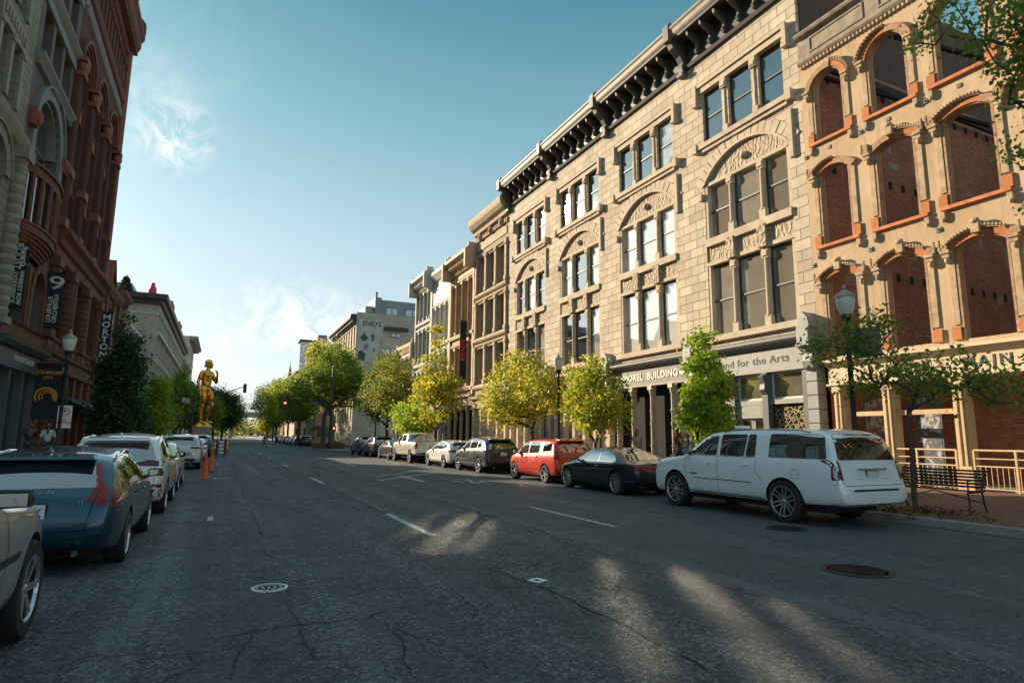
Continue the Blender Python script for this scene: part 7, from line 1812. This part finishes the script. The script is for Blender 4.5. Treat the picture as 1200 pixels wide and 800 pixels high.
# small flag banner on lamp 1
t = empty('lamp_banner', (13.4, 9.62, 3.55), 0, 'small blue grey banner hanging from the lamp by the ruin', 'banner')
m = MB(); m.tube((0,-.05,.68), (0,-.82,.68), .012, .012, 5); m.tube((0,-.05,.0), (0,-.82,.0), .012, .012, 5); m.build('rod', MT['black_metal'], t)
nt = NT('lamp_banner_cloth'); o = nt.obj(); nt.l(nt.mix(nt.ramp(nt.noise(3, 2, .5, o), [(.48, 0), (.52, 1)]), (.05,.09,.14), (.32,.26,.20)), nt.b.inputs['Base Color'])
m = MB(); m.box(-.012,.012,-.80,-.12,.01,.67); m.build('cloth', nt.mat, t)
# bench
def bench():
    t = empty('park_bench', (14.15, 8.35, .19), PI/2+.0, 'black slatted metal bench on the brick pavement behind the slim tree', 'bench')
    Lb = 1.75; m = MB()
    for i in range(7): a = -.10+i*.075; m.box(-Lb/2, Lb/2, a-.02, a+.02, .43+.004*i, .45+.004*i)
    m.build('seat', MT['black_metal'], t)
    m = MB()
    for i in range(6): z = .52+i*.065; y = -.14-i*.022; m.box(-Lb/2, Lb/2, y-.008, y+.008, z-.02, z+.022)
    m.build('backrest', MT['black_metal'], t)
    for x in (-Lb/2+.06, Lb/2-.06):
        m = MB(); m.path([(x,.36,0),(x,.34,.2),(x,.37,.43),(x,.36,.44)], .018); m.path([(x,-.24,0),(x,-.16,.2),(x,-.12,.43),(x,-.27,.93)], .018); m.tube((x,-.12,.43), (x,.37,.43), .018); m.path([(x,.36,.43),(x,.34,.66),(x,-.2,.68)], .016); m.build('leg', MT['black_metal'], t)
    m = MB(); m.tube((-Lb/2+.06,-.16,.2), (0,.1,.42), .012); m.tube((Lb/2-.06,-.16,.2), (0,.1,.42), .012); m.build('brace', MT['black_metal'], t)
bench()
# cones
MT['cone'] = M_plain('orange_cone_plastic', (.72,.085,.025), .45, var=.06, bump=0)
for i, (x, y, h, lb) in enumerate(((-.42, 26.5, .95, 'nearer orange traffic cone, standing on a white road mark'), (-.27, 31.3, .95, 'second orange traffic cone, just beyond the nearer one'))):
    t = empty('traffic_cone', (x, y, 0), .3*i, lb, 'traffic cone', 'traffic cones on the left')
    m = MB(); m.lathe([(.135,.035),(.12,.06),(.055,h-.12),(.045,h),(.03,h)], n=18); m.build('cone', MT['cone'], t, smooth=True)
    m = MB(); m.box(-.19,.19,-.19,.19,0,.035); m.build('base', MT['black_metal'] if i else MT['cone'], t, bevel=.01)
for i, (x, y, lb) in enumerate(((.62, 62.5, 'tall orange and white channelizer post, right of the sandwich board'), (-.35, 60.5, 'orange and white channelizer standing beside the farthest left cars'), (.85, 74.0, 'farthest orange channelizer, behind the tall one'))):
    t = empty('channelizer_post', (x, y, 0), 0, lb, 'road marker', 'orange channelizer posts')
    m = MB(); m.lathe([(.12,.08),(.10,.1),(.085,1.05),(.06,1.1),(.05,1.2)], n=14); m.build('post', MT['cone'], t, smooth=True)
    m = MB(); 
    for z in (.45, .75): m.lathe([(.105,z),(.10,z+.14)], n=14, cap=False)
    m.build('reflective_band', MT['letter_white'], t, smooth=True)
    m = MB(); m.lathe([(.26,0),(.24,.08),(.13,.09)], n=12); m.build('base', MT['black_metal'], t)
t = empty('sandwich_board', (.12, 49.3, 0), .15, 'black framed sandwich board standing at the edge of the left lane', 'sign')
m = MB()
for s in (-1, 1):
    y0, y1 = s*.32, s*.03
    for x in (-.28, .28): m.tube((x,y0,0), (x,y1,1.45), .025, .025, 5)
    for z in (.25, .5, .75, 1.0, 1.25, 1.44): yy = y0+(y1-y0)*z/1.45; m.tube((-.28,yy,z), (.28,yy,z), .02, .02, 5)
m.build('frame', MT['black_metal'], t)
m = MB(); 
for z in (.3, .55, .8, 1.05): yy = -(.32-.29*z/1.45)-.0; m.box(-.14,.14,yy-.035,yy-.025,z,z+.16)
m.build('white_panel', MT['letter_white'], t)
# parking sign
t = empty('parking_sign', (-5.05, 26.6, .2), 0, 'white no parking sign with red ring on a post below the lamp', 'sign')
m = MB(); m.tube((0,0,0), (0,0,3.0), .03, .03, 8); m.build('post', MT['black_metal'], t)
m = MB(); m.box(-.21,.21,-.05,-.035,1.62,2.42); p = m.build('plate', MT['letter_white'], t)
m = MB()
for i in range(20): a0, a1 = 2*PI*i/20, 2*PI*(i+1)/20; m.prism([(q*math.cos(a), 2.2+q*math.sin(a)) for q, a in ((.15,a0),(.15,a1),(.12,a1),(.12,a0))], -.056, -.051, 'y')
m.build('ring', MT['red_letters'], p); text('lettering', 'P', .2, MT['letter_dark'], p, TM((0,-.053,2.2), (1,0,0), (0,0,1)), .002, bold=.004); text('lettering', 'NO\nSTOPPING', .09, MT['red_letters'], p, TM((0,-.053,1.85), (1,0,0), (0,0,1)), .002, bold=.002)
# traffic signals
MT['sig_yel'] = M_plain('dark_signal_housing', (.03,.045,.04), .5, var=.1, bump=0)
E_red = M_flat('lit_red_signal', (1,.10,.04), .3, emit=4.5); E_dim = M_flat('unlit_signal_lens', (.03,.03,.02), .3)
def signal(loc, label, body='sig_yel', lit=True):
    t = empty('traffic_signal', loc, 0, label, 'traffic light'); m = MB(); m.box(-.18,.18,-.12,.12,-.53,.53)
    for z in (.35, 0, -.35): 
        for k in range(7): a = PI*k/7; b_ = PI*(k+1)/7; m.faces([(.14*math.cos(a),-.12,z+.14*math.sin(a)),(.14*math.cos(b_),-.12,z+.14*math.sin(b_)),(.14*math.cos(b_),-.32,z+.14*math.sin(b_)),(.14*math.cos(a),-.32,z+.14*math.sin(a))], [(0,1,2,3),(3,2,1,0)])
    m.build('housing', MT[body], t)
    for i, z in enumerate((.35, 0, -.35)):
        m = MB(); m.lathe([(.11,-.135),(.11,-.121)], (0,0,z), 14, 0, 'y'); m.build('lens', E_red if (i == 0 and lit) else E_dim, t)
    return t
t = empty('signal_pole', (11.1, 71.2, .15), 0, 'black signal pole with long arm, in front of the brick planter', 'signal pole')
m = MB(); m.lathe([(.3,0),(.3,.5),(.2,.7),(.13,.9),(.11,9.2),(.06,9.3)], n=12); m.build('pole', MT['black_metal'], t, smooth=True)
m = MB(); m.tube((0,0,5.1), (-6.2,0,5.5), .085, .05, 8); m.build('mast_arm', MT['black_metal'], t)
signal((6.15, 71.0, 4.75), 'red lit traffic light hanging over the lanes from the right pole')
m = MB(); m.box(-.45,.45,-.02,.02,-.16,.16); t = empty('street_name_sign', (9.2, 71.0, 5.15), 0, 'small green blue street name sign on the signal arm', 'sign'); m.build('blade', MT['slate_paint'], t)
t = empty('pedestrian_signal', (11.45, 71.05, 2.45), 0, 'pedestrian signal showing a lit orange hand on the signal pole', 'pedestrian signal')
m = MB(); m.box(-.24,.24,-.12,.12,-.22,.24); m.build('housing', MT['black_metal'], t)
hm = M_flat('lit_hand_symbol', (1,.13,.05), .4, emit=3.2); m = MB(); m.box(-.07,.07,-.135,-.121,-.12,.03)
for i in range(4): m.box(-.07+i*.037, -.043+i*.037, -.135, -.121, .03, .13-.02*abs(i-1.5))
m.prism([(.07,-.06),(.13,.02),(.11,.05),(.07,0)], -.135, -.121, 'y'); m.build('hand_symbol', hm, t)
t = empty('signal_pole', (-3.0, 78.2, .15), 0, 'dark signal pole by the statue plinth with an arm reaching over the road', 'signal pole')
m = MB(); m.lathe([(.22,0),(.22,.5),(.11,.8),(.09,5.8),(.05,5.9)], n=12); m.build('pole', MT['black_metal'], t, smooth=True); m = MB(); m.path([(0,0,4.6),(2.6,0,6.0),(5.2,0,7.1)], .05); m.build('mast_arm', MT['black_metal'], t)
signal((2.22, 78.0, 7.0), 'unlit dark signal head hanging left of centre above the road', lit=False)
signal((-3.35, 78.0, 3.6), 'signal head mounted on the pole left of the golden statue', lit=False)
# litter bin, planter
t = empty('litter_bin', (12.3, 58.6, .0), 0, 'dark round litter bin beside the foremost parked car on the right', 'bin'); m = MB(); m.lathe([(.28,0),(.31,.8),(.33,.85),(.28,.95),(.12,1.0)], n=14); m.build('drum', MT['black_metal'], t, smooth=True)
t = empty('brick_planter', (11.6, 76.0, .15), 0, 'low red brick planter around the large tree near the junction', 'planter'); m = MB()
for (a,b,c_,d) in ((-1.6,1.3,-4.3,-4.0),(-1.6,1.3,2.0,2.3),(-1.6,-1.3,-4.0,2.0),(1.0,1.3,-4.0,2.0)): m.box(a,b,c_,d,0,.62)
m.build('planter_wall', MT['brick'], t); m = MB(); m.box(-1.3,1.0,-4.0,2.0,0,.5); m.build('soil', M_plain('planter_soil', (.05,.04,.03), .95), t)

# ================================================================== FIGURES
SK = {k: M_plain(k, c, .6, var=.05, bump=0) for k, c in (('skin_light', (.42,.24,.16)), ('skin_dark', (.16,.08,.05)), ('cloth_black', (.015,.016,.018)), ('cloth_white', (.48,.50,.52)), ('cloth_khaki', (.20,.16,.11)), ('cloth_navy', (.025,.035,.06)), ('hair_brown', (.10,.045,.02)), ('hair_dark', (.02,.015,.012)), ('cloth_grey', (.22,.23,.24)))}
def skin_fig(pts, edges, rad, name, mat, parent, sub=2):
    me = bpy.data.meshes.new(name); me.from_pydata(pts, edges, []); o = bpy.data.objects.new(name, me); COL.objects.link(o)
    sk = o.modifiers.new('k', 'SKIN'); sk.use_smooth_shade = True
    for i, r in enumerate(rad): me.skin_vertices[0].data[i].radius = (r, r) if not isinstance(r, tuple) else r
    me.skin_vertices[0].data[0].use_root = True
    s = o.modifiers.new('s', 'SUBSURF'); s.levels = sub; s.render_levels = sub
    dg = bpy.context.evaluated_depsgraph_get(); dg.update(); m2 = bpy.data.meshes.new_from_object(o.evaluated_get(dg)); bpy.data.objects.remove(o); bpy.data.meshes.remove(me)
    m2.name = name; m2.materials.clear(); m2.materials.append(mat); m2.polygons.foreach_set('use_smooth', [True]*len(m2.polygons))
    o = bpy.data.objects.new(name, m2); COL.objects.link(o); o.parent = parent; return o
def person(loc, rz, label, skin, top, bottom, hair, pose, long_hair=False, sleeves=True, shorts=False, bag=None):
    """x forward, y left; pose: lists of joints"""
    t = empty('person', loc, rz, label, 'person'); J = pose
    P = [J['pelvis'], J['waist'], J['chest'], J['neck'], J['head0'], J['head1'],
         J['shL'], J['elL'], J['wrL'], J['haL'], J['shR'], J['elR'], J['wrR'], J['haR'],
         J['hipL'], J['knL'], J['anL'], J['toL'], J['hipR'], J['knR'], J['anR'], J['toR']]
    E_ = [(0,1),(1,2),(2,3),(3,4),(4,5),(2,6),(6,7),(7,8),(8,9),(2,10),(10,11),(11,12),(12,13),(0,14),(14,15),(15,16),(16,17),(0,18),(18,19),(19,20),(20,21)]
    R = [.115,.10,.12,.05,.06,.05,.062,.045,.032,.034,.062,.045,.032,.034,.085,.062,.042,.04,.085,.062,.042,.04]
    skin_fig(P, E_, R, 'body', SK[skin], t)
    def ex(i, k): return tuple(P[i][a] for a in range(3)), R[i]+k
    # top
    ids = [0,1,2,6,10]+([7,11] if sleeves else []); mp = {i: n for n, i in enumerate(ids)}
    ed = [(0,1),(1,2),(2,6),(2,10)]+([(6,7),(10,11)] if sleeves else [])
    skin_fig([P[i] for i in ids], [(mp[a], mp[b]) for a, b in ed], [R[i]+(.015 if i in (0,1,2) else .014) for i in ids], 'shirt', SK[top], t)
    ids = [0,14,15,18,19]+([] if shorts else [16,20]); mp = {i: n for n, i in enumerate(ids)}
    ed = [(0,14),(14,15),(0,18),(18,19)]+([] if shorts else [(15,16),(19,20)])
    skin_fig([P[i] for i in ids], [(mp[a], mp[b]) for a, b in ed], [R[i]+(.014 if i == 0 else .02) for i in ids], 'trousers' if not shorts else 'shorts', SK[bottom], t)
    m = MB(); h = Vector(P[5]); m.blob((h.x+.015, h.y, h.z-.01), (.088,.074,.108), 12, 10); m.build('face', SK[skin], t, smooth=True)
    m = MB(); m.blob((h.x-.02, h.y, h.z+.03), (.095,.085,.095), 12, 8)
    if long_hair: m.blob((h.x-.06, h.y, h.z-.12), (.07,.10,.17), 10, 8)
    m.build('hair', SK[hair], t, smooth=True)
    m = MB(); m.blob((h.x+.088, h.y, h.z-.035), (.016,.012,.02), 6, 4); m.build('nose', SK[skin], t, smooth=True)
    m = MB()
    for s in (-1, 1): m.blob((h.x+.08, h.y+s*.033, h.z-.005), (.01,.012,.008), 6, 4)
    m.build('eyes', SK['hair_dark'], t)
    for i in (17, 21):
        m = MB(); q = P[i]; m.blob((q[0]-.03, q[1], q[2]+.015), (.12,.045,.045), 10, 6); m.build('shoe', SK['cloth_black'], t, smooth=True)
    return t
def stand(walk=0.0, arms=0.1, lift=None):
    w = walk; J = dict(pelvis=(0,0,.95), waist=(0,0,1.10), chest=(.0,0,1.34), neck=(.01,0,1.50), head0=(.02,0,1.58), head1=(.025,0,1.66),
     shL=(0,.17,1.42), elL=(-.02-w*.5,.22,1.15), wrL=(.05-w*.7,.23,.92), haL=(.07-w*.7,.22,.83), shR=(0,-.17,1.42), elR=(-.02+w*.5,-.22,1.15), wrR=(.08+w*.7,-.22,.93), haR=(.10+w*.75,-.21,.85),
     hipL=(0,.09,.90), knL=(.03+w*.55,.10,.50), anL=(w,.10,.09), toL=(w+.13,.11,.04), hipR=(0,-.09,.90), knR=(.02-w*.25,-.10,.50), anR=(-w-.02,-.10,.10), toR=(-w+.11,-.11,.04))
    if lift: J.update(lift)
    return J
person((5.38, 89.0, 0), PI-.1, 'person in dark clothes striding across the road in the far crosswalk', 'skin_dark', 'cloth_black', 'cloth_khaki', 'hair_dark', stand(.34), shorts=True)
person((-7.2, 32.0, .3), -PI/2+.2, 'person in a black top with a pale print, walking under the orange ring sign', 'skin_dark', 'cloth_black', 'cloth_navy', 'hair_dark', stand(.15))
person((-6.5, 31.6, .3), -PI/2, 'person in a white t-shirt walking beside the one in black on the left', 'skin_dark', 'cloth_white', 'cloth_navy', 'hair_dark', stand(.2), long_hair=True)
person((15.2, 17.9, .24), PI/2+.3, 'person with auburn hair showing just behind the bonnet of the white suv', 'skin_light', 'cloth_black', 'cloth_navy', 'hair_brown', stand(.1), long_hair=True)
person((15.6, 20.9, .24), -PI/2, 'person with dark hair and grey top seen over the roof of the dark coupe', 'skin_light', 'cloth_grey', 'cloth_navy', 'hair_dark', stand(.15), long_hair=True)
t = empty('pale_print', (0,0,0)) if False else None
# golden statue on its plinth (a plain standing figure)
MT['gold'] = M_plain('gilded_bronze', (.85,.42,.07), .28, .85, var=.15, nscale=1.5, bump=.2, bscale=3)
t = empty('golden_statue', (-1.85, 76.8, 2.35), -.35, 'giant golden standing figure on a pale stone plinth at the left of the road', 'statue'); K = 7.25/1.80
m = MB()
def seg(a, b, r0, r1, n=9, sq=(1,1,1)):
    for i in range(n+1):
        f = i/n; r = r0+(r1-r0)*f; p = [a[k]+(b[k]-a[k])*f for k in range(3)]
        m.blob([q*K for q in p], [r*K*q for q in sq], 12, 8)
def ell(c, r): m.blob([q*K for q in c], [q*K for q in r], 14, 10)
# weight-bearing leg (right, -y), relaxed leg (left, +y)
seg((.0,-.09,.92),(.01,-.10,.52),.094,.056); seg((.01,-.10,.52),(-.02,-.105,.33),.054,.056,6); seg((-.02,-.105,.33),(-.01,-.10,.09),.056,.034); ell((.03,-.095,.72),(.085,.078,.20)); ell((-.045,-.105,.36),(.048,.052,.12)); ell((.06,-.11,.035),(.13,.045,.038)); ell((.03,-.10,.50),(.045,.045,.055))
seg((.0,.09,.92),(.12,.15,.55),.092,.056); seg((.12,.15,.55),(.04,.17,.36),.054,.055,6); seg((.04,.17,.36),(-.02,.18,.11),.055,.034); ell((.09,.12,.74),(.085,.078,.19)); ell((.01,.17,.39),(.048,.052,.12)); ell((.05,.20,.05),(.12,.045,.038)); ell((.15,.15,.53),(.04,.044,.052))
# hips, glutes, belly, ribcage
ell((-.01,0,.96),(.115,.165,.12)); ell((-.085,-.075,.93),(.09,.085,.10)); ell((-.08,.08,.91),(.088,.085,.10)); ell((.01,.01,1.10),(.10,.135,.15)); ell((.0,.02,1.27),(.115,.165,.16)); ell((-.02,.03,1.38),(.11,.185,.10))
for sy in (-1, 1): ell((.075,.03+sy*.078,1.34),(.042,.085,.062)); ell((-.09,.03+sy*.09,1.33),(.045,.085,.10)); ell((-.01,.02+sy*.115,1.18),(.075,.05,.14)); ell((-.01,.03+sy*.185,1.415),(.068,.062,.075))
for z in (1.20, 1.13, 1.06):
    for sy in (-1, 1): ell((.088,.02+sy*.035,z),(.026,.034,.032))
ell((-.01,.03,1.46),(.085,.12,.05)); seg((-.01,.03,1.45),(.02,.035,1.58),.062,.052,5)
# arms: right hangs, left bent up to the shoulder
seg((-.02,-.20,1.40),(-.05,-.27,1.15),.056,.044); ell((-.02,-.235,1.28),(.055,.052,.09)); seg((-.05,-.27,1.15),(.02,-.27,.93),.045,.028); ell((-.03,-.275,1.09),(.046,.044,.075)); ell((.035,-.262,.85),(.028,.036,.062)); ell((.05,-.25,.79),(.026,.03,.04)); seg((.05,-.24,.87),(.07,-.225,.81),.014,.011,4)
seg((-.01,.25,1.40),(.06,.35,1.18),.056,.045); ell((.02,.30,1.29),(.055,.054,.085)); seg((.06,.35,1.18),(.15,.25,1.38),.045,.028); ell((.09,.33,1.23),(.046,.046,.065)); ell((.16,.22,1.44),(.035,.03,.055)); ell((.14,.19,1.49),(.03,.032,.035)); seg((.16,.19,1.44),(.15,.15,1.47),.014,.011,4)
# head turned to its left
hc = Vector((.03,.04,1.66)); hd = Vector((.72,.70,0)).normalized(); hs = Vector((-hd.y,hd.x,0))
def hp(a, b, c): return tuple(hc+hd*a+hs*b+Vector((0,0,c)))
ell(hp(-.01,0,.02),(.088,.085,.10)); ell(hp(.03,0,-.045),(.062,.058,.062)); ell(hp(.07,0,-.09),(.022,.026,.022)); ell(hp(.088,0,-.02),(.018,.014,.032)); ell(hp(.075,0,.025),(.02,.05,.016)); ell(hp(.078,0,-.062),(.014,.026,.012))
for sy in (-1, 1): ell(hp(-.01,sy*.082,-.01),(.018,.012,.028))
rg = random.Random(2)
for i in range(60):
    a = rg.uniform(0, 2*PI); e = rg.uniform(.05, 1.5); p = (math.cos(e)*math.cos(a), math.cos(e)*math.sin(a), math.sin(e))
    if p[0] > .55 and p[2] < .55: continue
    ell(hp(-.02+p[0]*.098, p[1]*.096, .025+p[2]*.10), (.024,.024,.022))
for i in range(16): a = PI*.5+PI*i/15; ell(hp(-.03+.085*math.cos(a), .085*math.sin(a), -.04+rg.uniform(-.02,.02)), (.024,.024,.026))
raw = m._build('figure', MT['gold'])
md = raw.modifiers.new('r', 'REMESH'); md.mode = 'VOXEL'; md.voxel_size = .045
sm = raw.modifiers.new('s', 'SMOOTH'); sm.factor = .5; sm.iterations = 3
dg = bpy.context.evaluated_depsgraph_get(); dg.update(); me_ = bpy.data.meshes.new_from_object(raw.evaluated_get(dg)); bpy.data.objects.remove(raw)
me_.name = 'figure'; me_.polygons.foreach_set('use_smooth', [True]*len(me_.polygons)); me_.materials.clear(); me_.materials.append(MT['gold'])
fig = bpy.data.objects.new('figure', me_); COL.objects.link(fig); fig.parent = t; fig.location = (0,0,.42); fig.rotation_euler[2] = -.25
m = MB(); m.lathe([(1.0,0),(1.05,.15),(.8,.35),(.62,.5),(.4,.62)], n=10); m.build('rock_base', MT['gold'], t)
t = empty('statue_plinth', (-1.85, 76.8, .15), 0, 'square pale stone block plinth under the golden figure', 'plinth'); m = MB(); m.box(-.92,.92,-1.0,1.0,0,2.08); m.box(-1.0,1.0,-1.1,1.1,2.08,2.2); m.box(-1.0,1.0,-1.1,1.1,0,.15)
m.build('block', M_masonry('plinth_stone_blocks', (.42,.40,.37), (.36,.34,.31), (.2,.19,.18), .9, .6, .012, .3), t)
# red birds on the roof edge
P_pen = M_flat('red_plastic', (.65,.02,.05), .35)
for i, (x, y, z, lb) in enumerate(((-9.9, 95.6, 20.55, 'nearest red bird figure on the dark roof corner'), (-8.4, 107.5, 20.55, 'middle red bird figure on the roof edge'), (-8.4, 127, 20.55, 'farthest red bird figure on the roof edge'))):
    t = empty('bird_figure', (x, y, z), .6*i, lb, 'statue', 'red bird figures on the roof'); m = MB(); m.lathe([(.25,0),(.48,.12),(.52,.6),(.40,1.1),(.22,1.35),(.25,1.5),(.20,1.66),(.03,1.74)], n=14); b = m.build('figure', P_pen, t, smooth=True)
    m = MB(); 
    for s in (-1, 1): m.blob((0, s*.5, .75), (.16,.08,.42), 8, 6)
    m.tube((.2,0,1.55), (.42,0,1.5), .06, .01, 6); m.build('flipper', P_pen, t, smooth=True)
t = empty('roof_topiary', (-13.3, 97, 20.5), 0, 'dark conical clipped evergreen on the roof beside the penthouse', 'shrub'); rs = np.random.RandomState(77)
leaf_mesh(rs, [(r_*math.cos(a), r_*math.sin(a), z) for z in np.linspace(.3, 2.4, 14) for a in np.linspace(0, 6, 7) for r_ in [(.9*(1-z/2.9))]], 14, .14, .22, 'foliage', LF['dark'], t); m = MB(); m.lathe([(.5,-.3),(.6,.3)], n=10); m.tube((0,0,0),(0,0,2.2),.06); m.build('tub', MT['black_metal'], t)

# ================================================================== FAR SKYLINE
def far_block(nm, x, y, w, d, h, mat, label, n=0, rows=0, cat='building', z0=0, top=None):
    t = empty(nm, (x, y, z0), 0, label, cat); m = MB(); m.box(-w/2, w/2, 0, d, -.1, h); m.build('wall', MT[mat], t)
    for r in range(rows):
        for i in range(n):
            f = MB(); u = -w/2+w*(i+.25)/n; z = h*(r+.3)/rows; f.box(u, u+w/n*.5, -.06, -.02, z, z+h/rows*.5); f.build('window', MT['glass_dark'], t)
    if top: m = MB(); m.box(-w/2-.5, w/2+.5, -.5, d+.5, h, h+top); m.build('roof', MT['cornice_dark'], t)
    return t
MT['teal_glass'] = M_glass('teal_curtain_wall', dark=(.03,.11,.12), rough=.05)
far_block('office_tower', 30.2-1.6, 250, 5.4, 6, 38, 'teal_glass', 'distant teal glass tower at the left of the skyline cluster', 3, 8, top=.8)
far_block('office_tower', 33.6, 246, 3.4, 6, 40.5, 'brownstone', 'distant slim brown tower, tallest of the skyline cluster', 2, 8)
far_block('office_tower', 37.3-2.0, 238, 2.6, 6, 33.5, 'tan_stone', 'distant short tan tower in front of the brown one', 2, 6)
far_block('office_tower', 27.3, 150, 3.9, 5, 23.2, 'tan_stone', 'pale tower with dark roof behind the corner block roofline', 2, 6, top=.9)
far_block('office_block', 22.0, 132, 9, 16, 18.6, 'brownstone', 'low brown block just left of the cream corner block', 5, 4, top=.4)
far_block('office_block', 20.8, 160, 9, 30, 17, 'cream_brick', 'far cream building on the right beyond the tree mass', 5, 4, top=.4)
far_block('office_block', 24.0, 200, 10, 30, 14, 'redbrick', 'far red brick building at the right end of the street', 5, 3, top=.4)
for i, (x, y, h, lb) in enumerate(((22.6, 250, 28.5, 'distant dark pointed church spire above the green tree'), (16.8, 250, 20.5, 'distant stone church tower with a domed cap'))):
    t = empty('church_tower', (x, y, 0), 0, lb, 'church tower'); m = MB(); m.box(-1.6,1.6,-1.6,1.6,-.1,h*.72); m.build('tower', MT['stone_trim'], t)
    m = MB(); m.lathe([(1.7,h*.72),(1.3,h*.80) if i else (.9,h*.84),(1.0,h*.87) if i else (.45,h*.93),(.1,h),(.05,h+1.2)], n=8); m.build('spire', MT['cornice_dark'], t)
t = empty('overpass_bridge', (4, 300, 0), 0, 'pale elevated road bridge crossing the far end of the street', 'bridge'); m = MB(); m.box(-70,90,-6,6,9.4,10.6); m.box(-70,90,-6.3,-6,10.4,11.6); m.build('deck', MT['concrete'], t)
m = MB()
for x in range(-66, 90, 22): m.box(x-.8,x+.8,-3,3,-.1,9.4); m.box(x-1.5,x+1.5,-5,5,8.6,9.41)
m.build('pier', MT['concrete'], t)
for i, (x, y, h) in enumerate(((9.5, 290, 17), (16.5, 330, 20))):
    t = empty('highway_light_pole', (x, y, 0), 0, ('thin highway light pole left of the overpass gap', 'thin taller highway light pole behind the overpass')[i], 'light pole'); m = MB(); m.tube((0,0,0), (0,0,h), .14, .08, 6); m.build('pole', MT['concrete'], t); m = MB(); m.tube((-1.2,0,h), (1.2,0,h), .06, .06, 5); m.box(-1.6,-1.0,-.2,.2,h-.1,h+.08); m.box(1.0,1.6,-.2,.2,h-.1,h+.08); m.build('lamp_head', MT['concrete'], t)
# cafe umbrella beyond the planter
t = empty('cafe_umbrella', (13.6, 98, .15), 0, 'dark red market umbrella beyond the brick planter', 'umbrella'); m = MB(); m.lathe([(1.6,2.3),(.8,2.75),(.04,3.0)], n=8); m.build('canopy', M_plain('maroon_canvas', (.10,.02,.02), .8), t); m = MB(); m.tube((0,0,0),(0,0,2.9),.035); m.build('pole', MT['black_metal'], t)
